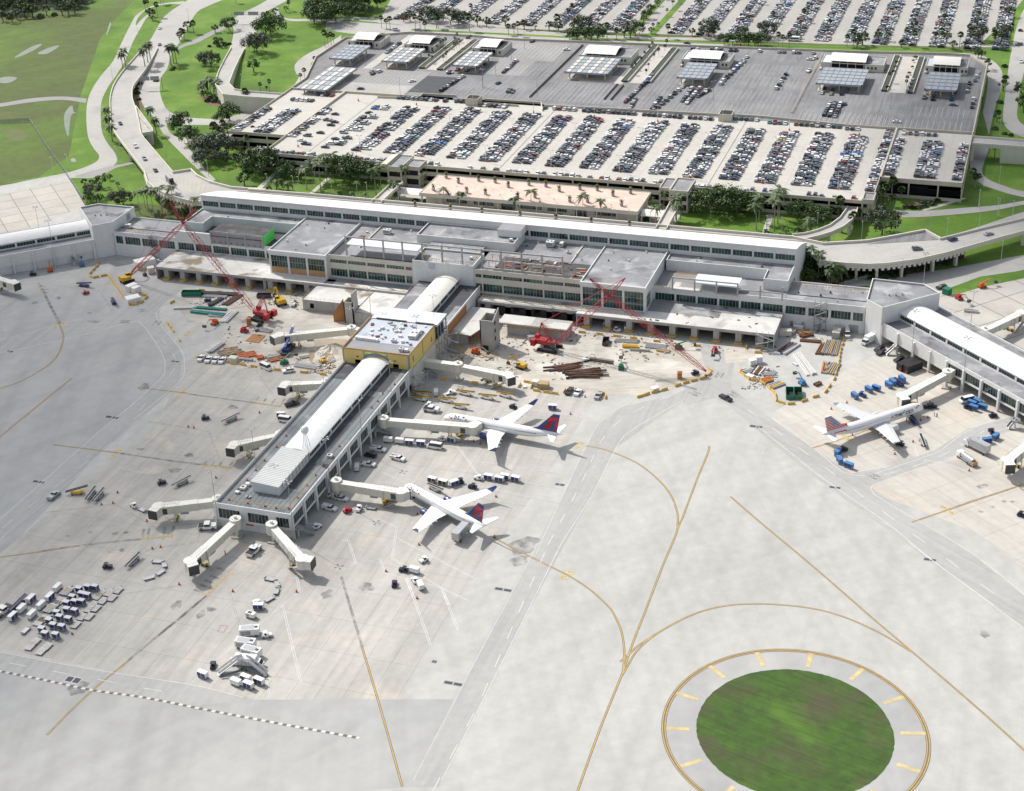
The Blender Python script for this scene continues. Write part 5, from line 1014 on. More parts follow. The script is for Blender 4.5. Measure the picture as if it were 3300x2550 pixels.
# ---------------------------------------------------------------- low hall with the pink roof terrace
PK=empty('ground_transport_hall',(-228,690,0),0,'low cream building with a pink paved roof terrace dotted with potted plants','building')
mb=MB();mb.box(-284.9,-172.5,676.8,703.5,5.9,7.5,'cream_wall');parapet(mb,rect(-284.7,-172.7,677,703.3),7.45,7.8,'cream_wall',.3);keep(mb.build('roof_fascia',PK),PK)
mb=MB();mb.sheet([Vector((x,y,7.54))for x,y in rect(-284.5,-172.9,677.2,703.1)],'plaza_pink')
for i in range(11):
 for j in range(1):x=-279+i*9.6;mb.sheet([Vector((x+dx,690+dy,7.56))for dx,dy in((-.9,0),(0,-.7),(.9,0),(0,.7))],'metal_grey')
keep(mb.build('terrace',PK),PK)
mb=MB();ops=[(11,22,2.6,4.6),(25.5,36,2.6,4.6),(40,47,.2,4.4),(50,61,2.6,4.6),(64,74,2.6,4.6),(78,84,.2,4.4),(88,99,2.6,4.6)]
facade(mb,(-283,680.5),(-174,680.5),0,5.9,ops,'cream_wall');facade(mb,(-174,680.5),(-174,703),0,5.9,[],'cream_wall');facade(mb,(-283,703),(-283,680.5),0,5.9,[],'cream_wall');keep(mb.build('wall',PK),PK)
for o in ops:keep(window(PK,(-283,680.5),(-174,680.5),*o,n=7),PK)
for i in range(12):mb=MB();x=-284+i*10.1;mb.box(x-.2,x+.2,677.2,677.6,0,5.9,'cream_wall');keep(mb.build('column',PK),PK)
for x0,x1,y0,y1,l in((-306,-285.2,682,690,'white fabric walkway canopy beside the hall, stair tower side'),(-172.2,-156,681,689,'white fabric walkway canopy between the hall and the curved ramp palms')):
 c_=empty('walkway_canopy',((x0+x1)/2,(y0+y1)/2,0),0,l,'canopy');n=8;mb=MB()
 arc=[(y0+(y1-y0)*i/n,4.2+1.6*math.sin(math.pi*i/n))for i in range(n+1)];mb.loft([[(x,y,z)for y,z in arc]+[(x,y,z-.15)for y,z in arc[::-1]]for x in(x0,x1)],'canopy_fabric');keep(mb.build('roof',c_),c_)
 for x in(x0+.5,x1-.5):
  for y in(y0+.4,y1-.4):mb=MB();mb.box(x-.25,x+.25,y-.25,y+.25,0,4.3,'cream_wall');keep(mb.build('column',c_),c_)
pots=[(K2,820,410),(K2,992,480),(K2,1278,452),(K2,1510,475),(K2,1695,540),(K2,1985,510),(K3,258,445),(K3,445,510),(K3,737,485),(K3,982,500),(K3,1202,575),(K3,1450,540),(K2,642,585),(K2,1110,620),(K2,1373,640),(K2,1828,690),(K3,105,600),(K3,595,660),(K3,845,665),(K3,1322,715)]
random.seed(11)
pp=empty('potted_plant');mb=MB();mb.tube((0,0,0),(0,0,1.2),.75,'metal_grey',10,.95);mb.build('pot',pp);mb=MB()
for i in range(90):
 a,e=random.uniform(0,6.3),random.uniform(.1,1.4);r_=random.uniform(.3,1.3);c=Vector((math.cos(a)*math.cos(e)*r_,math.sin(a)*math.cos(e)*r_,1.5+math.sin(e)*r_*1.5));d=Vector((random.uniform(-1,1),random.uniform(-1,1),random.uniform(-1,1))).normalized()*.35;u=d.cross(Vector((0,0,1))).normalized()*.22
 mb.face([c-d,c+u,c+d,c-u],random.choice(['leaf_b','leaf_b','leaf_yellow','leaf_red','palm_leafb']))
mb.build('foliage',pp);tag(pp,None,'potted plant');POT=Proto(pp)
for i,(f,x,y)in enumerate(pots):POT.put(P(f(x,y),7.56),i,'potted plant on the pink terrace, %s from the stair tower in the %s row'%(ordn(i+1 if i<12 else i-11),'garage-side' if i<12 else 'kerb-side'),'potted plants on the pink terrace')
for i,(f,x,y)in enumerate(((K2,385,820),(K2,880,865),(K2,1325,905),(K2,1860,955),(K3,398,910),(K3,895,960),(K3,1437,1000))):POT.put(P(f(x,y),9.0),i+3,'potted shrub on the kerbside walkway, %s counting from the lawn end'%ordn(i+1),'potted shrubs along the kerb')
# ================================================================ ELEVATED KERBSIDE ROAD AND RAMPS
VL=[(893,340,.1),(835,405,1.5),(780,470,2.8),(728,550,4.2),(706,630,5.5),(706,700,6.4),(712,800,7.2),(752,875,7.7),(835,985,8),(925,1105,8)]
VR=[(1010,312),(945,430),(893,500),(850,565),(848,635),(865,690),(890,790),(905,865),(985,965),(1108,1110)]
L3=[P(TA(x,y),z)for x,y,z in VL];R3=[P(TA(x,y),VL[i][2])for i,(x,y)in enumerate(VR)]
L3=[Vector(p)for p in smooth([tuple(p)for p in L3],3)];R3=[Vector(p)for p in smooth([tuple(p)for p in R3],3)]
EV=empty('elevated_road',(-300,650,0),0,'elevated cream concrete road curving up from the lawn to the terminal kerb','viaduct')
def kv(mb,name,par=None):par=par or EV;return keep(mb.build(name,par),par)
up=Vector((0,0,1))
def roadslab(name,L_,R_,th=1.2,m='road',side='cream_wall',par=None,parap=(True,True),piers=0,ph=1.0):
 mb=MB();n=len(L_)
 for i in range(n-1):mb.face([L_[i],R_[i],R_[i+1],L_[i+1]],m)
 kv(mb,'road_deck',par);mb=MB()
 for E in(L_,R_):
  for i in range(n-1):
   a,b=E[i],E[i+1];za,zb=max(a.z-th,-.1),max(b.z-th,-.1)
   mb.face([(a.x,a.y,za),(b.x,b.y,zb),b,a],side)
 for i in range(n-1):mb.face([L_[i]-up*th,L_[i+1]-up*th,R_[i+1]-up*th,R_[i]-up*th],side)
 kv(mb,'deck_edge',par)
 for k_,E in enumerate((L_,R_)):
  if not parap[k_]:continue
  mb=MB()
  for i in range(n-1):
   a,b=E[i],E[i+1];mb.wallbox(a,b,.45,(a.z-.3,b.z-.3),(a.z+ph+.002*(i%2),b.z+ph+.002*(i%2)),side)
  kv(mb,'parapet',par)
 if piers:
  for i in range(2,n-1,piers):
   c=mid(L_[i],R_[i])
   if c.z<3.4:continue
   for t in(.12,.88):
    q=L_[i].lerp(R_[i],t);mb=MB();mb.obox((q.x,q.y),1.2,1.6,0,q.z-th,ang(L_[i],R_[i]),side);kv(mb,'pier',par)
   mb=MB();mb.bar(L_[i].lerp(R_[i],.03)-up*(th+.5),L_[i].lerp(R_[i],.97)-up*(th+.5),1.4,1.0,side);kv(mb,'pier_cap',par)
roadslab('x',L3,R3,piers=3)
# earth-retaining walls under the low start of the ramp
gore=[P(TA(x,y),7.2)for x,y in((868,682),(905,862),(978,850),(975,828))]
mb=MB();mb.sheet([Vector(p)+up*.02 for p in gore],'old_concrete');
for a,b in zip(gore,gore[1:]+gore[:1]):mb.wallbox(a,b,.4,6.2,8.2,'cream_wall')
mb.obox(tuple(mid(gore[1],gore[2]).xy+Vector((0,2.0))),4,1.2,0,6.2,0,'cream_wall');kv(mb,'widened_deck')
kz=8.0
kerb=[P(TA(925,1105),kz),P(TA(945,1170),kz),P(TA(990,1212),kz),P(TA(1060,1248),kz),P(TA(1150,1278),kz),P(TA(1240,1300),kz),Vector((-373,640,kz)),Vector((X0,646.2,kz)),Vector((X1,646.2,kz))]
kerbf=[P(TF(865,485),kz),P(TF(1040,503),kz),P(TF(1180,510),kz),P(TF(1300,505),kz),P(TF(1500,478),kz),P(TF(1700,432),kz),P(TF(1800,402),kz)]
kerbb=[P(TF(1650,345),kz),P(TF(1550,290),kz),P(TF(1340,330),kz),P(TF(1180,358),kz),P(TF(900,375),kz),P(TF(790,352),kz),P(TF(700,332),kz)]+[Vector((x,660.6,kz))for x in(-100,-160,-220,-303,-330)]+[P(K1(0,850),kz),P(TA(1700,1222),kz),P(TA(1480,1207),kz),P(TA(1340,1170),kz),P(TA(1260,1130),kz),P(TA(1222,1092),kz),P(TA(1108,1110),kz)]
mb=MB();mb.sheet(kerb+kerbf+kerbb,'road');kv(mb,'kerb_deck')
mb=MB()
for a,b in list(zip(kerb[:7],kerb[1:7]))+list(zip(kerbf,kerbf[1:])):
 mb.wallbox(a,b,.5,kz-.2,kz+1.1,'cream_wall');mb.wallbox(a,b,.9,kz-1.3,kz-.25,'cream_wall')
for i,(a,b)in enumerate(zip(kerbb,kerbb[1:])):
 mb.wallbox(a,b,.7,kz-1.6,kz+1.15+.002*i,'cream_wall')
kv(mb,'parapet')
mb=MB()
for a,b in list(zip(kerb[:6],kerb[1:6]))+list(zip(kerbf[:],kerbf[1:])):
 L_=(b-a).length;n=int(L_/2.3)
 for i in range(n):q=a.lerp(b,(i+.5)/n);mb.obox((q.x,q.y),1.2,1.5,kz-2.2,kz-.9,ang(a,b),'cream_wall')
kv(mb,'deck_brackets')
for a,b in list(zip(kerb[:6],kerb[1:6]))+list(zip(kerbf,kerbf[1:])):
 q=mid(a,b);mb=MB();mb.obox((q.x,q.y+3),1.1,1.5,0,kz-1.2,ang(a,b),'cream_wall');kv(mb,'pier')
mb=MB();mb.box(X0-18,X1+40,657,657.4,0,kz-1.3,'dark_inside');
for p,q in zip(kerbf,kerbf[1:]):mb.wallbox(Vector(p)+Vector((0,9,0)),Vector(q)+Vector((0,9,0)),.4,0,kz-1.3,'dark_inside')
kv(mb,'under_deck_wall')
mb=MB()
for a,b in((TF(870,440),TF(930,440)),(TF(1000,380),TF(1060,381)),(TF(1060,430),TF(1130,430)),(TF(1180,395),TF(1240,393)),(TF(1330,445),TF(1390,440)),(TF(1440,370),TF(1490,366)),(TF(1560,400),TF(1620,392)),(TA(1080,1200),TA(1130,1215)),(TA(1020,1150),TA(1050,1170)),(TA(800,1120),TA(1,1))):
 if b[0]<5:continue
 mb.bar(P(a,kz+.03),P(b,kz+.03),.25,.02,'line_white')
for i in range(9):a_=TA(1110+i*30,1120+i*9);b_=TA(1130+i*24,1160+i*14);mb.bar(P(a_,kz+.03),P(b_,kz+.03),.22,.02,'line_yellow')
for i in range(7):a_=TA(990+i*11,1150+i*17);b_=TA(1040+i*12,1160+i*18);mb.bar(P(a_,kz+.03),P(b_,kz+.03),.22,.02,'line_white')
for s in(1010,1060):pass
kv(mb,'lane_marks')
# exit viaduct running off beyond the right wing
la=[P(TF(1800,402),kz),P(TF(2000,345),kz-.4),P(TF(2184,295),kz-.8),P(TF(2500,210),kz-1.6),P((3800,620),kz-3)];rb=[P(TF(1650,345),kz),P(TF(1900,282),kz-.4),P(TF(2184,215),kz-.8),P(TF(2500,135),kz-1.6),P((3800,560),kz-3)]
roadslab('x',la,rb,piers=1)
mb=MB();tri=[P(TF(1550,290),kz+.1),P(TF(1648,342),kz+.1),P(TF(1180,372),kz+.1)];mb.sheet(tri,'asphalt_lot');kv(mb,'gore_deck')
# curved ramp from the kerb deck to the garage
gl=[(K4(560,1492),8),(K4(700,1478),8),(K4(850,1440),7.8),(K4(1000,1380),7.3),(K4(1120,1290),6.8),(K4(1185,1200),6.3),(K4(1210,1160),6.0)]
gr=[(K4(700,1545),8),(K4(860,1510),8),(K4(1010,1465),7.8),(K4(1150,1400),7.3),(K4(1250,1325),6.8),(K4(1305,1245),6.3),(K4(1325,1175),6.0)]
GR=empty('garage_ramp',P(gl[3][0],0),0,'narrow curved concrete ramp climbing from the kerb into the garage front','ramp')
roadslab('x',[P(p,z)for p,z in gl],[P(p,z)for p,z in gr],par=GR,piers=2)
# ramp from the tree lawn into the left garage deck
el=[(TA(1480,310),.0),(TA(1440,380),2),(TA(1400,460),5),(TA(1375,540),8),(K5(520,470),9),(K5(800,500),9),(K5(1270,530),9)]
er=[(TA(1565,318),.0),(TA(1530,385),2),(TA(1495,460),5),(TA(1465,540),8),(K5(680,395),9),(K5(850,425),9),(K5(1390,462),9)]
ER=empty('garage_ramp',P(el[3][0],0),0,'long straight walled ramp rising across the lawn to the lawn-end garage deck','ramp')
roadslab('x',[P(p,z)for p,z in el],[P(p,z)for p,z in er],th=9,par=ER)
# bridge at the boulevard end
bl=[P(TC(1850,925),DZ),P(TC(2000,935),DZ),P(TC(2184,948),DZ),P(TC(2500,965),DZ)];br=[P(TC(1855,880),DZ),P(TC(2000,890),DZ),P(TC(2184,905),DZ),P(TC(2500,925),DZ)]
BB=empty('road_bridge',bl[0],0,'plain cream road bridge crossing the underpass road beside the boulevard','bridge')
roadslab('x',bl,br,par=BB,th=1.4);mb=MB();mb.wallbox(bl[1]+Vector((3,0,0)),bl[3],.6,0,7.7,'cream_wall');mb.wallbox(bl[0],bl[0]+Vector((1.5,0,0)),1.5,0,7.7,'cream_wall');kv(mb,'abutment',BB)
# two footbridges from the kerb deck to the stair towers
for a,b,c,d,l in((K1(1745,1010),K1(1895,1010),K1(2045,735),K1(2130,800),'footbridge from the kerb to the stair tower on the lawn side'),(K3(1810,1035),K3(1975,1020),K3(2010,680),K3(2080,690),'footbridge from the kerb to the stair tower beside the palms')):
 F_=empty('footbridge',P(a,0),0,'pale concrete '+l,'footbridge');la_=[P(a,8.1),P(c,7.9)];w_=5.0;lb_=[la_[0]+Vector((w_,0,0)),la_[1]+Vector((w_,0,0))]
 roadslab('x',la_,lb_,m='sidewalk',par=F_,th=.8)
def fence(f,pts,label,h=2.4):
 w_=[P(f(*p))for p in pts];F_=empty('chain_link_fence',w_[0],0,label,'fence')
 for a,b in zip(w_,w_[1:]):
  n=max(1,int((b-a).length/6));mb=MB()
  for i in range(n):mb.tube(a.lerp(b,i/n),a.lerp(b,i/n)+up*h,.06,'galv',4)
  keep(mb.build('posts',F_),F_);mb=MB();mb.wallbox(a,b,.03,.05,h,'fence_mesh');mb.bar(a+up*h,b+up*h,.07,.07,'galv');keep(mb.build('mesh_panel',F_),F_)
flat('fence_mesh',(.3,.31,.3),.7);M['fence_mesh'].node_tree.nodes['Principled BSDF'].inputs['Alpha'].default_value=.35
fence(TA,[(190,778),(300,950),(430,1128)],'chain link fence crossing the field to the perimeter road');fence(TA,[(0,790),(190,778)],'chain link fence running to the picture edge above the bare patch')
fence(TA,[(432,1135),(490,1220),(552,1312)],'chain link fence between old concrete apron and triangular lawn');fence(TF,[(1000,655),(1180,600)],'short fence behind the terminal wing')
# ================================================================ CARS
def car_shape(mb,kind,paint,lod=1,T=None):
 """x is the driving direction; sits on z = 0"""
 mb.T=T
 L,W,H,prof={'sedan':(4.7,1.84,1.42,((-.5,.62),(-.48,.95),(-.28,1.0),(-.17,1.40),(.10,1.42),(.24,.98),(.46,.84),(.5,.6))),
  'suv':(4.8,1.94,1.75,((-.5,.62),(-.49,1.15),(-.44,1.68),(-.30,1.75),(.08,1.72),(.20,1.16),(.45,1.0),(.5,.66))),
  'pickup':(5.7,2.0,1.85,((-.5,.7),(-.495,1.15),(-.06,1.15),(-.02,1.80),(.16,1.84),(.26,1.22),(.47,1.08),(.5,.7))),
  'minivan':(5.0,1.98,1.78,((-.5,.62),(-.49,1.1),(-.46,1.74),(-.1,1.78),(.14,1.70),(.30,1.12),(.47,.92),(.5,.62))),
  'van':(5.9,2.1,2.5,((-.5,.62),(-.49,1.2),(-.48,2.42),(-.1,2.5),(.28,2.42),(.38,1.35),(.48,1.1),(.5,.7)))}[kind]
 h=W/2;z0=.32;belt=prof[1][1]if kind in('suv','minivan','van')else 1.0
 xs=[(p[0]*L,p[1])for p in prof]
 # lower body
 low=[(xs[0][0],z0),(xs[0][0],xs[0][1]),(xs[1][0]+.05,min(xs[1][1],belt))]
 a=[(-L/2+.08,z0),(-L/2,.62),(-L/2+.03,min(prof[1][1],1.15)),(xs[5][0],xs[5][1]),(xs[6][0],xs[6][1]),(L/2,.62),(L/2-.06,z0)]
 n=len(a);pts=[(x,-h,z)for x,z in a]+[(x,h,z)for x,z in a]
 fs=[(i,(i+1)%n,n+(i+1)%n,n+i)for i in range(n)]+[tuple(range(n))[::-1],tuple(range(n,2*n))]
 mb.add(pts,[tuple(reversed(f))for f in fs],paint)
 # cabin: glass sides, painted roof
 ti=h-.2
 if kind in('sedan',):c=[(xs[2][0],1.0),(xs[3][0],1.38),(xs[4][0],1.40),(xs[5][0],1.0)]
 elif kind=='pickup':c=[(xs[2][0],1.15),(xs[3][0],1.78),(xs[4][0],1.82),(xs[5][0],1.2)]
 else:c=[(xs[1][0]+.04,prof[1][1]-.02),(xs[2][0]+.04,xs[2][1]),(xs[4][0],xs[4][1]),(xs[5][0],xs[5][1])]
 (ax,az),(bx,bz),(cx,cz),(dx,dz)=c
 P8=[(ax,-h+.03,az),(bx,-ti,bz),(cx,-ti,cz),(dx,-h+.06,dz),(ax,h-.03,az),(bx,ti,bz),(cx,ti,cz),(dx,h-.06,dz)]
 mb.add(P8,[(0,3,2,1),(4,5,6,7),(0,1,5,4),(2,3,7,6)],'car_glass')
 mb.add([(bx,-ti,bz+.01),(cx,-ti,cz+.01),(cx,ti,cz+.01),(bx,ti,bz+.01)],[(0,1,2,3)],paint)
 if lod>=1:
  for s in(-1,1): # pillars
   for(p,q)in(((bx*.4+cx*.6,-ti),(bx*.4+cx*.6,-h+.05)),):mb.add([(p[0]-.08,s*ti*1.01,max(bz,cz)-.02),(p[0]+.08,s*ti*1.01,max(bz,cz)-.02),(p[0]+.08,s*(h-.04),az+.0),(p[0]-.08,s*(h-.04),az)],[(0,1,2,3),(3,2,1,0)],paint)
  if kind=='pickup':mb.add([(-L/2+.15,-h+.14,1.16),(xs[2][0]-.08,-h+.14,1.16),(xs[2][0]-.08,h-.14,1.16),(-L/2+.15,h-.14,1.16)],[(0,1,2,3)],'black')
  if kind=='suv':mb.add([(bx+.5,-.45,bz+.03),(cx-.6,-.45,bz+.03),(cx-.6,.45,bz+.03),(bx+.5,.45,bz+.03)],[(0,1,2,3)],'car_glass')if random.random()<.3 else None
 wr_=.34 if kind!='pickup' else .4;nn=8 if lod>=1 else 4
 if lod>=0:
  for x in(-L*.31,L*.32):
   for s in(-1,1):
    ring=[(x+wr_*math.cos(2*math.pi*i/nn),s*(h-.02)+.03*s,wr_+wr_*math.sin(2*math.pi*i/nn))for i in range(nn)];r2=[(px,s*(h-.25),pz)for px,py,pz in ring]
    mb.add(ring+r2,[tuple(range(nn))if s<0 else tuple(range(nn))[::-1]]+[(i,(i+1)%nn,nn+(i+1)%nn,nn+i)for i in range(nn)],'rubber')
    if lod>=1:mb.add([(x+wr_*.55*math.cos(2*math.pi*i/6),s*(h+.02),wr_+wr_*.55*math.sin(2*math.pi*i/6))for i in range(6)],[tuple(range(6))if s<0 else tuple(range(6))[::-1]],'silver')
 if lod>=1:
  for s in(-1,1):
   mb.add([(L/2+.005,s*(h-.15),.68),(L/2+.005,s*(h-.5),.68),(L/2-.03,s*(h-.5),.82),(L/2-.03,s*(h-.15),.82)],[(0,1,2,3),(3,2,1,0)],'silver')
   mb.add([(-L/2-.005,s*(h-.12),.75),(-L/2-.005,s*(h-.4),.75),(-L/2+.0,s*(h-.4),.9),(-L/2+.0,s*(h-.12),.9)],[(0,1,2,3),(3,2,1,0)],'red')
 mb.T=None
_cm={}
def car_mesh(kind,col):
 if(kind,col)not in _cm:
  mb=MB();car_shape(mb,kind,'car_'+col.replace(' ','_'));_cm[kind,col]=mb.mesh('%s_%s'%(kind,col.replace(' ','_')))
 return _cm[kind,col]
KN={'sedan':'sedan','suv':'SUV','pickup':'pickup','minivan':'minivan','van':'van'}
def put_car(kind,col,p,yaw,label,group='cars parked on the garage roof',cat='car'):
 o=bpy.data.objects.new('car' if kind not in('pickup','van')else{'pickup':'pickup_truck','van':'van'}[kind],car_mesh(kind,col));COL.objects.link(o)
 o.location=p;o.rotation_euler=(0,0,yaw);tag(o,label,cat,group);return o
rc=random.Random(21)
nth=lambda i:'%d%s'%(i,'th' if 10<i%100<14 else{1:'st',2:'nd',3:'rd'}.get(i%10,'th'))
def rcol():return rc.choices(['white','silver','grey','black','dark blue','red','beige','bright blue','teal','yellow'],[28,9,19,26,13,4,1.6,.8,.3,.15])[0]
def rkind():return rc.choices(['sedan','suv','pickup','minivan'],[38,44,11,7])[0]
spots=[] # (x, y, z, yaw, kind, colour, label-stem)
for k in range(17):
 x=-373.8+18.1*k;occ=[(.32,.30,.2),(.6,.45,.35),(.85,.75,.6)][k]if k<3 else(.985,.98,.96)
 y1=804 if k>3 else[790,800,800,803][k]
 for s,fn in((-1,'lawn file'),(1,'ramp file')):
  y=725.2+rc.uniform(-.3,.3)+(0 if k%2==0 else .6);i=0
  while y<y1:
   i+=1;f=(y-725)/80;oc=occ[0]if f<.35 else occ[1]if f<.7 else occ[2]
   if rc.random()<oc:
    spots.append((x+s*2.75+rc.uniform(-.25,.25),y,DZ,(0 if s*rc.choice([1,1,1,-1])>0 else math.pi)+rc.uniform(-.03,.03),rkind(),rcol(),'garage roof, %s double row from lawn, %s, %s from terminal'%(nth(k+1),fn,nth(i))))
   y+=2.72
y=725;i=0
while y<817:i+=1;spots.append((-69.3+rc.uniform(-.2,.2),y,DZ,math.pi*rc.choice([0,1]),rkind(),rcol(),'garage-roof file by the dividing wall, %s from terminal'%nth(i)));y+=2.75
y=739;i=0
while y<800:
 i+=1
 if rc.random()<(.85 if y<775 else .3):spots.append((-384.6,y,DZ,rc.choice([0,math.pi]),rkind(),rcol(),'garage-roof file along the lawn-end wall, %s from terminal'%nth(i)))
 y+=2.8
x=-384;i=0
while x<-73:
 i+=1
 if not(-312<x<-294 or-169<x<-152)and rc.random()<(.97 if x<-360 else .8):spots.append((x,712.0,DZ,math.pi/2*rc.choice([1,-1]),rkind(),rcol(),'front edge row of garage roof, %s space from lawn end'%nth(i)))
 x+=3.05 if(x<-355 or x>-250)else 3.6
for xa_,xb_,yb_ in((-352,-322,816.0),(-319,-309,816.5),(-300,-283,812.5),(-262,-164,815.5),(-153,-139,819),(-134,-96,816.5),(-92,-86,815)):
 x=xa_;i=0
 while x<xb_:
  i+=1
  if rc.random()<.88:spots.append((x,yb_,DZ,math.pi/2,rkind(),rcol(),None))
  x+=2.9
def decks_rows(xs_,ya_,yb_,nm,occ=.95):
 for x,s in xs_:
  y=ya_;i=0
  while y<yb_:
   i+=1
   if rc.random()<occ:spots.append((x,y,DZ,rc.choice([0,math.pi]),rkind(),rcol(),'%s, %s from the terminal'%(nm+(' '+s if s else ''),nth(i))))
   y+=2.75
decks_rows([(-62.6,'wall file'),(-48.5,'middle file one'),(-43.1,'middle file two'),(-30.3,'outer file')],749.5,803,'small garage deck beside the underpass,')
decks_rows([(-420.3,'outer file'),(-407.2,'inner file one'),(-401.8,'inner file two')],742,782,'lawn-end garage deck,',.9)
for i in range(5):spots.append((-413+i*3,800,DZ,math.pi/2,rkind(),rcol(),None))
for i in range(4):spots.append((-402+i*2.9,812,DZ,math.pi/2,rkind(),rcol(),None))
for i in range(6):spots.append((-62+i*3.2,814,DZ,math.pi/2,rkind(),rcol(),None))
# rental deck queues (position, direction, count)
for f,x0_,y0_,x1_,y1_,n in((K6,1915,615,2055,490,6),(K6,1210,820,1450,665,8),(K6,1320,790,1400,720,0),(TB,1820,655,1990,490,12),(TB,1850,690,1880,640,4),(TB,1990,700,2040,630,6),(TB,2000,710,2184,560,8),(TC,0,650,60,570,7),(TC,30,660,110,570,7),(TC,100,620,165,580,5),(TC,245,540,410,370,9),(TC,260,520,390,400,7),(TC,600,570,660,480,5),(TC,905,740,945,665,6),(TC,940,745,975,660,6),(TC,975,750,1010,670,6),(TC,1010,680,1035,670,2),(TC,890,600,910,570,2),(TC,950,605,960,580,2),(TC,1015,605,1050,585,2),(TC,1440,590,1470,520,4),(TC,1545,630,1560,580,3),(TC,1600,640,1615,600,3),(TC,1720,640,1740,600,3),(TC,1820,590,1835,540,3),(TC,1850,690,1860,640,3),(TC,1870,520,1890,470,3),(K6,595,390,730,290,6),(K6,1300,620,1390,590,2),(K6,1500,600,1700,530,3),(TC,330,330,560,332,0),(TC,0,790,80,830,0)):
 for i in range(n):
  t=i/max(n-1,1);p=P(f(x0_+(x1_-x0_)*t,y0_+(y1_-y0_)*t),DZ);spots.append((p.x,p.y,DZ,math.pi/2+rc.uniform(-.05,.05),rkind(),rcol(),None))
for f,x,y,k_,c_,yw in((K6,500,610,'minivan','white',1.2),(K6,415,610,'sedan','silver',1.5),(K6,430,635,'sedan','black',1.5),(K6,875,720,'sedan','white',.8),(K6,1300,620,'sedan','white',0),(K6,1852,740,'sedan','dark blue',1.4),(K6,1985,845,'suv','grey',0),(K6,2000,825,'suv','black',0),(K6,290,805,'sedan','black',.3),(TB,1441,322,'sedan','white',.1),(TC,808,460,'pickup','white',1.3),(TC,850,375,'suv','white',1.5),(TC,817,385,'sedan','white',0),(TC,1732,676,'sedan','grey',0),(TC,1370,785,'sedan','white',0),(TB,1222,270,'sedan','black',1.4)):
 p=P(f(x,y),DZ);spots.append((p.x,p.y,DZ,yw,k_,c_,None))
x=-206
while x<-130:
 spots.append((x,949.0+(x+206)*.06,DZ,math.pi/2,rkind(),rcol(),None))if rc.random()<.6 else None
 x+=3
n_ind=232
camv=Vector((0,0,CAMH))
labelled=sorted([s for s in spots if s[6]],key=lambda s:(Vector(s[:3])-camv).length)
front=[s for s in labelled if 'front edge' in s[6]];rest=[s for s in labelled if 'front edge' not in s[6]]
ind=front+rest[:n_ind-len(front)];inds=set(id(s)for s in ind)
for s in ind:put_car(s[4],s[5],s[:3],s[3],'%s %s, %s'%(s[5],KN[s[4]],s[6]))
far=MB()
for s in spots:
 if id(s)not in inds:car_shape(far,s[4],'car_'+s[5].replace(' ','_'),0,Matrix.Translation(s[:3])@Matrix.Rotation(s[3],4,'Z'))
# long-term lot
rows=[-22.5,-39.5,-61.4,-79.5,-97.5,-115.4,-134.8,-153.4,-173.5,-193.5,-213,-232.5,-276.5,-297,-318,-339.5,-363.5,-386.5,-412.5,-433]
for x in rows:
 for s in(-1,1):
  y=1014+rc.uniform(0,2)
  while y<(1185 if x>-300 else 1150):
   if rc.random()<.95:car_shape(far,rkind(),'car_'+rcol().replace(' ','_'),-1 if y>1060 else 0,Matrix.Translation((x+s*2.7+rc.uniform(-.2,.2),y,0))@Matrix.Rotation(rc.choice([0,math.pi]),4,'Z'))
   y+=2.7
tag(far.build('parked_cars_beyond'),'mass of parked cars filling the rest of the garage decks and long-term lot','parked cars',kind='stuff')
# moving cars
for f,x,y,z,kd,col,a,l in((TA,770,795,7.3,'sedan','dark blue',(770,795,830,900),'dark blue sedan driving on the elevated road above the lawn'),(TA,868,942,8,'suv','white',(868,942,920,1010),'white SUV driving down the elevated road ahead of the silver car'),(TA,925,1022,8,'suv','silver',(925,1022,970,1080),'silver SUV driving down the elevated road behind the black sedan'),(TA,995,1096,8,'sedan','black',(995,1096,1040,1150),'black sedan on the elevated road just behind the black minibus'),
  (TA,1022,185,0,'sedan','white',(1022,185,990,260),'white sedan on the wide approach road near the top lawn'),(TA,1022,290,0,'sedan','grey',(1022,290,980,380),'grey car at the fork of the approach road and the elevated road'),(TA,937,705,0,'suv','white',(937,705,990,780),'white SUV on the ground road beside the elevated ramp'),
  (TF,1500,407,8,'suv','grey',(1500,407,1600,400),'dark grey SUV crossing the curved elevated deck'),(TF,1727,347,7.9,'suv','dark blue',(1727,347,1800,325),'dark blue SUV leaving the curved deck'),(TF,1957,312,7.5,'sedan','silver',(1957,312,2040,290),'silver sedan on the exit viaduct'),(TC,2150,290,0,'suv','grey',(2150,290,2080,294),'grey SUV turning at the boulevard junction'),(TB,350,195,0,'suv','white',(350,195,400,197),'white minivan on the lot road near the orange planting'),(TB,490,198,0,'minivan','silver',(490,198,530,199),'silver minivan on the lot road behind the garage offices'),(TC,28,280,0,'sedan','black',(28,280,80,283),'black sedan on the lot road under the tree row')):
 p=P(f(x,y),z+.03);q=P(f(a[2],a[3]),z);put_car(kd,col,p,ang(P(f(a[0],a[1]),z),q),l,'cars on the roads')
mb=MB();mb.box(-3.6,3.6,-1.15,1.15,.45,2.9,'car_black');mb.box(3.6,5.0,-1.0,1.0,.45,1.5,'car_black');mb.box(-3.3,3.3,-1.17,1.17,1.6,2.3,'car_glass');mb.box(-3.2,3.2,-.9,.9,2.9,3.0,'metal_grey');mb.box(3.55,3.62,-1,1,1.6,2.6,'car_glass')
bus=empty('minibus',P(TA(1087,1165),8.03),ang(P(TA(1060,1135),8),P(TA(1115,1190),8)),'black minibus driving off the elevated road onto the terminal kerb','minibus');mb.build('body',bus)
for x in(-2.3,3.4):
 for s in(-1,1):mb=MB();mb.tube((x,s*1.0,.45),(x,s*1.2,.45),.45,'rubber',10);mb.build('wheel',bus)
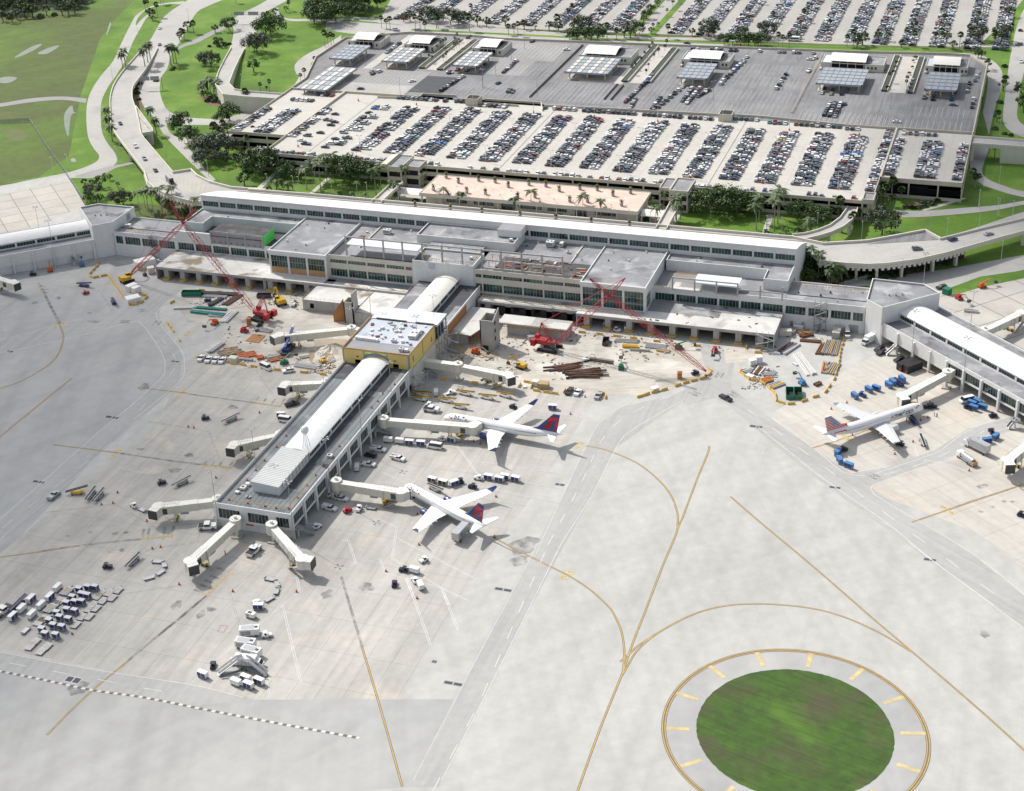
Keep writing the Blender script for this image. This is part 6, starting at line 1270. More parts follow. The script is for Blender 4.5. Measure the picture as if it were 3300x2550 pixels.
b2=empty('minibus',P(TC(708,262),0.03),0.02,'white shuttle bus waiting by the long-term lot','minibus');mb=MB();mb.box(-4,4,-1.2,1.2,.5,3.0,'white');mb.box(-3.8,3.6,-1.22,1.22,1.6,2.4,'car_glass');mb.build('body',b2)
for x in(-2.3,2.6):
 for s in(-1,1):mb=MB();mb.tube((x,s*1.0,.45),(x,s*1.22,.45),.45,'rubber',10);mb.build('wheel',b2)
# ================================================================ TREES AND PALMS
def palm_mesh(h,spread,nf,droop,seed,leaf=('palm_leaf','palm_leafb'),bark='palm_bark',fan=False,tr=.22,shaft=True):
 r=random.Random(seed);root=empty('palm_tree');mb=MB();n=5;pr=(0,0)
 lean=(r.uniform(-.03,.03)*h,r.uniform(-.03,.03)*h)
 for i in range(n):
  z0,z1=h*i/n,h*(i+1)/n;a=(lean[0]*(i/n)**2,lean[1]*(i/n)**2,z0);b=(lean[0]*((i+1)/n)**2,lean[1]*((i+1)/n)**2,z1)
  mb.tube(a,b,tr*(1.35 if i==0 else 1-.09*i),bark if i<n-1 or not shaft else 'leaf_b',7,tr*(1-.09*(i+1)))
 mb.build('trunk',root);top=Vector((lean[0],lean[1],h));mb=MB()
 for i in range(nf):
  a=2*math.pi*(i+r.uniform(-.3,.3))/nf*1.618*2;el=r.uniform(-.35,1.25);L=spread*r.uniform(.8,1.1);d=Vector((math.cos(a),math.sin(a),0));s=Vector((-d.y,d.x,0));pts=[];ns=6
  for k in range(ns+1):
   t=k/ns;out=L*t*math.cos(el*(1-.5*t));zz=L*t*math.sin(el)*.8-droop*L*t*t*(1.0+.4*(el<.2));pts.append(top+d*out+Vector((0,0,zz+.1)))
  lm=r.choice([leaf[0],leaf[0],leaf[1]])
  for k in range(ns):
   p,q=pts[k],pts[k+1];w0=(.1 if k==0 else .62*math.sin(math.pi*min(.95,(k+.25)/ns))**.6)*(spread/3.2);w1=.62*math.sin(math.pi*min(.97,(k+1.25)/ns))**.6*(spread/3.2)if k<ns-1 else .08
   dz=Vector((0,0,-.45*w0));dz1=Vector((0,0,-.45*w1));g=Vector((0,0,0))
   # leaflets: split each side into two blades so light shows between them
   for sg in(-1,1):
    m1=p.lerp(q,.42);mb.face([p,m1,m1+s*sg*w1*.9+dz1+d*.12,p+s*sg*w0+dz+d*.12],lm);m2=p.lerp(q,.55);mb.face([m2,q,q+s*sg*w1+dz1+d*.1,m2+s*sg*w0*.95+dz+d*.12],lm)
 mb.build('crown',root);tag(root,None,'palm tree');return root
def fan_palm(h,rad,seed):
 r=random.Random(seed);root=empty('palm_tree');mb=MB();mb.tube((0,0,0),(0,0,h*.5),.2,'palm_bark',7,.17);mb.tube((0,0,h*.5),(0,0,h),.17,'palm_bark',7,.2);mb.build('trunk',root);mb=MB()
 for i in range(46):
  a,e=r.uniform(0,6.28),r.uniform(-.7,1.35);d=Vector((math.cos(a)*math.cos(e),math.sin(a)*math.cos(e),math.sin(e)));c=Vector((0,0,h))+d*rad*.35;s=Vector((-math.sin(a),math.cos(a),0));u=d.cross(s);R_=rad*.62
  fan=[c]+[c+(d*math.cos(t)+s*math.sin(t))*R_*r.uniform(.8,1.05)+Vector((0,0,-.12*rad))for t in(-1.1,-.66,-.22,.22,.66,1.1)]
  mb.add(fan,[(0,j,j+1)for j in(1,2,3,4,5)if r.random()<.9],r.choice(['leaf_b','palm_leaf','palm_leafb']))
 mb.build('crown',root);tag(root,None,'palm tree');return root
def tree(h,rx,rz,trunk_h,seed,leaves=('leaf_a','leaf_b','leaf_c'),nclump=26,leafn=46,ls=.5,name='broadleaf_tree'):
 r=random.Random(seed);root=empty(name);mb=MB()
 mb.tube((0,0,0),(0,0,trunk_h),.32,'bark',7,.22);tips=[]
 for i in range(6):
  a=2*math.pi*i/6+r.uniform(-.4,.4);b=Vector((math.cos(a)*rx*.5,math.sin(a)*rx*.5,trunk_h+rz*r.uniform(.5,1.2)));mb.tube((0,0,trunk_h*.85),b,.14,'bark',5,.05);tips.append(b)
 mb.build('trunk',root);mb=MB();cz=trunk_h+rz
 for i in range(nclump):
  a,e,q=r.uniform(0,6.28),math.asin(r.uniform(-.55,1)),r.uniform(.55,1.0)**.5;c=Vector((math.cos(a)*math.cos(e)*rx*q,math.sin(a)*math.cos(e)*rx*q,cz+math.sin(e)*rz*q));cr=r.uniform(.22,.40)*rx;lm=r.choice(leaves)
  for j in range(leafn):
   v=Vector((r.gauss(0,1),r.gauss(0,1),r.gauss(0,.8))).normalized()*cr*r.uniform(.5,1.05);p=c+v;nn=(v.normalized()+Vector((r.uniform(-.6,.6),r.uniform(-.6,.6),r.uniform(-.2,.9)))).normalized();t1=nn.orthogonal().normalized()*ls*r.uniform(.6,1.1);t2=nn.cross(t1)*r.uniform(.6,.9)
   mb.face([p-t1,p-t2,p+t1,p+t2],lm if r.random()<.75 else r.choice(leaves))
 mb.build('crown',root);tag(root,None,'tree');return root
def shrub(rx,rz,seed,leaves,n=160):
 r=random.Random(seed);mb=MB()
 for j in range(n):
  a,e=r.uniform(0,6.28),r.uniform(-.1,1.5);q=r.uniform(.5,1);p=Vector((math.cos(a)*math.cos(e)*rx*q,math.sin(a)*math.cos(e)*rx*q,math.sin(e)*rz*q+.2));t1=Vector((r.uniform(-1,1),r.uniform(-1,1),r.uniform(-1,1))).normalized()*.42;t2=t1.orthogonal().normalized()*.3
  mb.face([p-t1,p-t2,p+t1,p+t2],r.choice(leaves))
 root=mb.build('shrub');tag(root,None,'shrub');return root
ROY=[Proto(palm_mesh(12.0,4.2,17,.62,1)),Proto(palm_mesh(10.0,4.0,16,.7,2)),Proto(palm_mesh(13.5,4.4,18,.6,3))]
COCO=[Proto(palm_mesh(7.5,4.3,20,.75,4,shaft=False)),Proto(palm_mesh(6.0,4.0,18,.8,5,shaft=False))]
DATE=[Proto(palm_mesh(11,3.6,34,.62,6,shaft=False,tr=.34)),Proto(palm_mesh(9.6,3.5,32,.68,7,shaft=False,tr=.34))]
SAB=[Proto(fan_palm(6.5,2.0,8)),Proto(fan_palm(5.2,1.9,9)),Proto(fan_palm(8.0,2.1,10))]
PYG=[Proto(palm_mesh(3.4,2.6,18,.85,11,shaft=False,tr=.14))]
OAK=[Proto(tree(9,6.2,3.3,2.6,21)),Proto(tree(8,5.0,3.0,2.4,22,('leaf_a','leaf_c','leaf_a'))),Proto(tree(10,7.5,3.6,3.0,23,nclump=34))]
GREY=[Proto(tree(9,6.5,3.0,2.6,24,('leaf_grey','leaf_greyb','leaf_grey'),34,52,.42)),Proto(tree(8,5.2,3.2,2.2,25,('leaf_grey','leaf_greyb','leaf_c'),28,46,.42))]
SML=[Proto(tree(5.5,2.6,2.0,1.8,26,('leaf_a','leaf_c','leaf_b'),16,34,.34)),Proto(tree(4.5,2.0,1.8,1.4,27,('leaf_c','leaf_a'),12,34,.3))]
SHR=[Proto(shrub(2.2,1.6,31,('leaf_a','leaf_c','leaf_b'))),Proto(shrub(1.8,1.2,32,('leaf_c','leaf_a','leaf_grey'))),Proto(shrub(1.6,1.1,33,('leaf_b','palm_leafb','leaf_a')))]
rt_=random.Random(77)
def kindly(c,l):
 k={'palm':'palm','broad':'small tree','shrub':'shrub'}[c.o.name.split('_')[0].split('leaf')[0].split('.')[0]]
 for w_ in('palm or small tree','small tree or palm','shrub or small tree','tree or palm','palm clump plant'):l=l.replace(w_,k)
 if k=='palm' and 'palm' not in l.split(' of ')[0]:l=l.replace('tree','palm',1).replace('bush','palm',1)
 if k=='shrub':l=l.replace('fan palm','low shrub').replace('small tree','shrub').replace('scrubby bush','low scrub')
 if k=='small tree':l=l.replace('fan-leaved palm','small tree').replace('fan palm','small tree')
 return l
def plant(pr,f,pts,group,fmt,z=0.0,sc=(.9,1.12)):
 """pts: base pixels in crop f"""
 for i,q in enumerate(pts):
  s=rt_.uniform(*sc)*(q[2]if len(q)>2 else 1);c_=rt_.choice(pr);s*=1.18 if c_.o.name.startswith('broad')else 1.08;c_.put(P(f(q[0],q[1]),z),rt_.uniform(0,6.28),kindly(c_,(fmt%ordn(i+1))if '%s' in fmt else fmt),group,s)
plant(ROY,K1,[(825,835),(925,745),(1115,790),(1020,850),(1205,700),(1010,700,.9),(1800,915),(1870,860),(2065,1000,.8)],'royal palms on the park lawns','tall royal palm on the lawn-side park, %s from the elevated road',-.07)
plant(PYG+COCO,K1,[(285,850,.9),(432,850,.8),(570,855,.8),(1290,925,.6),(1462,945,.75),(1650,955,.75)],'small palms along the park kerb','small drooping palm beside the kerb of the lawn-side park, %s from the elevated road',-.07)
plant(OAK,K1,[(190,640,.95),(540,690,.62),(755,700,.6),(1350,720,1.0),(1560,735,1.05),(1700,690,.9)],'broadleaf trees before the garage','dark broadleaf tree before the lawn half of the garage front, %s from the corner tower',-.07)
plant(ROY,K2,[(795,840,.78),(1028,850,.85),(1768,925,.78),(2020,945,.85)],'palms before the pink-roofed hall','palm before the pink-roofed hall, %s from the lawn side',-.05,(.95,1.05))
plant(ROY,K3,[(780,915,.85),(1030,945,.78)],'palms before the pink-roofed hall','palm before the ramp end of the pink-roofed hall, %s along',-.05,(.95,1.05))
plant(ROY+COCO,K2,[(250,560,.75),(95,740,.65),(165,720,.7),(500,570,.6)],'palms by the lawn-side stair towers','palm by the stair towers at the lawn end of the hall, %s along',-.05)
plant(ROY,K3,[(1805,1010,.72),(1850,900,.7),(1920,760,.75),(1750,760,.5),(2100,1000,.9),(2150,900,.85),(2060,930,.7)],'palms by the footbridge','palm by the footbridge at the ramp end of the hall, %s along',-.05)
plant(ROY,K4,[(133,1420,1.1),(168,1330,1.0),(345,1440,1.05),(385,1350,1.15),(405,1285,1.15)],'royal palms before the garage','tall royal palm on the lawn before the ramp half of the garage, %s along',-.07)
plant(PYG+COCO,K4,[(250,1480,.7),(490,1470,.65),(630,1490,1.0),(760,1480,.9)],'small palms by the curved ramp','small palm on the lawn inside the curved ramp, %s along',-.07)
plant(OAK,TC,[(170,1380,1.0),(260,1370,1.1),(350,1370,1.1),(430,1360,.9)],'dark trees before the garage','dark dense tree against the garage before the footpath, %s from the stair tower',-.07)
plant(OAK,K4,[(660,1310,.7),(880,1340,.62)],'small trees before the garage','round tree before the garage piers near the curved ramp, %s along',-.07)
plant(SAB,K4,[(1015,1310),(1090,1320),(1105,1300,1.1),(1340,1260),(1330,1330,.9),(1270,1400,.9),(1240,1440,.8),(940,1400,.7),(1640,1130),(1720,1060,1.3),(1830,1080,1.1),(1590,1170),(1700,1200,.8),(1740,1190,.8),(1460,1250,.7)],'cabbage palms round the curved ramp','fan-leaved palm round the curved ramp and garage corner, %s along',-.07)
plant(GREY,K4,[(1610,1480,1.15)],'grey-leaved tree','large grey-leaved tree on the lawn between curved ramp and lower road',-.07)
plant(ROY+COCO,c4,[(740,440,.8),(760,430,.75),(835,500,.85),(700,420,.7),(870,470,.6)],'palms at the terminal end','palm at the end wall of the curved hall, %s along',-.05)
plant(SAB+COCO,c4,[(1010,560,.9),(1060,560,.9),(980,600,.8),(1100,540,.9),(960,590,.7),(1040,600,.7)],'palms before the curved deck','palm clump plant before the curved deck, %s along',-.05)
plant(SML,c4,[(640,560),(700,540),(760,570,.9),(600,570,.8),(680,480,1.2)],'shrubby trees at the terminal end','dark shrubby tree filling the corner behind the right wing, %s along'.replace('right ','ramp-side '),-.05)
plant(ROY+COCO,TA,[(895,1370,.8),(950,1350,.9),(985,1380,.9),(1040,1370,.85),(1075,1350,.95),(1110,1340,.9),(1150,1370,.8),(1170,1400,.8),(1010,1400,.6),(930,1330,.7),(1262,1405,.8),(1288,1402,.85)],'royal palms beside the lattice jib','royal palm in the clump behind the lawn-side crane, %s along',-.07)
plant(SML+GREY[1:],TA,[(545,1200,.9),(590,1210,.9),(560,1250,.9),(600,1270,.8),(620,1300,.8),(560,1300,.7),(640,1300,.7),(650,1200,1.0),(790,1320,.9),(750,1320,.8)],'bushy trees by the apron fence','bushy grey-green tree along the apron fence, %s along',-.07)
plant(SML,TA,[(672,1140,.45),(705,1155,.45),(755,1200,.55)],'saplings on the triangular lawn','sapling on the triangular lawn, %s along',-.07)
plant(DATE,TA,[(788,450),(805,432),(930,440),(948,410),(965,395),(1095,420),(1112,405),(1130,405)],'date palms along the approach road','tall date palm along the approach road, %s counting from the perimeter road',-.07)
plant(DATE,TA,[(720,905),(700,850,.95),(690,800,.9),(1003,865,.95),(972,790,.9)],'date palms beside the elevated road','date palm beside the elevated road, %s counting towards the terminal',-.07)
plant(COCO+ROY[1:2],TA,[(1295,590,1),(1335,600,1.1),(1350,610,.9),(1390,620,1),(1405,600,1.1),(1460,640,1.1),(1385,580,.9),(1310,640,.8),(1300,620,.6)],'coconut palms at the ramp foot','coconut palm in the bed below the long straight ramp, %s along',-.07)
plant(SHR,TA,[(1330,650),(1370,655),(1410,660),(1440,665),(1390,640),(1350,630),(1290,915),(1000,520),(870,575),(880,600),(890,640),(895,540),(1100,450),(1110,440),(1340,300),(1400,300),(1440,290),(1470,285),(1380,280)],'shrubs in the planting beds','low shrub in the planting beds between the lawn-side roads, %s along',-.05)
plant(OAK,TA,[(1470,775,1.1),(1420,800,.7),(1160,835,.9),(1205,920,.85),(1145,850,.6)],'round trees by the lawn-side roads','round green tree where the ground roads fork, %s along',-.07)
plant(GREY,TA,[(1350,435,1.15),(1310,410,.7),(1645,345,1.15),(1630,330,.8),(1330,1020,1.1),(1400,1000,1.15),(1450,985,1.0),(1290,985,.9),(1420,1060,.8),(1310,1060,.8)],'grey-leaved trees on the lawns','grey-leaved tree on the lawns beside the long straight ramp, %s along',-.07)
plant(SML,TA,[(1625,465,1.3),(1378,210,.8),(1385,290,.9),(1410,300,1),(1565,1190,1.1),(1290,900,.7)],'small trees on the lawns','small dark tree standing alone on the lawns, %s along',-.07)
plant(OAK,TA,[(1735,235,1.15),(1700,220,.9),(1465,195,.8),(1670,1110,1.15),(1700,1080,.8),(1830,1120,.7)],'large trees on the upper lawn','large green tree on the upper lawns and garage corner, %s along',-.07)
plant(OAK,TA,[(2010,150,1.15),(2060,160,1.2),(2120,130,1.25),(2150,150,1.2),(2030,110),(2100,95,1.2),(1990,70,.7)],'trees beyond the loop road','dark tree in the grove beyond the loop road, %s along',-.07)
plant(OAK,TB,[(20,50,1.2),(80,60,1.3),(130,50,1.2),(180,60,1.2),(230,50,1.1),(50,110,.9),(110,90,.9),(160,110,.9)],'trees beyond the loop road','dark tree in the grove beside the long-term lot, %s along',-.07)
plant(SAB,TA,[(2080,300),(2100,295,.8),(2120,290,.9),(2135,275,.9),(2015,420,.7),(2030,455,.7),(2045,430,.6),(1925,530,.7),(1950,510,.8),(1668,590,.7),(1708,590,.6),(1727,585,.8),(1578,690,1.1),(1590,700,.9),(1610,690,1),(1370,895,1),(1435,880,1)],'cabbage palms along the loop road','fan-leaved palm along the loop road and straight ramp, %s along',-.05)
plant(SAB+SML,K5,[(700,1450,.9),(740,1440),(790,1480),(860,1500,.9),(900,1440),(880,1400,.8),(700,1200,.7),(740,1150,.8),(800,1250,.8),(870,1250),(900,1180,.8),(1000,1140,1.1),(1060,1120,1.1),(960,1130),(430,1130,.8),(470,1160,.7),(550,1050),(580,980,.8)],'plants by the garage corner','palm or small tree in the planting by the garage corner tower, %s along',-.05)
plant(SHR,K5,[(650,1100),(690,1120),(620,1080),(820,1230),(780,1300),(740,1380),(830,1550),(880,1560),(400,900),(430,930),(460,950),(380,880),(480,980)],'shrubs by the garage corner','dark shrub near the garage corner tower, %s along',-.05)
plant(SAB,TB,[(258,180),(290,185),(313,190),(475,190),(505,185),(537,200),(610,185,1.2),(620,180,1.2),(820,200,1.4),(1070,225),(1105,215),(1130,230),(1380,215,1.3),(1700,245),(1760,255),(2090,245)],'palms along the lot road','slender fan palm on the verge of the long-term lot road, %s from the grove',.0)
plant(SML+GREY[1:],TB,[(400,140,1.0),(440,135),(560,135),(600,140),(700,160,1.1),(750,160),(870,165,1.1),(930,170,.9),(1050,170,1.2),(1170,190,1.1),(1240,190),(1330,195),(1390,200,.9),(1490,200),(1540,205),(1650,205),(1690,210),(1810,240,1.1),(1850,240,1.1),(1880,235)],'trees at the row ends of the lot','small tree or palm at the near row ends of the long-term lot, %s along',.0)
plant(OAK,TB,[(1460,255,.75),(1510,260,.8),(1560,258,.8),(1600,262,.8),(1640,260,.8),(1480,250,.6)],'tree row behind the big empty lot','round tree in the clipped row behind the empty rental lot, %s along',.0,(.9,1.05))
plant(OAK,TC,[(265,290,.8),(320,292,.7),(370,294,.8),(420,296,.8),(460,296,.75),(500,298,.7)],'tree row behind the mid-lot canopy','round tree in the clipped row behind the mid-lot office, %s along',.0,(.9,1.05))
plant(SML+GREY[1:]+SAB,TC,[(165,235),(200,235,1.1),(60,230,.8),(490,235),(540,240),(380,240,.7),(735,245,.8),(610,300),(640,300),(680,305),(1050,300),(1090,300,1.2),(1115,305),(1150,290,1.2),(1250,260),(1310,265),(1400,305),(1480,300),(1430,255),(1620,270),(1690,270),(1650,300,1.1),(1770,310),(1730,320),(1800,320),(1830,262),(1890,265),(1985,310,1.2),(2040,270),(1890,370,.8),(1910,375,.7),(1950,440,.7)],'trees at the row ends of the lot','tree or palm at the near ends of the boulevard-side rows, %s along',.0)
rr=random.Random(4)
for i in range(34):
 x=rr.choice(rows)+rr.choice([0,0,2.7]);y=rr.uniform(1035,1135);(lambda c_:c_.put((x,y,0),rr.uniform(0,6),kindly(c_,'small tree or palm rising among the long-term rows, %s planted'%ordn(i+1)),'trees among the long-term rows',rr.uniform(.6,1.0)))(rt_.choice(SML+SAB))
for i in range(16):
 x=-255+rr.choice([-6,6])+rr.uniform(-1,1);y=1012+i*9;(lambda c_:c_.put((x,y,0),rr.uniform(0,6),kindly(c_,'tree or palm lining the grass boulevard through the long-term lot, %s along'%ordn(i+1)),'trees on the lot boulevard',rr.uniform(.6,.9)))(rt_.choice(SML+OAK[1:2]+SAB))
for sx in(-1,1):wsheet('lawn_strip',[(-255+sx*5,1006),(-255+sx*10,1006),(-255+sx*10,1300),(-255+sx*5,1300)][::sx],.01,'lawn')
plant(SAB,K6,[(1110,430),(1070,490),(1100,480),(1160,380,.8),(1200,330),(1225,320),(1255,320),(1355,370),(1380,340),(1410,330,1.1),(1230,490),(1260,470),(1270,450),(1500,290),(1520,270),(1540,260),(1360,270),(1385,250)],'palms on the planted ramp','fan palm in the planted walls between two lawn-end canopies, %s along',DZ+.9,(.45,.6))
plant(SAB,TB,[(1860,470),(1880,440),(1950,480),(1965,450),(1920,400),(1940,370),(2000,390),(2030,350),(1970,330),(1990,310),(2070,330),(2080,310)],'palms on the planted ramp','fan palm in the planted walls beside the largest canopy, %s along',DZ+.9,(.45,.65))
plant(SAB+SHR,TC,[(1310,560),(1320,520),(1350,460),(1360,430),(1370,400),(1385,370),(1430,560),(1435,530),(1450,470),(1470,430),(1475,390),(1490,370)],'palms on the planted ramp','fan palm in the planted walls beside the widest office, %s along',DZ+.9,(.5,.75))
plant(SML+SHR,TC,[(1880,680),(1890,650),(1900,600),(1915,560),(1930,500),(1945,450),(1875,720,.8),(1870,780,.7),(2060,430,1.2),(2065,500,1.2),(2050,580,1.2),(2030,660),(2020,720),(2010,780),(2000,830),(2060,860),(2100,870),(2170,640,1.6),(2180,720,1.8),(2100,160,1.2),(2090,110,1.0),(2160,200)],'shrubs along the boulevard','shrub or small tree lining the boulevard, %s from the underpass',-.02)
plant(SAB,TC,[(1995,1010,1.2),(2045,990),(1850,1190),(1870,1200),(1890,1190,.8),(1210,1340,1),(1260,1250,1.1)],'palms by the underpass','fan palm by the underpass road, %s along',-.05)
plant(SHR,TC,[(1430,1330),(1470,1335),(1510,1335),(1550,1325),(1590,1310),(1630,1290),(1540,1300)],'hedge shrubs by the picnic lawn','hedge shrub by the small lawn under the garage deck, %s along',-.05)
plant(SHR,TF,[(1060,590),(1100,590),(1140,590),(1180,590),(1220,590),(1260,595),(1300,590),(1350,585),(1400,570),(1090,570),(1170,570),(1240,575),(1330,560),(900,600),(860,590),(1500,545),(1560,530),(1620,510),(1690,500)],'shrubs under the curved deck','low shrub in the bed under the curved deck, %s along',-.03)
plant(SHR,K2,[(520,760),(600,770),(640,760),(1250,840),(1320,850),(1440,860),(1520,870),(1620,880),(390,740)],'shrubs before the pink-roofed hall','shrub in the planters before the hall, %s from the lawn side',-.03)
plant(SHR,K3,[(270,840),(460,870),(620,880),(1310,920),(1420,930),(1500,930),(1680,920)],'shrubs before the pink-roofed hall','shrub before the ramp half of the hall, %s along',-.03)
# dark woodland and scrub at the far corner
plant(OAK+GREY,TA,[(20,-10,1.2),(120,-20,1.3),(240,-30,1.2),(360,-40,1.2),(480,-30,1.2),(560,-20),(60,40,1.1),(160,60,1.1),(300,20,1.2),(420,0,1.2),(-40,20,1.3),(220,40,1.1),(30,90,1),(100,85,1),(370,40,1.1),(480,20,1.1),(530,10),(180,15,1.3),(250,0,1.3),(330,-15,1.3),(600,-30,1.1),(440,50,.9),(500,50,.8),(70,0,1.3),(-30,-20,1.4),(-20,80,1.1)],'trees of the wood','tree at the edge of the dark wood beyond the field, %s along',-.05)
plant(SML+SHR,TA,[(160,110,1.6),(210,110,1.4),(260,115,1.5),(300,100,1.4),(350,100,1.5),(400,100,1.4),(440,95,1.4),(480,90,1.3),(60,120,1.2),(110,125,1.3),(20,140,1.2),(80,145,1.1)],'scrub at the field edge','scrubby bush on the far edge of the field, %s along',-.05)
plant(SML+SAB,TA,[(930,60,1),(945,55,1),(1030,30),(960,110),(975,130),(990,135),(1010,110),(1150,260,1),(1165,250),(1180,255),(1200,200,1.3),(1240,215,1.3),(1510,20,1),(1045,25),(1690,140,.9),(1715,125,.9),(1830,80,.8),(1850,70),(1765,110,1)],'roadside trees','slim roadside tree along the approach roads, %s along',-.05)
# roadside lamp posts
LP=pole(9.5,1,'metal_white',None)
def lamps(f,pts,fmt,z=0.0,pr=LP,g='roadside lamp posts',rz=None):
 for i,(x,y)in enumerate(pts):pr.put(P(f(x,y),z),rz if rz is not None else R(-90),fmt%ordn(i+1),g)
lamps(K1,[(282,850),(645,880),(728,890),(1185,930),(1540,960),(1682,975),(945,730),(2118,1018)],'white lamp post on the park lawn by the kerb, %s from the elevated road',0)
lamps(K2,[(155,760),(662,800),(1122,845),(1393,870),(1598,890),(2142,938)],'white lamp post before the pink-roofed hall, %s from the lawn side',0)
lamps(K3,[(388,865),(655,890),(1187,945),(1400,955),(1725,990)],'white lamp post before the ramp half of the hall, %s along',0)
lamps(K4,[(433,1480),(850,1435),(725,1525),(1140,1290),(1205,1550),(1370,1545),(1770,1510),(255,1470)],'white lamp post round the curved ramp lawn, %s along',0)
lamps(TF,[(1365,325),(1580,290),(1688,325),(1895,270),(2008,195),(2108,210),(1892,140),(1397,585),(2037,470),(1028,-400)][:9],'white lamp post beside the viaduct and ground road, %s along',0)
lamps(TC,[(2025,1175),(1895,1330),(2020,1390),(2025,870)],'white lamp post on the grass by the underpass road, %s along',0)
lamps(TA,[(965,915),(1070,1040),(1180,915),(1335,1130),(1465,1190),(1515,1200),(1285,1060),(1090,770),(720,500),(1250,1100),(1555,570),(1675,565),(755,1040),(440,1090),(345,1110),(890,260),(1210,140)],'lamp post on the lawns round the elevated road, %s along',0)
SGN=empty('sign_gantry',P(TA(1590,160),0),0,'overhead road sign gantry across the exit road','sign gantry')
def gantry(root,a,b,panels,h=6.2,h1=7.6):
 a,b=P(a,0),P(b,0);mb=MB();mb.tube(a,a+up*h1,.22,'metal_grey',6);mb.tube(b,b+up*h1,.22,'metal_grey',6);keep(mb.build('posts',root),root);mb=MB()
 for z in(h,h1):mb.bar(a+up*z,b+up*z,.2,.2,'metal_grey')
 for i in range(10):mb.bar(a.lerp(b,i/10)+up*(h if i%2 else h1),a.lerp(b,(i+1)/10)+up*(h1 if i%2 else h),.12,.12,'metal_grey')
 keep(mb.build('truss',root),root)
 for s,e in panels:mb=MB();mb.bar(a.lerp(b,s)+up*(h+1)+Vector((0,-.3,0)),a.lerp(b,e)+up*(h+1)+Vector((0,-.3,0)),.1,2.6,'metal_grey');keep(mb.build('sign_panel',root),root)
gantry(SGN,TA(1490,150),TA(1680,150),((.08,.42),(.56,.9)))
S2=empty('sign_gantry',P(TA(970,570),0),0,'sign gantry over the ground road beside the elevated ramp','sign gantry');gantry(S2,TA(905,575),TA(1042,570),((.05,.45),(.5,.9)))
# ================================================================ AIRCRAFT, JET BRIDGES AND RAMP EQUIPMENT
def mkthing(name,cat,parts,wheels=(),wr=.4):
 """parts: [(part name, [boxes (x0,x1,y0,y1,z0,z1,mat) | ('t',a,b,r,mat) | ('b',a,b,w,h,mat) | ('h',8 pts,mat) | ('e',c,rx,ry,rz,mat)])]; wheels: (x,y)"""
 root=empty(name)
 for pn,bs in parts:
  mb=MB()
  for b in bs:
   if b[0]=='t':mb.tube(b[1],b[2],b[3],b[4],8)
   elif b[0]=='b':mb.bar(b[1],b[2],b[3],b[4],b[5])
   elif b[0]=='h':mb.hexa(b[1],b[2])
   elif b[0]=='e':mb.ball(b[1],b[2],b[3],b[4],b[5])
   else:mb.box(*b)
  mb.build(pn,root)
 for x,y in wheels:mb=MB();mb.tube((x,y-.13,wr),(x,y+.13,wr),wr,'rubber',10);mb.tube((x,y-.15,wr),(x,y+.15,wr),wr*.5,'metal_grey',6);mb.build('wheel',root)
 tag(root,None,cat);return root
def put(pr,f,a,b,label,group=None,z=0.0,sc=None):
 """a = centre pixel, b = pixel it faces"""
 p,q=P(f(*a),z),P(f(*b),z);return pr.put(p,ang(p,q),label,group,sc)
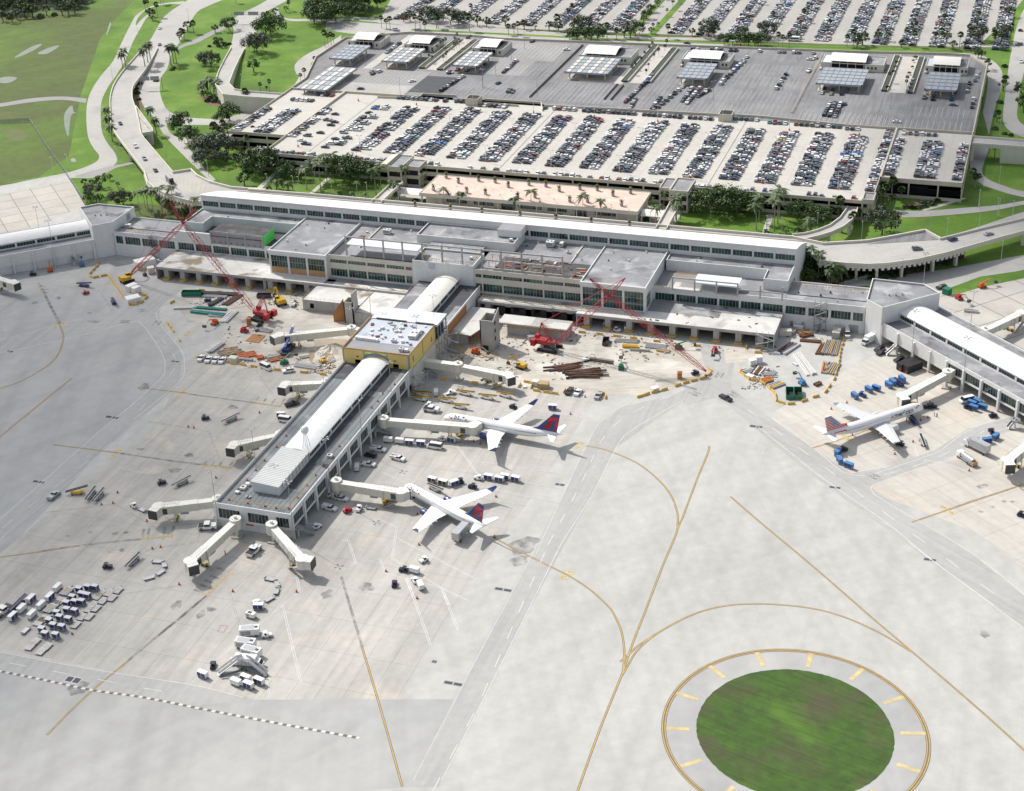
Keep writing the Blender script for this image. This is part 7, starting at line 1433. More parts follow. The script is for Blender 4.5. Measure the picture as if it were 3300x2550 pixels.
def aircraft(label,nose,tail,r,zc,span,finz,livery,winglet,nz=3.9,tz=6.2,x_wing=.36,eng_r=1.15):
 N,Tt=P(nose,nz),P(tail,tz);L=(N.xy-Tt.xy).length;yaw=ang(Tt,N)
 A=empty('airliner',(N.x,N.y,0),yaw,label,'airliner')
 W,D,RD_='plane_white',livery,'red'
 st=[(0,.05,-.35),(.006,.32,-.33),(.02,.58,-.25),(.045,.80,-.12),(.08,.95,-.03),(.12,1,0),(.62,1,0),(.70,.97,.03),(.78,.84,.16),(.86,.62,.36),(.93,.38,.56),(.98,.2,.68),(1,.08,.74)]
 mb=MB();n=18;rings=[]
 for t,k,dz in st:rings.append([(-t*L,math.cos(2*math.pi*i/n+.0)*r*k,zc+dz*r+math.sin(2*math.pi*i/n)*r*k*1.04)for i in range(n)])
 b0=len(mb.f);mb.loft(rings,W);
 if D=='delta':
  for fi in range(b0,len(mb.f)-2):
   i=(fi-b0)%n;j=(fi-b0)//n
   if 11<=i<=15 and j>=1:mb.k[fi]='delta_blue'
 mb.build('fuselage',A,smooth=True)
 mb=MB();
 for s in(-1,1):
  x=-.16*L
  while x>-.80*L:
   if not(x_wing+.02)*L<-x<(x_wing+.035)*L:
    zz=zc+.32*r;yy=math.sqrt(max(r*r-(zz-zc)**2,.01))+.02;k=1 if-x<.68*L else 1-(-x/L-.68)*1.0
    mb.add([(x,s*yy*k,zz-.17),(x+.26,s*yy*k,zz-.17),(x+.26,s*(yy-.05)*k,zz+.2),(x,s*(yy-.05)*k,zz+.2)],[(0,1,2,3),(3,2,1,0)],'metal_dark')
   x-=.55
  mb.add([(-.042*L,s*r*.38,zc+.42*r),(-.056*L,s*r*.68,zc+.40*r),(-.066*L,s*r*.62,zc+.68*r),(-.052*L,s*r*.30,zc+.64*r)],[(0,1,2,3),(3,2,1,0)],'metal_dark')
 mb.add([(-.045*L,-.36*r,zc+.44*r),(-.045*L,.36*r,zc+.44*r),(-.057*L,.3*r,zc+.70*r),(-.057*L,-.3*r,zc+.70*r)],[(0,1,2,3),(3,2,1,0)],'metal_dark')
 mb.build('cabin_windows',A)
 hs=span/2;xr=-x_wing*L;zr=zc-.62*r
 def wingp(y): # leading x, chord, z
  k=y/hs;le=xr-(y-0)*math.tan(R(27));te_r=xr-8.6;te_k=xr-8.9-(max(y-hs*.34,0))*math.tan(R(14));return le,le-te_k if y>hs*.34 else le-(te_r-.4*(y/(hs*.34))),zr+y*math.tan(R(5.2))
 for s in(-1,1):
  mb=MB();rings=[]
  for y in(0,hs*.34,hs*.7,hs):
   le,c,z=wingp(y);c=max(c,1.7);th=.11*c;rings.append([(le,s*y,z),(le-.3*c,s*y,z+th*.6),(le-.7*c,s*y,z+th*.35),(le-c,s*y,z-.02),(le-.6*c,s*y,z-th*.2),(le-.25*c,s*y,z-th*.3)])
  mb.loft(rings if s>0 else[q[::-1]for q in rings],'wing_grey' if D=='flag' else W)
  mb.build('wing',A);le,c,z=wingp(hs);c=max(c,1.7)
  mb=MB();h_=winglet;mb.hexa([(le,s*hs,z),(le-c,s*hs,z),(le-c,s*hs+s*.15,z),(le,s*hs+s*.15,z),(le-c*.7-h_*.55,s*(hs+h_*.42),z+h_),(le-c-h_*.62,s*(hs+h_*.42),z+h_),(le-c-h_*.62,s*(hs+h_*.42)+s*.1,z+h_),(le-c*.7-h_*.55,s*(hs+h_*.42)+s*.1,z+h_)],'delta_blue' if D=='delta' else W);mb.build('winglet',A)
  for y in(hs*.42,hs*.58,hs*.74):
   le,c,z=wingp(y);mb=MB();mb.ball((le-c*.92,s*y,z-.22),1.3,.2,.26,W);mb.build('flap_fairing',A)
  ye=hs*.32;le,c,z=wingp(ye);mb=MB();m_='delta_blue' if D=='delta' else 'wing_grey'
  rr_=[(le+2.6,eng_r*.86),(le+2.3,eng_r),(le+.6,eng_r*1.02),(le-1.4,eng_r*.78),(le-2.0,eng_r*.6)]
  mb.loft([[(x,s*ye+math.cos(2*math.pi*i/14)*q,z-eng_r*.85+math.sin(2*math.pi*i/14)*q)for i in range(14)]for x,q in rr_],m_);mb.build('engine',A,smooth=True)
  mb=MB();mb.loft([[(x,s*ye+math.cos(2*math.pi*i/12)*q,z-eng_r*.85+math.sin(2*math.pi*i/12)*q)for i in range(12)]for x,q in((le+2.62,eng_r*.78),(le+2.5,eng_r*.7))],'black');mb.build('engine_intake',A)
  xh=-.875*L;mb=MB();sp=span*.185;zz=zc+.38*r
  mb.hexa([(xh,s*.3,zz),(xh-4.2,s*.3,zz),(xh-5.3,s*sp,zz+.7),(xh-3.9,s*sp,zz+.7)]+[(xh-.2,s*.3,zz+.3),(xh-4.1,s*.3,zz+.25),(xh-5.2,s*sp,zz+.8),(xh-4.0,s*sp,zz+.8)],W);mb.build('tailplane',A)
  mb=MB();mb.box(xr-5.3,xr-5.0,s*3-.1,s*3+.1,.5,zr+.3,'metal_grey')
  for w_ in(-.35,.35):mb.tube((xr-5.1,s*3+w_-.15,.52),(xr-5.1,s*3+w_+.15,.52),.52,'rubber',10)
  mb.build('main_gear',A)
 mb=MB();mb.box(-.11*L-.1,-.11*L+.1,-.1,.1,.4,zc-r*.7,'metal_grey')
 for w_ in(-.25,.25):mb.tube((-.11*L,w_-.1,.38),(-.11*L,w_+.1,.38),.38,'rubber',8)
 mb.build('nose_gear',A)
 zf=zc+r*.98;x0=-.80*L;tip=-.965*L-1.0;ch=[(x0+2.6,zf-.1),(x0,zf+.9),(tip+2.6,finz),(tip,finz),(-.955*L,zf-.15)]
 mb=MB();t_=.17
 fin=lambda poly,m,t:mb.add([(x,-t,z)for x,z in poly]+[(x,t,z)for x,z in poly],[tuple(range(len(poly))),tuple(range(len(poly),2*len(poly)))[::-1]]+[((i+1)%len(poly),i,len(poly)+i,len(poly)+(i+1)%len(poly))for i in range(len(poly))],m)
 if D=='delta':
  fin(ch,'delta_blue',t_);mb.build('fin',A);mb=MB();H_=finz-zf
  u=lambda a,b:((x0+.3+(tip+2.3-x0)*b)*(1-a)+(-.955*L+(tip+.955*L)*b+.05)*a,zf+.25+H_*b*.97) # a across the chord, b up
  fin([u(.30,.10),u(.22,.50),u(.52,.62),u(.62,.30),u(.58,.02)],'dark_red',t_+.02);fin([u(.16,.52),u(.05,.80),u(.99,.80),u(.99,.72),u(.62,.58)],'bright_red',t_+.02);fin([u(.78,.52),u(.99,.62),u(.99,.32),u(.82,.30)],'bright_red',t_+.02);fin([u(.80,.24),u(.99,.26),u(.99,.02),u(.84,.02)],'dark_red',t_+.02)
 else:
  fin(ch,'white',t_);mb.build('fin',A);mb=MB();k=9
  for i in range(k):
   z0_,z1_=zf+.2+(finz-zf-.3)*i/k,zf+.2+(finz-zf-.3)*(i+.62)/k
   lx=lambda z:x0+.1+(tip+2.5-x0)*(z-zf)/(finz-zf)if z>zf+.9 else x0+2.0;rx_=lambda z:-.955*L+(tip+.955*L)*(z-zf)/(finz-zf)
   mx=lambda z:lx(z)*.5+rx_(z)*.5-.3
   if i<2:fin([(lx(z0_)-.2,z0_),(lx(z1_)-.2,z1_),(rx_(z1_),z1_),(rx_(z0_),z0_)],'bright_red',t_+.02)
   else:
    fin([(lx(z0_)-.1,z0_),(lx(z1_)-.1,z1_),(mx(z1_),z1_),(mx(z0_),z0_)],'flag_blue',t_+.02);fin([(mx(z0_),z0_),(mx(z1_),z1_),(rx_(z1_),z1_),(rx_(z0_),z0_)],'bright_red',t_+.02)
  for s in(-1,1):mb.add([(-.79*L,s*r*.86,zc+.45*r),(-.90*L,s*r*.56,zc+.48*r),(-.90*L,s*r*.55,zc+.62*r),(-.79*L,s*r*.80,zc+.66*r)],[(0,1,2,3),(3,2,1,0)],'bright_red')
 mb.build('fin_emblem',A)
 txt,th,xs_,ink=('DELTA',1.55,.105,'delta_blue')if D=='delta' else('American',2.75,.135,'title_grey')
 for s in(1,-1):
  cu=bpy.data.curves.new('t','FONT');cu.body=txt;cu.size=th;cu.resolution_u=2;cu.space_character=1.25 if D=='delta' else 1.0;cu.offset=0.045;ob=bpy.data.objects.new('t',cu);me=ob.to_mesh();wd=max(v.co.x for v in me.vertices);mb=MB();vv=[]
  for v in me.vertices:
   x=-xs_*L-v.co.x if s>0 else-xs_*L-wd+v.co.x
   zz=((.62*r-.35)if D=='delta' else-.06*r)+v.co.y*.92;zz=min(zz,r*.97);vv.append((x,s*(math.sqrt(max(r*r*1.0-(zz/1.04)**2,.02))+.03),zc+zz))
  mb.add(vv,[tuple(p.vertices)for p in me.polygons]+[tuple(p.vertices)[::-1]for p in me.polygons],ink);ob.to_mesh_clear();bpy.data.objects.remove(ob);bpy.data.curves.remove(cu);mb.build('airline_title',A)
  mb=MB();e=(-xs_*L+(1.6 if s<0 else .9))if D!='delta' else-xs_*L+1.0;zz=.5*r;yy=s*(math.sqrt(r*r-zz*zz)+.04)
  mb.add([(e-.5,yy,zc+zz-.4),(e+.5,yy,zc+zz-.4),(e,yy-s*.1,zc+zz+.5)],[(0,1,2),(2,1,0)],'bright_red')
  if D!='delta':mb.add([(e+.4,yy,zc+zz),(e+1.3,yy-s*.1,zc+zz+.8),(e+.6,yy-s*.2,zc+zz+1.0)],[(0,1,2),(2,1,0)],'sky_blue')
  mb.build('airline_emblem',A)
 return A
flat('plane_white',(0.80,0.80,0.80),.25,coat=.4,var=.015);flat('delta_blue',(.02,.045,.20),.3,coat=.4);flat('wing_grey',(.62,.64,.66),.35,coat=.2);flat('bright_red',(.62,.02,.03),.4);flat('dark_red',(.30,.012,.02),.4);flat('flag_blue',(.03,.08,.25),.4);flat('title_grey',(.035,.06,.12),.4)
aircraft('white twinjet with blue and red tail, its nose behind the long jet bridge',c5(455,330),c5(1800,507),1.9,4.1,36.0,13.2,'delta',2.4)
aircraft('white twinjet with blue and red tail parked at a slant beside the catering truck',c5(15,1105),c5(932,1548),1.88,3.5,33.6,12.4,'delta',2.4,nz=3.4,tz=5.4)
aircraft('white jet with red, white and blue striped tail at the angled concourse gate',c6(1128,325),c6(150,592),1.98,3.7,33.2,11.9,'flag',.9,nz=3.5,tz=5.6,x_wing=.35)
def bridge(label,f,wall,rot,cab,hood,zt=7.2):
 w_,a,b,h=(P(f(*q),zt)if len(q)==2 else P(q[2](q[0],q[1]),zt)for q in(wall,rot,cab,hood))
 B=empty('jet_bridge',(a.x,a.y,0),0,label,'jet bridge','jet bridges');kb=lambda mb,n,sm=False:keep(mb.build(n,B,smooth=sm),B)
 d=(b-a).normalized();d.z=0;L=(b.xy-a.xy).length;s=Vector((-d.y,d.x,0));yw=ang(a,b)
 mb=MB();mb.tube((a.x,a.y,3.6),(a.x,a.y,7.1),1.9,'bridge_cream',14);mb.tube((a.x,a.y,7.1),(a.x,a.y,7.35),2.0,'bridge_roof',14);mb.tube((a.x,a.y,7.35),(a.x,a.y,8.3),.55,'bridge_roof',10);kb(mb,'rotunda')
 mb=MB();mb.tube((a.x,a.y,0),(a.x,a.y,3.6),.55,'bridge_cream',8);mb.box(a.x-1.6,a.x+1.6,a.y-1.6,a.y+1.6,0,.5,'raw_concrete');kb(mb,'support_column')
 if(w_.xy-a.xy).length>1.5:mb=MB();mb.bar((w_.x,w_.y,5.4),(a.x,a.y,5.4),2.5,2.9,'bridge_cream');mb.bar((w_.x,w_.y,6.9),(a.x,a.y,6.9),2.6,.12,'bridge_roof');kb(mb,'link_corridor')
 segs=[(1.6/L,.36,2.5,2.5),(.34,.68,2.75,2.75),(.66,1-1.2/L,3.05,3.0)];zf=lambda t:5.35-.75*t
 for i,(t0,t1,ww,hh)in enumerate(segs):
  p,q=a+d*L*t0,a+d*L*t1;p.z,q.z=zf(t0),zf(t1);mb=MB();mb.bar(p,q,ww,hh,'bridge_cream');mb.bar(p+up*(hh/2+.06),q+up*(hh/2+.06),ww+.1,.14,'bridge_roof')
  n_=max(2,int((q-p).length/3.2))
  for j in range(n_+1):
   c=p.lerp(q,j/n_)
   for sg in(-1,1):mb.bar(c+s*sg*(ww/2+.04)-up*hh/2,c+s*sg*(ww/2+.04)+up*hh/2,.14,.1,'bridge_roof')
  kb(mb,'tunnel')
 c0=a+d*L*.9;c0.z=zf(.9);mb=MB()
 for sg in(-1,1):mb.bar(c0+s*sg*1.56-d*.9-up*.1,c0+s*sg*1.56+d*.9-up*.1,.1,2.1,'glass_dark')
 kb(mb,'side_window')
 mb=MB()
 for sg in(-1,1):
  for j in range(6):c=a+d*L*(.68+.05*j);c.z=zf(.7)+1.5;mb.tube(c+s*sg*1.3,c+s*sg*1.3+up*1.0,.04,'galv',4)
  p,q=a+d*L*.68+s*sg*1.3,a+d*L*.95+s*sg*1.3;mb.bar((p.x,p.y,zf(.68)+2.5),(q.x,q.y,zf(.95)+2.5),.07,.07,'galv')
 kb(mb,'roof_rail')
 zc_=zf(1.0);mb=MB();mb.tube((b.x,b.y,zc_-1.6),(b.x,b.y,zc_+1.65),2.1,'bridge_cream',16);mb.tube((b.x,b.y,zc_+1.65),(b.x,b.y,zc_+1.85),2.25,'bridge_roof',16);kb(mb,'cab')
 hd=(h-b);hd.z=0;hl=max(2.6,min(hd.length,3.6));hd.normalize();mb=MB();p,q=b+hd*1.2,b+hd*hl;p.z=q.z=zc_+.05;mb.bar(p,q,3.3,3.1,'bridge_cream');mb.bar(q,q+hd*.35,3.4,3.3,'metal_dark');mb.bar(p+up*1.65,q+up*1.65,3.5,.14,'bridge_roof');kb(mb,'hood')
 c1_=a+d*L*.74;mb=MB()
 for sg in(-1,1):mb.bar((c1_+s*sg*1.9).xy.to_3d()+up*.6,(c1_+s*sg*1.9).xy.to_3d()+up*(zf(.74)+1.7),.32,.32,'bridge_cream')
 mb.bar((c1_-s*2).xy.to_3d()+up*(zf(.74)-1.9),(c1_+s*2).xy.to_3d()+up*(zf(.74)-1.9),.4,.4,'bridge_cream');mb.bar((c1_-s*1.9).xy.to_3d()+up*.9,(c1_+s*1.9).xy.to_3d()+up*.9,.7,.5,'safety_yellow');kb(mb,'lift_column')
 for sg in(-1,1):mb=MB();c=(c1_+s*sg*1.0).xy.to_3d()+up*.6;mb.tube(c-s*.25,c+s*.25,.6,'rubber',10);kb(mb,'wheel')
 c2_=(a+d*L*.58+s*0).xy.to_3d();mb=MB();mb.obox((c2_.x,c2_.y),2.8,1.6,2.4,3.4,yw,'metal_grey');kb(mb,'air_unit')
 mb=MB();e0=(b-d*1.5-s*2.4).xy.to_3d();e1=e0-d*4.6;mb.bar(e0+up*3.0,e1+up*.3,.95,.15,'galv');mb.bar(e0+up*4.0-s*.45,e1+up*1.3-s*.45,.06,.06,'galv');mb.bar(e0+up*3.0-d*-.9,e0+up*3.0,1.2,.12,'galv');mb.tube(e0,e0+up*3,.07,'galv',4);kb(mb,'service_stair')
for a_ in(('jet bridge reaching in from the blank-walled angled concourse',TD,(-330,500),(-280,510),(75,600),(135,625)),('idle jet bridge ending at the construction yard above the blue mobile crane',K7,(1840,635),(1715,610),(790,685),(700,715)),('short jet bridge over yellow loader next to the row of barriers',K7,(1440,1305),(1395,1300),(880,1310),(790,1385)),
 ('jet bridge second from the construction yard on the lawn side of the concourse',TG,(1830,178),(1792,188),(1500,245),(1455,290)),('jet bridge with white tug and cart waiting at its cab',TG,(1430,598),(1392,605),(1010,640),(965,680)),('jet bridge pointing down from the concourse end wall beside the white pushback tractor',TG,(1518,710),(1505,738),(1215,990),(1245,1045)),
 ('jet bridge angling away from the concourse end wall corner beside the spiral stair',TG,(1750,735),(1737,770),(1930,975),(2000,985)),('long jet bridge docked at the upper white jet',TH,(240,285),(268,290),(838,325),(882,300)),('jet bridge docked at the slanted white jet',TG,(2120,480),(2150,490),(380,745,TH),(425,735,TH)),
 ('jet bridge running below the yellow block to the yellow excavator',TE,(520,1105),(745,1135),(1060,1190),(1100,1225)),('jet bridge docked at the striped-tail jet',TF,(1730,1165),(1695,1182),(1405,1325),(1450,1375)),('jet bridge beyond the lower road bend of the angled concourse',TI,(2400,330),(2330,350),(2080,545),(2110,595)),('jet bridge on the far side of the angled concourse',TF,(1905,925),(1935,912),(2165,795),(2190,785))):bridge(*a_)
def navy_cart(open_=False,roof='white',body='navy'):
 ps=[('floor',[(-1.6,1.6,-.75,.75,.45,.6,'metal_grey'),('b',(1.6,0,.45),(2.5,0,.35),.1,.1,'metal_dark')]),('roof',[(-1.65,1.65,-.8,.8,2.05,2.15,roof)])]
 ps.append(('frame',[(-1.6,-1.5,-.75,.75,.6,2.05,roof if not open_ else 'metal_grey'),(1.5,1.6,-.75,.75,.6,2.05,roof if not open_ else 'metal_grey'),(-1.5,1.5,-.7,.7,2.0,2.045,roof),(-.05,.05,-.77,.77,.6,2.05,roof)]))
 ps.append(('curtain',[(-1.48,-.08,-.74,.74,.6,2.04,body),(.08,1.48,-.74,.74,.6,2.04,body)]if not open_ else[(-1.45,1.45,-.6,.6,.6,1.3,'metal_dark')]))
 return Proto(mkthing('baggage_cart','baggage cart',ps,[(-1.1,-.65),(-1.1,.65),(1.1,-.65),(1.1,.65)],.25))
NC=navy_cart();WC=navy_cart(False,'white','white');OC=navy_cart(True);BC=navy_cart(False,'sky_blue','royal')
FC=Proto(mkthing('flat_cart','flat cart',[('bed',[(-1.7,1.7,-.75,.75,.5,.62,'silver'),(-1.7,-1.6,-.75,.75,.6,1.1,'white'),(1.6,1.7,-.75,.75,.6,.9,'white')]),('tow_bar',[('b',(1.7,0,.45),(2.6,0,.35),.1,.1,'metal_dark')])],[(-1.2,-.65),(-1.2,.65),(1.2,-.65),(1.2,.65)],.25))
DL=Proto(mkthing('roller_dolly','cargo dolly',[('bed',[(-1.7,1.7,-1.2,1.2,.42,.5,'silver')]+[(-1.5+i*.45,-1.3+i*.45,-1.1,1.1,.5,.56,'galv' if i!=3 else 'barrier_yellow')for i in range(7)]),('tow_bar',[('b',(1.7,0,.45),(2.7,0,.35),.1,.1,'metal_dark')])],[(-1.2,-1),(-1.2,1),(1.2,-1),(1.2,1)],.22))
ULD=Proto(mkthing('cargo_container','cargo container',[('body',[('h',[(-.75,-1.0,.55),(.75,-1.0,.55),(.75,.7,.55),(-.75,.7,.55),(-.75,-1.0,2.15),(.75,-1.0,2.15),(.75,1.15,2.15),(-.75,1.15,2.15)],'silver')]),('curtain',[(-.77,-.76,-.8,.8,.7,2.0,'navy'),(-.6,.6,-1.02,-1.0,.7,2.0,'navy')]),('bed',[(-.9,.9,-1.1,1.1,.35,.5,'metal_grey')])],[(-.6,-.9),(-.6,.9),(.6,-.9),(.6,.9)],.2))
def tug(c='white'):return Proto(mkthing('baggage_tug','baggage tug',[('body',[(-1.5,1.5,-.75,.75,.35,.95,c),(.5,1.5,-.7,.7,.95,1.15,c),(-1.5,-1.0,-.75,.75,.95,1.1,c)]),('seat',[(-.7,-.1,-.5,.5,.95,1.3,'black')]),('canopy',[(-1.0,.3,-.7,.7,1.85,1.93,c),('t',(-.95,-.6,.9),(-.95,-.6,1.9),.04,'black'),('t',(.25,.6,.9),(.25,.6,1.9),.04,'black')])],[(-1,-.7),(-1,.7),(1,-.7),(1,.7)],.36))
TUG=tug();NTUG=tug('tug_dark');RTUG=tug('crane_red')
def belt(c='safety_yellow',base='white',el=.9):return Proto(mkthing('belt_loader','belt loader',[('chassis',[(-2.2,2.2,-.9,.9,.45,1.0,base),(1.2,2.2,-.9,-.1,1.0,1.4,base)]),('conveyor',[('b',(-4,0,1.2),(4,.1,1.2+el),.85,.16,'black'),('b',(-4,-.48,1.25),(4,-.4,1.25+el),.1,.34,c),('b',(-4,.48,1.25),(4,.6,1.25+el),.1,.34,c)])],[(-1.6,-.85),(-1.6,.85),(1.6,-.85),(1.6,.85)],.36))
YB_=belt();NB=belt('navy','navy',1.1);DB=belt('metal_dark','safety_yellow',1.8);WB=belt('metal_white','silver',.6)
PT=Proto(mkthing('pushback_tractor','pushback tractor',[('body',[(-3.2,3.2,-1.3,1.3,.6,1.5,'white'),(-3.0,-1.2,-1.2,1.2,1.5,1.75,'white'),(1.2,3.0,-1.2,1.2,1.5,1.7,'black')]),('cab',[(-.8,.9,-1.2,1.2,1.5,2.4,'car_glass'),(-.9,1.0,-1.25,1.25,2.4,2.5,'white')])],[(-2,-1.25),(-2,1.25),(2,-1.25),(2,1.25)],.6))
GP_=Proto(mkthing('ground_power_unit','ground power unit',[('body',[(-1.5,1.5,-.8,.8,.5,1.9,'white'),(-1.3,-.2,-.83,-.8,.8,1.6,'metal_grey'),(-1.0,.4,-.5,.5,1.9,1.94,'metal_dark')]),('tow_bar',[('b',(1.5,0,.5),(2.4,0,.35),.1,.1,'metal_dark')])],[(-1,-.75),(-1,.75),(1,-.75),(1,.75)],.3))
ACU=Proto(mkthing('air_start_unit','air start unit',[('body',[(-3,3,-1.3,1.3,.6,2.8,'white'),(-2.6,.4,-1.33,-1.3,.9,2.3,'metal_grey'),(-2.5,1.5,-1,1,2.8,2.85,'silver'),(1.6,2.6,-.5,.5,2.8,2.86,'metal_dark')])],[(-2,-1.2),(-2,1.2),(2,-1.2),(2,1.2)],.42))
STR=Proto(mkthing('passenger_stair','passenger stair',[('steps',[('b',(-4,0,.4),(2.2,0,3.4),1.3,.25,'silver'),(2.2,4,-.9,.9,3.3,3.5,'silver')]),('handrail',[('b',(-4,-.7,1.4),(2.2,-.7,4.4),.1,.8,'metal_white'),('b',(-4,.7,1.4),(2.2,.7,4.4),.1,.8,'metal_white'),(2.2,4,-.95,-.87,3.5,4.5,'metal_white'),(2.2,4,.87,.95,3.5,4.5,'metal_white')]),('frame',[('b',(2,-.7,.5),(3.6,-.7,3.3),.12,.12,'metal_grey'),('b',(2,.7,.5),(3.6,.7,3.3),.12,.12,'metal_grey'),(-3.8,3.8,-.9,.9,.35,.6,'metal_grey')])],[(-3,-.9),(-3,.9),(3,-.9),(3,.9)],.35))
def pick(c='white',cap=None):
 mb=MB();car_shape(mb,'pickup','car_'+c);r_=empty('pickup_truck');mb.build('body',r_)
 if cap=='cap':mb=MB();mb.box(-2.75,-.4,-.92,.92,1.15,1.75,'white');mb.build('bed_cap',r_)
 if cap=='util':mb=MB();mb.box(-3.2,-.4,-1.05,-.6,.8,1.6,'white');mb.box(-3.2,-.4,.6,1.05,.8,1.6,'white');mb.bar((-3.2,-.9,2.2),(-.2,-.9,2.2),.08,.08,'silver');mb.bar((-3.2,.9,2.2),(-.2,.9,2.2),.08,.08,'silver');mb.build('utility_bed',r_)
 tag(r_,None,'pickup truck');return Proto(r_)
WP=pick();KP=pick('black');CP=pick('white','cap');UP=pick('white','util');GPK=pick('silver')
def vehicle(kind,col,name,cat):mb=MB();car_shape(mb,kind,'car_'+col);r_=empty(name);mb.build('body',r_);tag(r_,None,cat);return Proto(r_)
VN=vehicle('van','white','van','van');SV=vehicle('suv','white','car','car');BSV=vehicle('suv','black','car','car')
def boxtruck(body='white',L=6.5,h=3.6):return Proto(mkthing('box_truck','box truck',[('cab',[(1.8,3.8,-1.1,1.1,.6,1.5,'white'),('h',[(1.8,-1.1,1.5),(3.4,-1.1,1.5),(3.4,1.1,1.5),(1.8,1.1,1.5),(1.8,-1.0,2.5),(2.8,-1.0,2.5),(2.8,1.0,2.5),(1.8,1.0,2.5)],'car_glass'),(1.7,2.9,-1.05,1.05,2.5,2.58,'white')]),('cargo_box',[(1.7-L,1.7,-1.2,1.2,.9,h,body)])],[(-2.8,-1.05),(-2.8,1.05),(2.8,-1.05),(2.8,1.05)],.48))
BT=boxtruck();CT=Proto(mkthing('catering_truck','catering truck',[('cab',[(3,5.2,-1.2,1.2,.6,2.6,'white'),(5.1,5.23,-1.0,1.0,1.6,2.4,'car_glass')]),('cargo_box',[(-5,2.6,-1.3,1.3,1.3,4.2,'silver')]+[(-4.6+i*1.0,-4.4+i*1.0,-1.2,1.2,4.2,4.25,'metal_white')for i in range(7)]),('lift_frame',[('b',(-3,-1,.7),(1,-1,1.3),.15,.15,'metal_dark'),('b',(-3,1,.7),(1,1,1.3),.15,.15,'metal_dark'),(2.6,4.4,-1.2,1.2,3.0,3.15,'silver')]),('emblem',[(-3.4,-2.0,-1.33,-1.3,2.0,3.4,'sky_blue')])],[(-3.4,-1.1),(-3.4,1.1),(3.8,-1.1),(3.8,1.1)],.5))
FT=Proto(mkthing('fuel_truck','fuel truck',[('cab',[(2.5,4.3,-1.15,1.15,.6,2.5,'white'),(4.2,4.33,-1.0,1.0,1.5,2.3,'car_glass')]),('tank',[('t',(-3.6,0,1.75),(2.2,0,1.75),1.05,'silver'),(-3.8,2.3,-1.1,1.1,.6,.9,'metal_grey')]),('hose_rack',[(-4.6,-3.7,-1.1,1.1,.6,1.8,'plywood')])],[(-3,-1.1),(-3,1.1),(-1.8,-1.1),(-1.8,1.1),(3.3,-1.1),(3.3,1.1)],.48))
# --- placing: lawn-side stands
G='ramp equipment'
for i,(pr,f,a,b,l,g)in enumerate((
 (GPK,TG,(345,600),(400,555),'silver pickup with a tank on its bed, parked on the lawn-side service road',None),
 (DB,TG,(495,580),(560,575),'yellow cargo loader beside two long grey belt loaders',None),(WB,TG,(585,595),(625,550),'long grey belt loader standing next to the yellow cargo loader',None),(WB,TG,(635,605),(680,560),'long grey belt loader on the outside of the pair',None),
 (NTUG,TG,(1036,517),(1060,510),'dark tug near the belt loader between two gate lines',None),(WB,TG,(1165,518),(1230,490),'belt loader alone above the middle jet bridge',None),(NTUG,TG,(1315,103),(1340,100),'dark blue tug beside the upper belt loader',None),(WB,TG,(1480,112),(1540,88),'belt loader on the stand nearest the black utility cart',None),
 (KP,TG,(1870,15),(1890,10),'black utility vehicle close to the concourse edge',None),(TUG,TG,(858,665),(840,650),'white tug pulling a flat cart to the jet bridge cab',None),(FC,TG,(910,688),(870,670),'white flat cart behind the tug at the jet bridge cab',None),
 (PT,TG,(1330,803),(1290,805),'white pushback tractor parked against the concourse end wall',None),(PT,TG,(1625,958),(1595,985),'white and black pushback tractor between the two end bridges',None),
 (NTUG,TG,(690,1055),(720,1055),'dark tug alone beside the long belt loader',None),(WB,TG,(855,1022),(910,975),'long belt loader beside the dark tug',None),(VN,TG,(1830,118),(1860,122),'white van parked tight to the concourse roof edge',None),(OC,TG,(1800,88),(1820,88),'white roofed cart beside the van at the concourse',None),
 (CP,TG,(2110,680),(2150,690),'white pickup with bed cap beside the concourse columns',None),(WP,TG,(2150,605),(2184,610),'white pickup half under the concourse overhang',None),(TUG,TG,(2030,800),(2050,790),'small dark ramp scooter by the spiral stair',None))):
 put(pr,f,a,b,l,g)
for i,(x,y,a,b)in enumerate(((1005,1020,1050,1022),(1052,1040,1060,1065),(1028,1090,1060,1070),(953,1125,990,1115))):put(FC,TG,(x,y),(a,b),'white flat cart, %s of the curved string of four beside the gate line'%ordn(i+1),'curved string of flat carts')
for i,(x,y,a,b)in enumerate(((1725,1132,1760,1140),(1773,1160,1785,1190),(1770,1210,1760,1240),(1725,1260,1690,1280))):put(FC,TG,(x,y),(a,b),'white flat cart, %s of the curved string trailing to the navy cart'%ordn(i+1),'second curved string of flat carts')
put(TUG,TJ,(1645,297),(1630,290),'white tug at the head of the curved cart string');put(NC,TJ,(1655,325),(1700,325),'navy cart with white roof just below the flat cart string');put(GP_,TJ,(1608,378),(1650,390),'white ground power unit below the navy cart');put(ACU,TJ,(1600,488),(1650,485),'large white air unit at the top of the equipment line');put(TUG,TJ,(1708,502),(1740,498),'white tug with black seat beside the large air unit')
put(ACU,TJ,(1575,568),(1630,575),'white twin-vent air unit second in the equipment line');put(ACU,TJ,(1612,622),(1660,635),'pale green-grey air unit with grey grille third in the equipment line');put(GP_,TJ,(1510,675),(1540,675),'small white unit beside the stairs');put(BT,TJ,(1610,690),(1660,695),'white box unit behind the two stairs');put(STR,TJ,(1480,725),(1560,700),'white passenger stair rising towards its twin');put(STR,TJ,(1640,730),(1560,700),'white passenger stair with black treads');put(NTUG,TJ,(1365,695),(1370,660),'green tug alone beside the gate line')
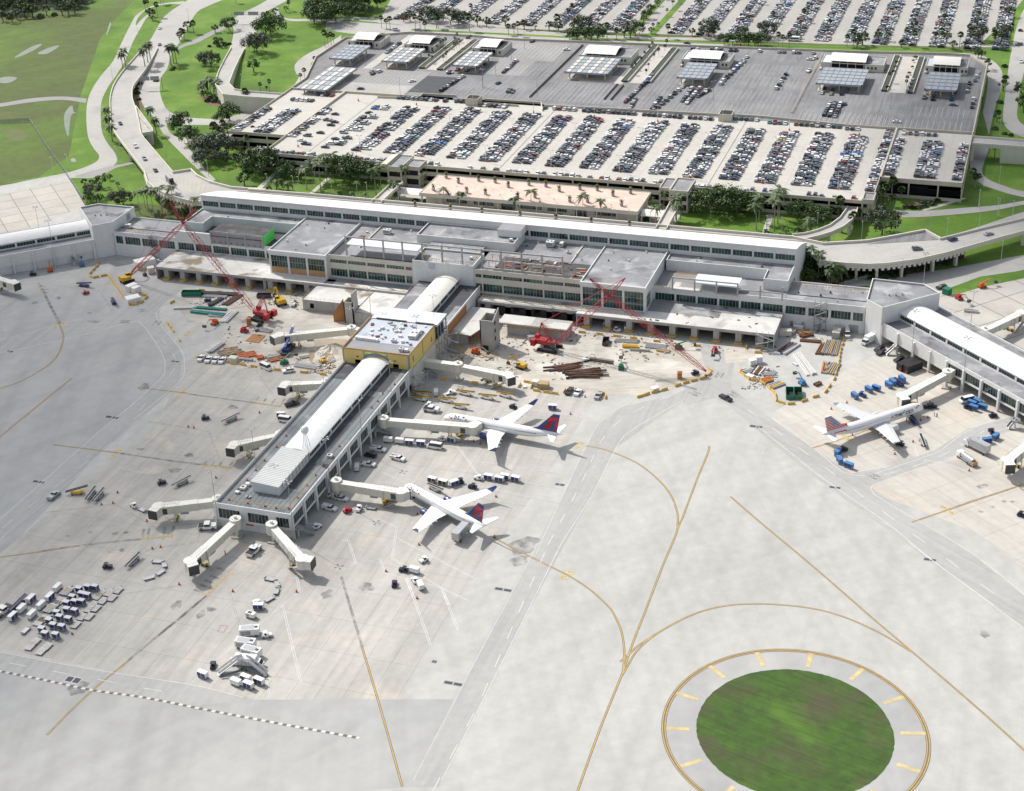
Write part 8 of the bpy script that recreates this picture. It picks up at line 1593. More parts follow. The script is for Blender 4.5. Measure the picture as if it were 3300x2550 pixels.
for i,(pr,x,y)in enumerate(((NC,1300,760),(WC,1512,810),(NC,1575,785),(NC,1592,828),(NC,1660,803))):put(pr,TJ,(x,y),(x+30,y+12),['navy cart with white roof standing apart by the road','white cart at the end of the equipment line','navy cart half hidden behind the white carts','navy cart in front of the white-roofed group','navy cart on the stair side of the group'][i],'carts at the end of the equipment line')
stg='carts and containers on the lawn-side staging area'
L_=[(WC,372,205),(NC,322,265),(NC,203,278),(WC,267,318),(WC,142,340),(NC,85,390),(WC,207,378)]
for i,(pr,x,y)in enumerate(L_):put(pr,TJ,(x,y),(x+30,y-28),'%s roofed cart in the staging area, %s counting from the ladder end'%('white' if pr is WC else 'navy-sided',ordn(i+1)),stg)
for i,(x,y)in enumerate(((508,218),(565,205),(612,205),(467,270),(527,250),(563,258),(482,300),(527,298),(430,308),(432,350),(482,358),(368,370),(385,398),(318,420),(442,410),(345,450),(272,475),(400,460),(293,505),(360,512))):put(ULD,TJ,(x,y),(x+20,y-20),'silver and navy cargo container on a low dolly, %s in the staging block'%ordn(i+1),stg)
for i,(x,y)in enumerate(((755,210),(700,228),(645,228),(717,258),(658,277),(625,250),(595,300),(613,325),(570,330),(570,378),(525,380),(483,430),(225,540),(195,570),(300,570),(265,600))):put(DL,TJ,(x,y),(x+20,y-20),'empty roller dolly, %s counting from the far tip of the staging block'%ordn(i+1),stg)
for i,(x,y)in enumerate(((430,225),(390,270),(325,335),(290,385),(255,410),(350,300))):put(DL,TJ,(x,y),(x+20,y-18),'dark steel cargo rack, %s in the middle of the staging block'%ordn(i+1),stg,sc=(1.25,1.25,2.2 if i in(0,2)else 1.0))
put(FC,TJ,(165,468),(195,440),'white flat cart alone at the near side of the staging block');put(PT,TJ,(22,350),(50,330),'white pushback tractor cut by the picture edge');put(NB,TJ,(120,310),(165,275),'black belt loader beside the white carts')
put(NB,TD,(540,643),(580,648),'navy belt loader on the open lawn-side apron');put(NB,TD,(728,750),(740,775),'navy belt loader standing by the yellow barrier line');put(RTUG,TD,(550,690),(565,685),'small red and black tug between the navy belt loaders');put(NTUG,TD,(213,572),(235,570),'blue tug beside the orange frame')
# --- jets' side of the concourse
for i,(pr,x,y,a,b,l)in enumerate(((YB_,510,180,560,190,'yellow belt loader closest to the concourse'),(YB_,520,150,570,160,'yellow belt loader in the shade by the scaffold'),(YB_,675,190,730,200,'yellow belt loader beside the two white tugs'),(YB_,760,230,815,240,'yellow belt loader nearest the pushback tractor'),(YB_,795,145,850,158,'yellow belt loader beside the antenna trailer'),(YB_,935,170,990,182,'yellow belt loader in the open, before the steepest one'),(YB_,1050,158,1105,175,'yellow belt loader with its belt raised steepest'),
 (WC,607,145,607,120,'grey-sided white cart by the belt loaders'),(TUG,677,160,660,150,'white tug between the belt loaders'),(TUG,706,138,730,135,'white tug behind the belt loaders'),(TUG,568,220,590,225,'white tug behind the pushback tractor'),(PT,578,250,540,245,'white pushback tractor beside the upper jet nose'),(NTUG,1100,232,1090,228,'dark tug under the far wing of the upper jet'),(NC,1352,238,1382,240,'navy cart alone beyond the upper jet tail'),
 (TUG,642,440,620,438,'white tug under the upper jet, pulling a navy cart'),(NC,706,447,680,440,'navy cart behind the tug under the upper jet'),(WC,300,448,335,452,'white cart at the head of the parked row'),(WC,375,455,405,458,'second white cart of the parked row'),(NC,437,464,465,466,'navy cart third in the parked row'),(NC,510,470,540,472,'navy cart next to the white van'),(VN,598,485,550,478,'white passenger van at the end of the cart row'),
 (UP,240,503,290,510,'white utility truck nearest the concourse columns'),(BSV,187,540,160,535,'dark car under the concourse overhang'),(UP,365,560,420,575,'white utility truck with ladder rack in the open'),(WP,172,598,220,605,'white pickup beside the orange tow bars'),(WC,102,625,105,600,'white and red-trimmed cart in the shade of the concourse'),
 (TUG,877,687,855,683,'white tug leading the navy carts'),(NC,943,687,915,682,'navy cart first behind its tug'),(NC,1012,700,985,695,'navy cart nearest of the pair in the middle of the string'),(NC,1048,685,1020,680,'navy cart set back behind its neighbour'),(NC,1116,698,1090,692,'navy cart at the end of the string of four'),
 (OC,584,705,555,698,'open-sided cart at the belt by the slanted jet'),(OC,652,722,625,715,'open-sided cart in the middle of three by the slanted jet'),(NC,722,725,750,715,'navy cart beside the dark tug by the slanted jet'),(NTUG,765,705,760,690,'dark tug behind the slanted jet nose carts'),(WB,600,755,640,775,'belt loader reaching the hold of the slanted jet'),(NTUG,840,742,820,738,'dark tug under the far wing of the slanted jet'),
 (TUG,113,885,100,905,'white tug beside the tan one near the concourse'),(RTUG,40,895,60,885,'tan and red tug near the concourse'),(FC,190,875,225,880,'flat cart with a dark rack by the white tug'),(CT,775,1050,820,1000,'silver catering truck with blue roundel at the slanted jet tail'),(SV,5,818,25,822,'white car beside the concourse columns at the picture middle'),
 (TUG,527,1213,505,1225,'white tug alone below the catering truck'),(NTUG,400,1275,375,1272,'dark and white tug pulling a white cart'),(WC,470,1283,440,1275,'white cart behind the dark tug'),(TUG,472,1343,460,1325,'white tug turned towards the other tug'),(WC,507,1382,490,1350,'white cart behind the turned tug'),(NTUG,341,1365,345,1340,'dark tug on the red painted square'))):put(pr,TH,(x,y),(a,b),l)
put(DB,TH,(770,400),(720,425),'black-belted yellow loader under the upper jet bridge cab');put(DB,TH,(300,825),(230,840),'black-belted yellow loader under the bridge of the slanted jet');put(DB,TE,(950,1245),(1010,1225),'black-belted yellow loader under the construction-side bridge')
# --- striped-tail jet's gate
for i,(pr,f,x,y,a,b,l)in enumerate(((BC,TI,1100,165,1120,180,'blue cart first in the group beyond the striped-tail jet'),(tug('royal'),TI,1150,155,1180,170,'blue flatbed truck beside the first blue cart'),(BC,TI,1190,125,1215,140,'tall blue truck body among the blue carts'),(BC,TI,1238,117,1260,125,'blue cart at the end of its group'),(BC,TI,1317,95,1335,108,'blue cart nearest the black containers, first of two'),(BC,TI,1342,78,1360,92,'blue cart nearest the black containers, second of two'),(BC,TI,1402,58,1420,72,'blue cart beside the dark loader'),(NB,TI,1385,80,1415,105,'dark blue loader between the blue carts'),
 (NTUG,TI,1028,505,1045,500,'dark blue tug pulling three blue carts behind the striped tail'),(BC,TI,992,530,1010,510,'first blue cart behind the striped-tail tug'),(BC,TI,1003,578,985,550,'second blue cart behind the striped-tail tug'),(BC,TI,1062,612,1030,600,'third blue cart behind the striped-tail tug'),(NB,TI,1475,320,1430,275,'belt loader at the forward hold of the striped-tail jet'),(NTUG,TI,1565,232,1530,230,'dark tug under the striped-tail jet nose'),(NTUG,TI,1600,228,1630,232,'dark tug beside the nose tug'),(NTUG,TI,1390,470,1370,465,'dark tug in the near wing shadow of the striped-tail jet'),(WB,TI,1535,455,1520,420,'silver belt loader on the open stand'),
 (VN,TI,1815,190,1770,200,'white van parked at the angled concourse'),(BC,TI,1850,215,1875,225,'blue cart in the cluster by the white van, first'),(BC,TI,1885,205,1905,215,'blue cart in the cluster by the white van, second'),(NTUG,TI,1825,235,1850,245,'dark blue tug in the cluster by the white van'),(BC,TI,1860,243,1880,250,'blue cart in the cluster by the white van, third'),(BC,TI,1918,238,1940,245,'blue cart in the cluster by the white van, last'),(NTUG,TI,1985,287,2005,285,'dark blue tug alone by the concourse pillar'),
 (BC,TI,1866,457,1900,455,'blue cart beside the lower service road, first of three'),(BC,TI,1946,452,1980,448,'blue cart beside the lower service road, second of three'),(BC,TI,2000,428,2025,410,'blue cart turned at the lower service road'),(NTUG,TI,1975,388,1965,375,'blue tug ahead of the turned cart'),(FT,TI,1815,570,1765,535,'white truck with long silver tank on the lower stand'),(CT,TI,1880,500,1840,480,'white truck loaded with tanks and hoses beside the blue carts'),(BT,TF,1190,1005,1150,1025,'white box truck at the foot of the corner block'),
 (BSV,TF,1258,1052,1225,1065,'black SUV beside the white stair at the angled concourse'),(BSV,TF,1270,1075,1240,1088,'black SUV half under the white stair'),(BSV,TF,1385,1120,1350,1130,'black SUV nearest the black containers'),(BSV,TF,1430,1130,1400,1140,'black SUV tight against the black containers'),(VN,TF,1053,955,1055,985,'white van with roof rack at the terminal wing'),(KP,TF,275,1365,305,1380,'black pickup driving on the service road crossing'),(BSV,TF,1655,655,1620,662,'black SUV behind the corner block'),
 (SV,TC,2165,400,2165,420,'white car on the boulevard'),(NTUG,TI,2170,925,2184,930,'red and black tug at the picture edge'),(NC,TE,1700,905,1735,906,'navy cart with white roof at the baggage dock'),(TUG,TE,1765,930,1785,932,'white tug at the baggage dock'),(GP_,TE,1822,918,1822,930,'small white unit in the dock opening'))):put(pr,f,(x,y),(a,b),l)
for i,(x,y)in enumerate(((1430,1165),(1470,1180))):
 mb=mkthing('black_container','container',[('body',[(-4,4,-1.4,1.4,.2,3.2,'black')]),('ribs',[(-3.8+j*.8,-3.7+j*.8,-1.43,-1.4,.3,3.1,'metal_dark')for j in range(10)]+[(-4.03,-4,-1,-.2,.5,1.2,'red')])]);pr=Proto(mb);put(pr,TF,(x,y),(x+60,y-22),'long black roll-off container at the angled concourse, %s one'%('inner','outer')[i],'black containers')
# stairs at the concourses
def exitstair(f,a,b,lab,r=True):
 p,q=P(f(*a),3.5),P(f(*b),.2);S_=empty('exit_stair',(p.x,p.y,0),0,lab,'stair');mb=MB();mb.bar(p,q,1.4,.25,'galv');keep(mb.build('steps',S_),S_);mb=MB();d=(q-p).normalized();s=d.cross(up).normalized()
 for sg in(-1,1):mb.bar(p+s*sg*.7+up*1,q+s*sg*.7+up*1,.08,.08,'galv');mb.bar(p+s*sg*.7+up*.5,q+s*sg*.7+up*.5,.06,.5,'galv')
 keep(mb.build('handrail',S_),S_);mb=MB();mb.tube((p.x,p.y,3.2),(p.x,p.y,3.5),1.8,'galv',12);mb.tube((p.x,p.y,0),(p.x,p.y,3.2),.3,'metal_white',8);keep(mb.build('landing',S_),S_)
for a_ in((TG,(1905,795),(2010,835),'grey steel exit stair at the concourse end corner'),(TH,(215,365),(320,400),'grey steel exit stair under the upper jet bridge'),(TE,(545,1175),(615,1225),'grey steel exit stair beside the scaffold at the yellow block'),(TF,(1370,1020),(1300,1080),'white exit stair of the angled concourse over black cars'),(TI,(2130,300),(2080,360),'white exit stair at the lower angled concourse'),(TD,(460,435),(480,510),'grey stair against the blank angled concourse wall')):exitstair(*a_)
# floodlight masts
MASTP=pole(24.0,4,'galv',None)
for i,(f,top,h,l)in enumerate(((c1,(335,490),23,'at the lawn-side corner of the concourse end'),(c1,(1380,655),23,'at the outer corner of the concourse end'),(c1,(1890,60),24,'on the concourse edge beside the radome'),(TG,(1607,160),24,'over the second lawn-side bridge'),(c2,(140,1220),24,'beside the short lawn-side bridge'),(c2,(535,610),24,'before the concrete annex shaft'),(c2,(795,345),24,'at the lawn-side rear of the yellow block'),(c2,(1665,440),24,'behind the yellow block'),(c2,(1435,715),24,'over the jets-side wall of the yellow block'),(c2,(1070,1350),22,'on the concourse roof edge near the yellow block'),(TE,(110,1365),22,'on the jets-side roof edge above the upper bridge'),
 (TD,(225,135),22,'on the old concrete apron'),(TD,(307,222),24,'at the blank angled concourse'),(TF,(1490,798),24,'on the near edge of the angled concourse, first'),(TF,(1825,970),24,'on the near edge of the angled concourse, second'),(TF,(1558,430),22,'behind the corner block'),(TF,(1865,675),24,'on the far side of the angled concourse'),(TI,(2055,-120),24,'by the far stand'))[:17]):
 if h<24 and f in(c2,TE):z0=9
 else:z0=0
 p=P(f(*top),h);MASTP.put((p.x,p.y,0),i*.7,'tall galvanised floodlight mast '+l,'floodlight masts',(1,1,h/24))
# people and cones
def person(top,legs,hat='skin'):
 mb=MB();pr=[(0,.06,.09),(.45,.075,.085),(.88,.13,.10),(1.0,.17,.11),(1.2,.16,.11),(1.42,.20,.11),(1.50,.07,.07),(1.55,.06,.065),(1.62,.10,.11),(1.72,.10,.11),(1.80,.04,.05)]
 root=empty('person');mb.loft([[(.0+math.cos(2*math.pi*i/8)*b,math.sin(2*math.pi*i/8)*a,z)for i in range(8)]for z,a,b in pr[2:]],'skin')
 for s in(-1,1):mb.tube((.0,s*.1,.0),(0,s*.09,.9),.07,'skin',6,.1);mb.tube((0,s*.22,1.42),(.12,s*.27,1.08),.055,'skin',5,.045);mb.tube((.12,s*.27,1.08),(.25,s*.22,.9),.045,'skin',5,.035);mb.ball((.27,s*.21,.86),.05,.03,.06,'skin',6,4)
 mb.build('body',root);mb=MB();mb.loft([[(math.cos(2*math.pi*i/8)*b*1.15,math.sin(2*math.pi*i/8)*a*1.15,z)for i in range(8)]for z,a,b in pr[2:6]],top)
 for s in(-1,1):mb.tube((0,s*.22,1.43),(.10,s*.26,1.12),.07,top,5,.06)
 mb.build('vest',root);mb=MB()
 for s in(-1,1):mb.tube((0,s*.1,.03),(0,s*.09,.92),.085,legs,6,.115)
 mb.build('trousers',root);mb=MB();mb.ball((0,0,1.73),.12,.115,.1,hat,8,4);mb.build('cap',root);tag(root,None,'person');return Proto(root)
PO,PG_=person('safety_orange','black','white'),person('lime','black','black')
for i,(pr,f,x,y,l)in enumerate(((PO,TG,1442,968,'in orange vest walking below the end jet bridge'),(PO,TH,590,728,'in orange vest at the open carts by the slanted jet, arm forward'),(PO,TH,618,742,'in orange vest bent at the belt of the slanted jet'),(PG_,TI,1610,280,'in lime vest walking beside a colleague in orange'),(PO,TI,1626,285,'in orange walking beside a colleague in lime'),(PG_,TI,1432,312,'in lime vest at the forward belt loader'),(PG_,TI,1448,328,'in lime vest lower down the forward belt loader'),(PG_,TI,1485,262,'in lime vest under the striped-tail jet nose'),(PG_,TI,1085,405,'in dark clothes on the lead-in line behind the striped tail'),(PO,TI,1335,430,'in red by the main wheels of the striped-tail jet'),(PG_,TI,1580,205,'in lime vest at the nose tug'),(PG_,K1,0,0,''))[:11]):pr.put(P(f(x,y)),i*1.1,'person '+l,'ramp workers')
for i,(x,y)in enumerate(((295,22),(303,28),(233,8))):PG_.put(P(TE(x,y),8.1),i,'person in dark clothes crossing the lawn-side footbridge, %s'%ordn(i+1),'people on the footbridge')
cn=mkthing('traffic_cone','traffic cone',[('base',[(-.35,.35,-.35,.35,0,.08,'black')]),('body',[('t',(0,0,.08),(0,0,.9),.22,'safety_orange')])]);CN=Proto(cn)
cones=[(TG,x,y,0)for x,y in((1240,158),(1205,152),(1660,62),(1382,478),(752,572),(724,640),(940,755),(650,650),(1147,1160),(1490,1205),(1898,1208),(462,1478),(975,932),(1028,922))]+[(TH,x,y,0)for x,y in((848,445),(888,460),(487,908),(497,1105),(990,798),(980,1057),(286,1275),(485,1448),(1467,270),(1560,160))]+[(TI,x,y,0)for x,y in((951,237),(1050,197),(1523,308),(1568,293),(1357,525),(1474,447),(1833,632))]
roofc=[(c1,x,y)for x,y in((585,895),(838,942),(1072,980),(1222,1005),(1395,1015),(1515,865),(1645,700),(1760,560),(712,755),(830,625),(950,492),(1065,362),(1230,175),(1360,25),(1872,430),(1988,290),(2085,165))]+[(TE,x,y)for x,y in((305,1170),(265,1330),(235,1380),(195,1420),(340,1270))]
for i,(f,x,y,z)in enumerate(cones):CN.put(P(f(x,y),z),0,'small orange traffic cone on the apron, %s of those dotted along stands and gate lines'%ordn(i+1),'cones on the apron')
for i,(f,x,y)in enumerate(roofc):CN.put(P(f(x,y),9.02),0,'orange marker cone on the concourse roof, %s from the end corner'%ordn(i+1),'marker cones on roofs',.95)
mb=MB();q=[P(c1(x,y),9.9)for x,y in((600,860),(700,905),(900,935),(1100,965),(1250,985),(1400,990),(1500,880),(1600,760),(1700,620),(1760,545))]
for a,b in zip(q,q[1:]):
 n=max(2,int((b-a).length/.9))
 for i in range(n):mb.bar(a.lerp(b,i/n),a.lerp(b,(i+.5)/n),.12,.3,'safety_yellow')
tag(mb.build('pennant_line'),'yellow pennant line strung round the concourse end roof','pennant line')
# ================================================================ CONSTRUCTION SITE
def lattice(mb,a,b,w0,w1,m,r=.11,step=3.0,tip=True):
 a,b=Vector(a),Vector(b);d=b-a;L=d.length;d.normalize();s=d.cross(up).normalized();u=s.cross(d);n=max(2,int(L/step));prev=None
 for i in range(n+1):
  t=i/n;w=(w0+(w1-w0)*t)*(min(1,.25+t*8)if t<.12 else(min(1,.3+(1-t)*7)if tip and t>.88 else 1));c=a+d*L*t;q=[c+(s*x+u*y)*w/2 for x,y in((-1,-1),(1,-1),(1,1),(-1,1))]
  if prev:
   for k in range(4):mb.tube(prev[k],q[k],r,m,4,caps=False);mb.tube(prev[k],q[(k+1)%4],r*.55,m,4,caps=False);mb.tube(q[k],q[(k+1)%4],r*.5,m,4,caps=False)
  prev=q
def crane(label,base,tipuv,headuv,s1uv,s2uv,tipz=2.5):
 g0,g1=P(base),P(tipuv,tipz);d=(g1-g0);d.z=0;d.normalize();nrm=Vector((-d.y,d.x,0));r_=ray(*headuv);co=Vector((0,0,CAMH));t=(g0-co).dot(nrm)/r_.dot(nrm);H_=co+r_*t
 def onplane(uv):rr_=ray(*uv);tt=(g0-co).dot(nrm)/rr_.dot(nrm);return co+rr_*tt
 yw=ang(g0,g1);C_=empty('crawler_crane',(g0.x,g0.y,0),yw,label,'crane','red lattice crawler cranes');kc=lambda mb,n:mb.build(n,C_)
 for s in(-1,1):mb=MB();mb.box(-4.2,4.2,s*2.9-.6,s*2.9+.6,.1,1.3,'rubber');mb.box(-3.6,3.6,s*2.9-.45,s*2.9+.45,.5,1.45,'metal_dark');kc(mb,'crawler_track')
 mb=MB();mb.box(-1.8,1.8,-2.4,2.4,.8,1.9,'metal_dark');mb.tube((0,0,1.9),(0,0,2.3),1.5,'metal_dark',12);kc(mb,'undercarriage')
 mb=MB();mb.box(-5.6,2.6,-1.5,1.5,2.3,3.9,'crane_red');mb.box(-4.8,-1,-1.6,1.6,3.9,4.3,'crane_red');kc(mb,'machine_house')
 mb=MB();mb.box(1.2,3.4,-2.6,-1.5,2.4,4.6,'car_glass');mb.box(1.1,3.3,-2.65,-1.45,4.6,4.75,'crane_red');kc(mb,'cab')
 for s in(-1,1):
  for k in range(3):mb=MB();mb.box(-7.2,-5.3,s*2.4-1.1,s*2.4+1.1,2.1+k*.9,2.95+k*.9,'crane_red');kc(mb,'counterweight')
 K_=lambda mb,n:keep(mb.build(n,C_),C_)
 M0=Matrix.Translation(C_.location)@Matrix.Rotation(yw,4,'Z');inv=M0.inverted();lc=lambda v:inv@Vector(v)
 foot=Vector((2.2,0,2.6));Hl=lc(H_);Tl=lc(P(tipuv,tipz));Tl.y=0;Hl.y=0;a1,a2=lc(onplane(s1uv)),lc(onplane(s2uv));mast=Vector((-3.5,0,11.5))
 mb=MB();lattice(mb,foot,Hl,2.1,2.0,'crane_red');kc(mb,'main_boom');mb=MB();lattice(mb,Hl,Tl,1.8,1.5,'crane_red',.10);kc(mb,'luffing_jib')
 mb=MB();lattice(mb,Hl,a1,1.2,.8,'crane_red',.12);kc(mb,'jib_strut');mb=MB();lattice(mb,Hl,a2,1.2,.8,'crane_red',.12);kc(mb,'jib_strut')
 mb=MB();lattice(mb,(1.2,0,3.2),mast,1.6,1.0,'crane_red');mb.bar((-5,0,4),mast,.25,.25,'crane_red');kc(mb,'backstay_mast')
 mb=MB()
 for s in(-.6,.6):
  for p,q in((mast,a2),(a2,a1),(a1,Tl),(mast,(-5,0,4))):p,q=Vector(p),Vector(q);mb.tube(p+Vector((0,s,0)),q+Vector((0,s*.6,0)),.045,'crane_red',4)
 kc(mb,'pendant_lines');mb=MB();mb.tube(Tl,(Tl.x,0,.6),.04,'metal_dark',4);mb.box(Tl.x-.5,Tl.x+.5,-.4,.4,.2,1.0,'crane_red');kc(mb,'hook_block');return C_
crane('red lattice crawler crane on the lawn side, jib folded down to the barrier line',TD(1665,850),TD(828,575),TD(1172,238),TD(1085,105),TD(1250,150))
crane('red lattice crawler crane beside the lift shaft, jib lowered towards the ring of barriers',TE(1335,1045),TF(150,1185),TE(1712,702),TE(1590,592),TE(1815,590))
def digger(col,sc=1.0):
 return Proto(mkthing('excavator','excavator',[('track',[(-2.2,2.2,-1.7,-1.1,0,.9,'rubber')]),('track',[(-2.2,2.2,1.1,1.7,0,.9,'rubber')]),('body',[(-2.6,1.2,-1.4,1.4,1.1,2.3,col),(-2.6,-1.6,-1.3,1.3,2.3,2.6,col)]),('cab',[(.2,1.6,.3,1.4,1.2,2.9,'car_glass'),(.15,1.65,.25,1.45,2.9,3.0,col)]),('boom',[('b',(1.0,-.2,1.8),(4.2,-.2,4.8),.45,.55,col),('b',(4.2,-.2,4.8),(6.6,-.2,3.6),.4,.5,col)]),('stick',[('b',(6.6,-.2,3.7),(7.6,-.2,1.0),.35,.4,col)]),('bucket',[('h',[(6.6,-.8,.1),(7.9,-.8,.1),(7.9,.4,.1),(6.6,.4,.1),(6.9,-.8,1.1),(7.8,-.8,1.1),(7.8,.4,1.1),(6.9,.4,1.1)],'metal_dark')])]))
CAT=digger('cat_yellow');WHD=digger('white')
put(CAT,TD,(1795,755),(1740,690),'large yellow excavator with long arm between red crane and dock',sc=1.25);put(WHD,TD,(1878,768),(1900,700),'white and red mini excavator near the concrete annex',sc=.6);put(CAT,TD,(2070,1130),(2110,1115),'yellow mini excavator by the muddy pool',sc=.65)
put(CAT,TE,(1150,1165),(1085,1145),'yellow excavator at the end of the construction-side jet bridge',sc=.9);put(WHD,TE,(1565,1118),(1600,1110),'small white and yellow excavator before the steel stacks',sc=.55)
mc=mkthing('mobile_crane','mobile crane',[('chassis',[(-5,5,-1.4,1.4,.8,1.6,'metal_dark')]),('superstructure',[(-3.5,1.5,-1.3,1.3,1.6,2.9,'navy')]),('cab',[(.5,2.4,-1.3,-.3,1.6,3.2,'car_glass')]),('boom',[('b',(-2.5,.2,3.0),(7.5,.2,7.5),.9,.9,'royal'),('b',(7.5,.2,7.5),(9,.2,8.2),.6,.6,'silver')]),('outrigger',[(-4.5,-4,-3,3,.3,.6,'metal_grey'),(4,4.5,-3,3,.3,.6,'metal_grey')])],[(x,y)for x in(-3.6,-1.8,1.8,3.6)for y in(-1.3,1.3)],.7);put(Proto(mc),K7,(910,930),(1050,760),'blue mobile crane with short raised boom by the construction jet bridge')
def lift(col):return Proto(mkthing('boom_lift','boom lift',[('chassis',[(-1.5,1.5,-1,1,.5,1.2,col)]),('turret',[(-1.3,.6,-.8,.8,1.2,2.1,col)]),('boom',[('b',(-.8,0,2.0),(3.5,0,3.6),.35,.4,col),('b',(3.5,0,3.6),(6.2,0,2.2),.3,.35,'metal_grey')]),('basket',[(6.0,7.0,-.8,.8,1.4,2.4,'metal_dark')])],[(-1.1,-1),(-1.1,1),(1.1,-1),(1.1,1)],.48))
OL,GL,BL,RL=lift('safety_orange'),lift('green'),lift('sky_blue'),lift('crane_red')
for pr,f,a,b,l in((CAT,TD,(815,612),(850,600),'orange wheel loader under the tip of the crane jib'),(RL,TD,(1565,935),(1620,945),'red telehandler beside the orange formwork mat'),(OL,TD,(1375,885),(1350,900),'orange forklift among the galvanised frames'),(GL,TD,(1820,1140),(1850,1125),'green lift in the steel yard before the white van'),(NTUG,TD,(1660,898),(1680,880),'black compressor trailer above the orange mat'),(NTUG,TD,(1330,738),(1360,735),'black machine between the pipe stacks'),(BL,TD,(525,510),(520,480),'blue boom lift against the blank concourse wall'),(OL,TD,(322,545),(318,500),'orange scissor lift against the blank concourse wall'),
 (OL,TE,(860,1070),(1000,1110),'orange boom lift lying low before the lift shaft'),(OL,TE,(1500,1065),(1520,1060),'small orange lift on the mid roof'),(GL,TE,(1790,1170),(1790,1140),'green concrete skip frame on the site floor'),(GL,TF,(-25,1080-600+560),(10,1040),'green lift under the red jib'),(BL,TF,(765,1270),(740,1245),'light blue telehandler by the two green skips'),(RL,TF,(205,1062),(200,1085),'red and white machine on the road by the dock'),(NTUG,TF,(80,1205),(95,1200),'blue trailer by the hook of the crane jib'),(OL,TF,(1915,650),(1980,640),'orange boom lift on the far apron'),(RL,TF,(1768,725),(1785,735),'red and white machine on the far apron')):
 if 'mid roof' in l:continue
 put(pr,f,a,b,l)
def skip(col,lab,f,a,b,L=6.2,W_=2.5,h=1.7):
 r_=mkthing('skip','skip',[('wall',[(-L/2,L/2,-W_/2,-W_/2+.1,.2,h,col),(-L/2,L/2,W_/2-.1,W_/2,.2,h,col),(-L/2,-L/2+.1,-W_/2+.1,W_/2-.1,.2,h,col),(L/2-.1,L/2,-W_/2+.1,W_/2-.1,.2,h,col)]),('floor',[(-L/2+.1,L/2-.1,-W_/2+.1,W_/2-.1,.2,.3,'dark')])]);put(Proto(r_),f,a,b,lab)
skip('green','long green skip beside the stacked pipes',TD,(1230,700),(1280,700),9,2.8,2.2);skip('metal_dark','black skip behind the red crane',TD,(1690,712),(1740,712));skip('metal_dark','blue-black skip alone on the site floor',TE,(1692,1005),(1700,970),5.5);skip('green','green skip before the barriers, nearer the telehandler side wall',TF,(738,1340),(735,1300),7,3,2.0);skip('green','green skip next to its twin at the foot of the barrier ring',TF,(685,1340),(683,1300),7,3,2.0)
bar_=mkthing('water_barrier','barrier',[('body',[('h',[(-1.45,-.32,0),(1.45,-.32,0),(1.45,.32,0),(-1.45,.32,0),(-1.4,-.12,1.0),(1.4,-.12,1.0),(1.4,.12,1.0),(-1.4,.12,1.0)],'barrier_yellow')]),('foot',[(-1.3,-.6,-.36,.36,0,.2,'safety_yellow'),(.6,1.3,-.36,.36,0,.2,'safety_yellow')])]);BR=Proto(bar_)
bi=0
def barline(f,pts,where,gap=3.0,n_=None):
 global bi;k=0
 for p,q in zip(pts,pts[1:]):
  a,b=P(f(*p)),P(f(*q));L=(b-a).length;n=max(1,int(L/gap))
  for i in range(n):k+=1;c=a.lerp(b,(i+.5)/n);BR.put((c.x,c.y,0),ang(a,b),'yellow barrier %s, %s along'%(where,ordn(k)),'yellow water-filled barriers')
barline(TD,[(628,480),(632,505),(570,570),(590,592),(690,572),(750,650),(830,765),(895,758),(950,705),(845,695)],'in the zigzag line under the crane jib')
barline(TD,[(1065,870),(1115,940)],'in the short line by the stop marking',3.4);barline(TD,[(1140,975),(1155,1000)],'standing apart beyond the stop marking')
barline(TD,[(1160,690),(1195,668)],'at the end of the green skip',3);barline(TD,[(1235,665),(1470,690)],'in the row above the green skip',6.5);barline(TD,[(1088,755),(1118,738)],'alone between road and site');barline(TD,[(1255,1110),(1290,1085)],'behind the four white pickups');barline(TD,[(1450,1140),(1475,1105)],'beside the last white pickup');barline(TD,[(1475,1140),(1520,1142),(1660,1165)],'between the pickups and the white van',5);barline(TD,[(1750,1178),(1800,1182)],'between van and car',4);barline(TD,[(1880,1190),(2130,1215)],'in the row before the lawn-side bridge',6)
barline(TE,[(635,1238),(690,1242)],'beside the exit stair');barline(TE,[(780,1255),(1080,1292)],'in the spaced row under the construction bridge',7);barline(TE,[(1130,1295),(1150,1265)],'turned at the end of the spaced row');barline(TE,[(1160,1252),(1220,1265),(1212,1308),(1290,1320),(1390,1335)],'round the white pallets');barline(TE,[(1420,1330),(1435,1300)],'beside the black pickup');barline(TE,[(1450,1300),(1590,1315)],'behind the parked pickups',5);barline(TE,[(1640,1328),(1690,1335),(1690,1370)],'at the lone silver pickup',4)
barline(TE,[(1885,1358),(1940,1342),(1970,1330),(2040,1315),(2095,1298)],'in the curve before the crossing',5.2);barline(TF,[(-60,1290),(0,1268),(45,1255),(100,1242),(155,1225),(190,1190),(160,1168)],'in the curve under the crane hook',5);barline(TE,[(1480,935),(1600,945),(1925,985)],'in the row along the dock',6.5);barline(TE,[(1990,995),(2050,1000)],'near the mixer by the dock',6);barline(TF,[(60,1025),(125,1028)],'alone on the road by the dock');barline(TF,[(405,1045),(415,1020)],'at the foot of the dock corner',3);barline(TF,[(450,1068),(515,1070)],'below the scaffold stair',4)
barline(TF,[(368,1170),(370,1195),(430,1245),(490,1250),(540,1280),(590,1330),(600,1380),(665,1400),(725,1395)],'in the ring round the material yard');barline(TF,[(755,1385),(805,1370)],'beside the green skips',4);barline(TF,[(825,1358),(880,1345)],'past the green skips',4);barline(TF,[(905,1332),(930,1300),(950,1265)],'at the turn of the yard ring',4);barline(TF,[(965,1250),(985,1190),(1000,1130),(1005,1080),(1015,1030),(1030,1000),(1025,940)],'up the steel side of the yard ring')
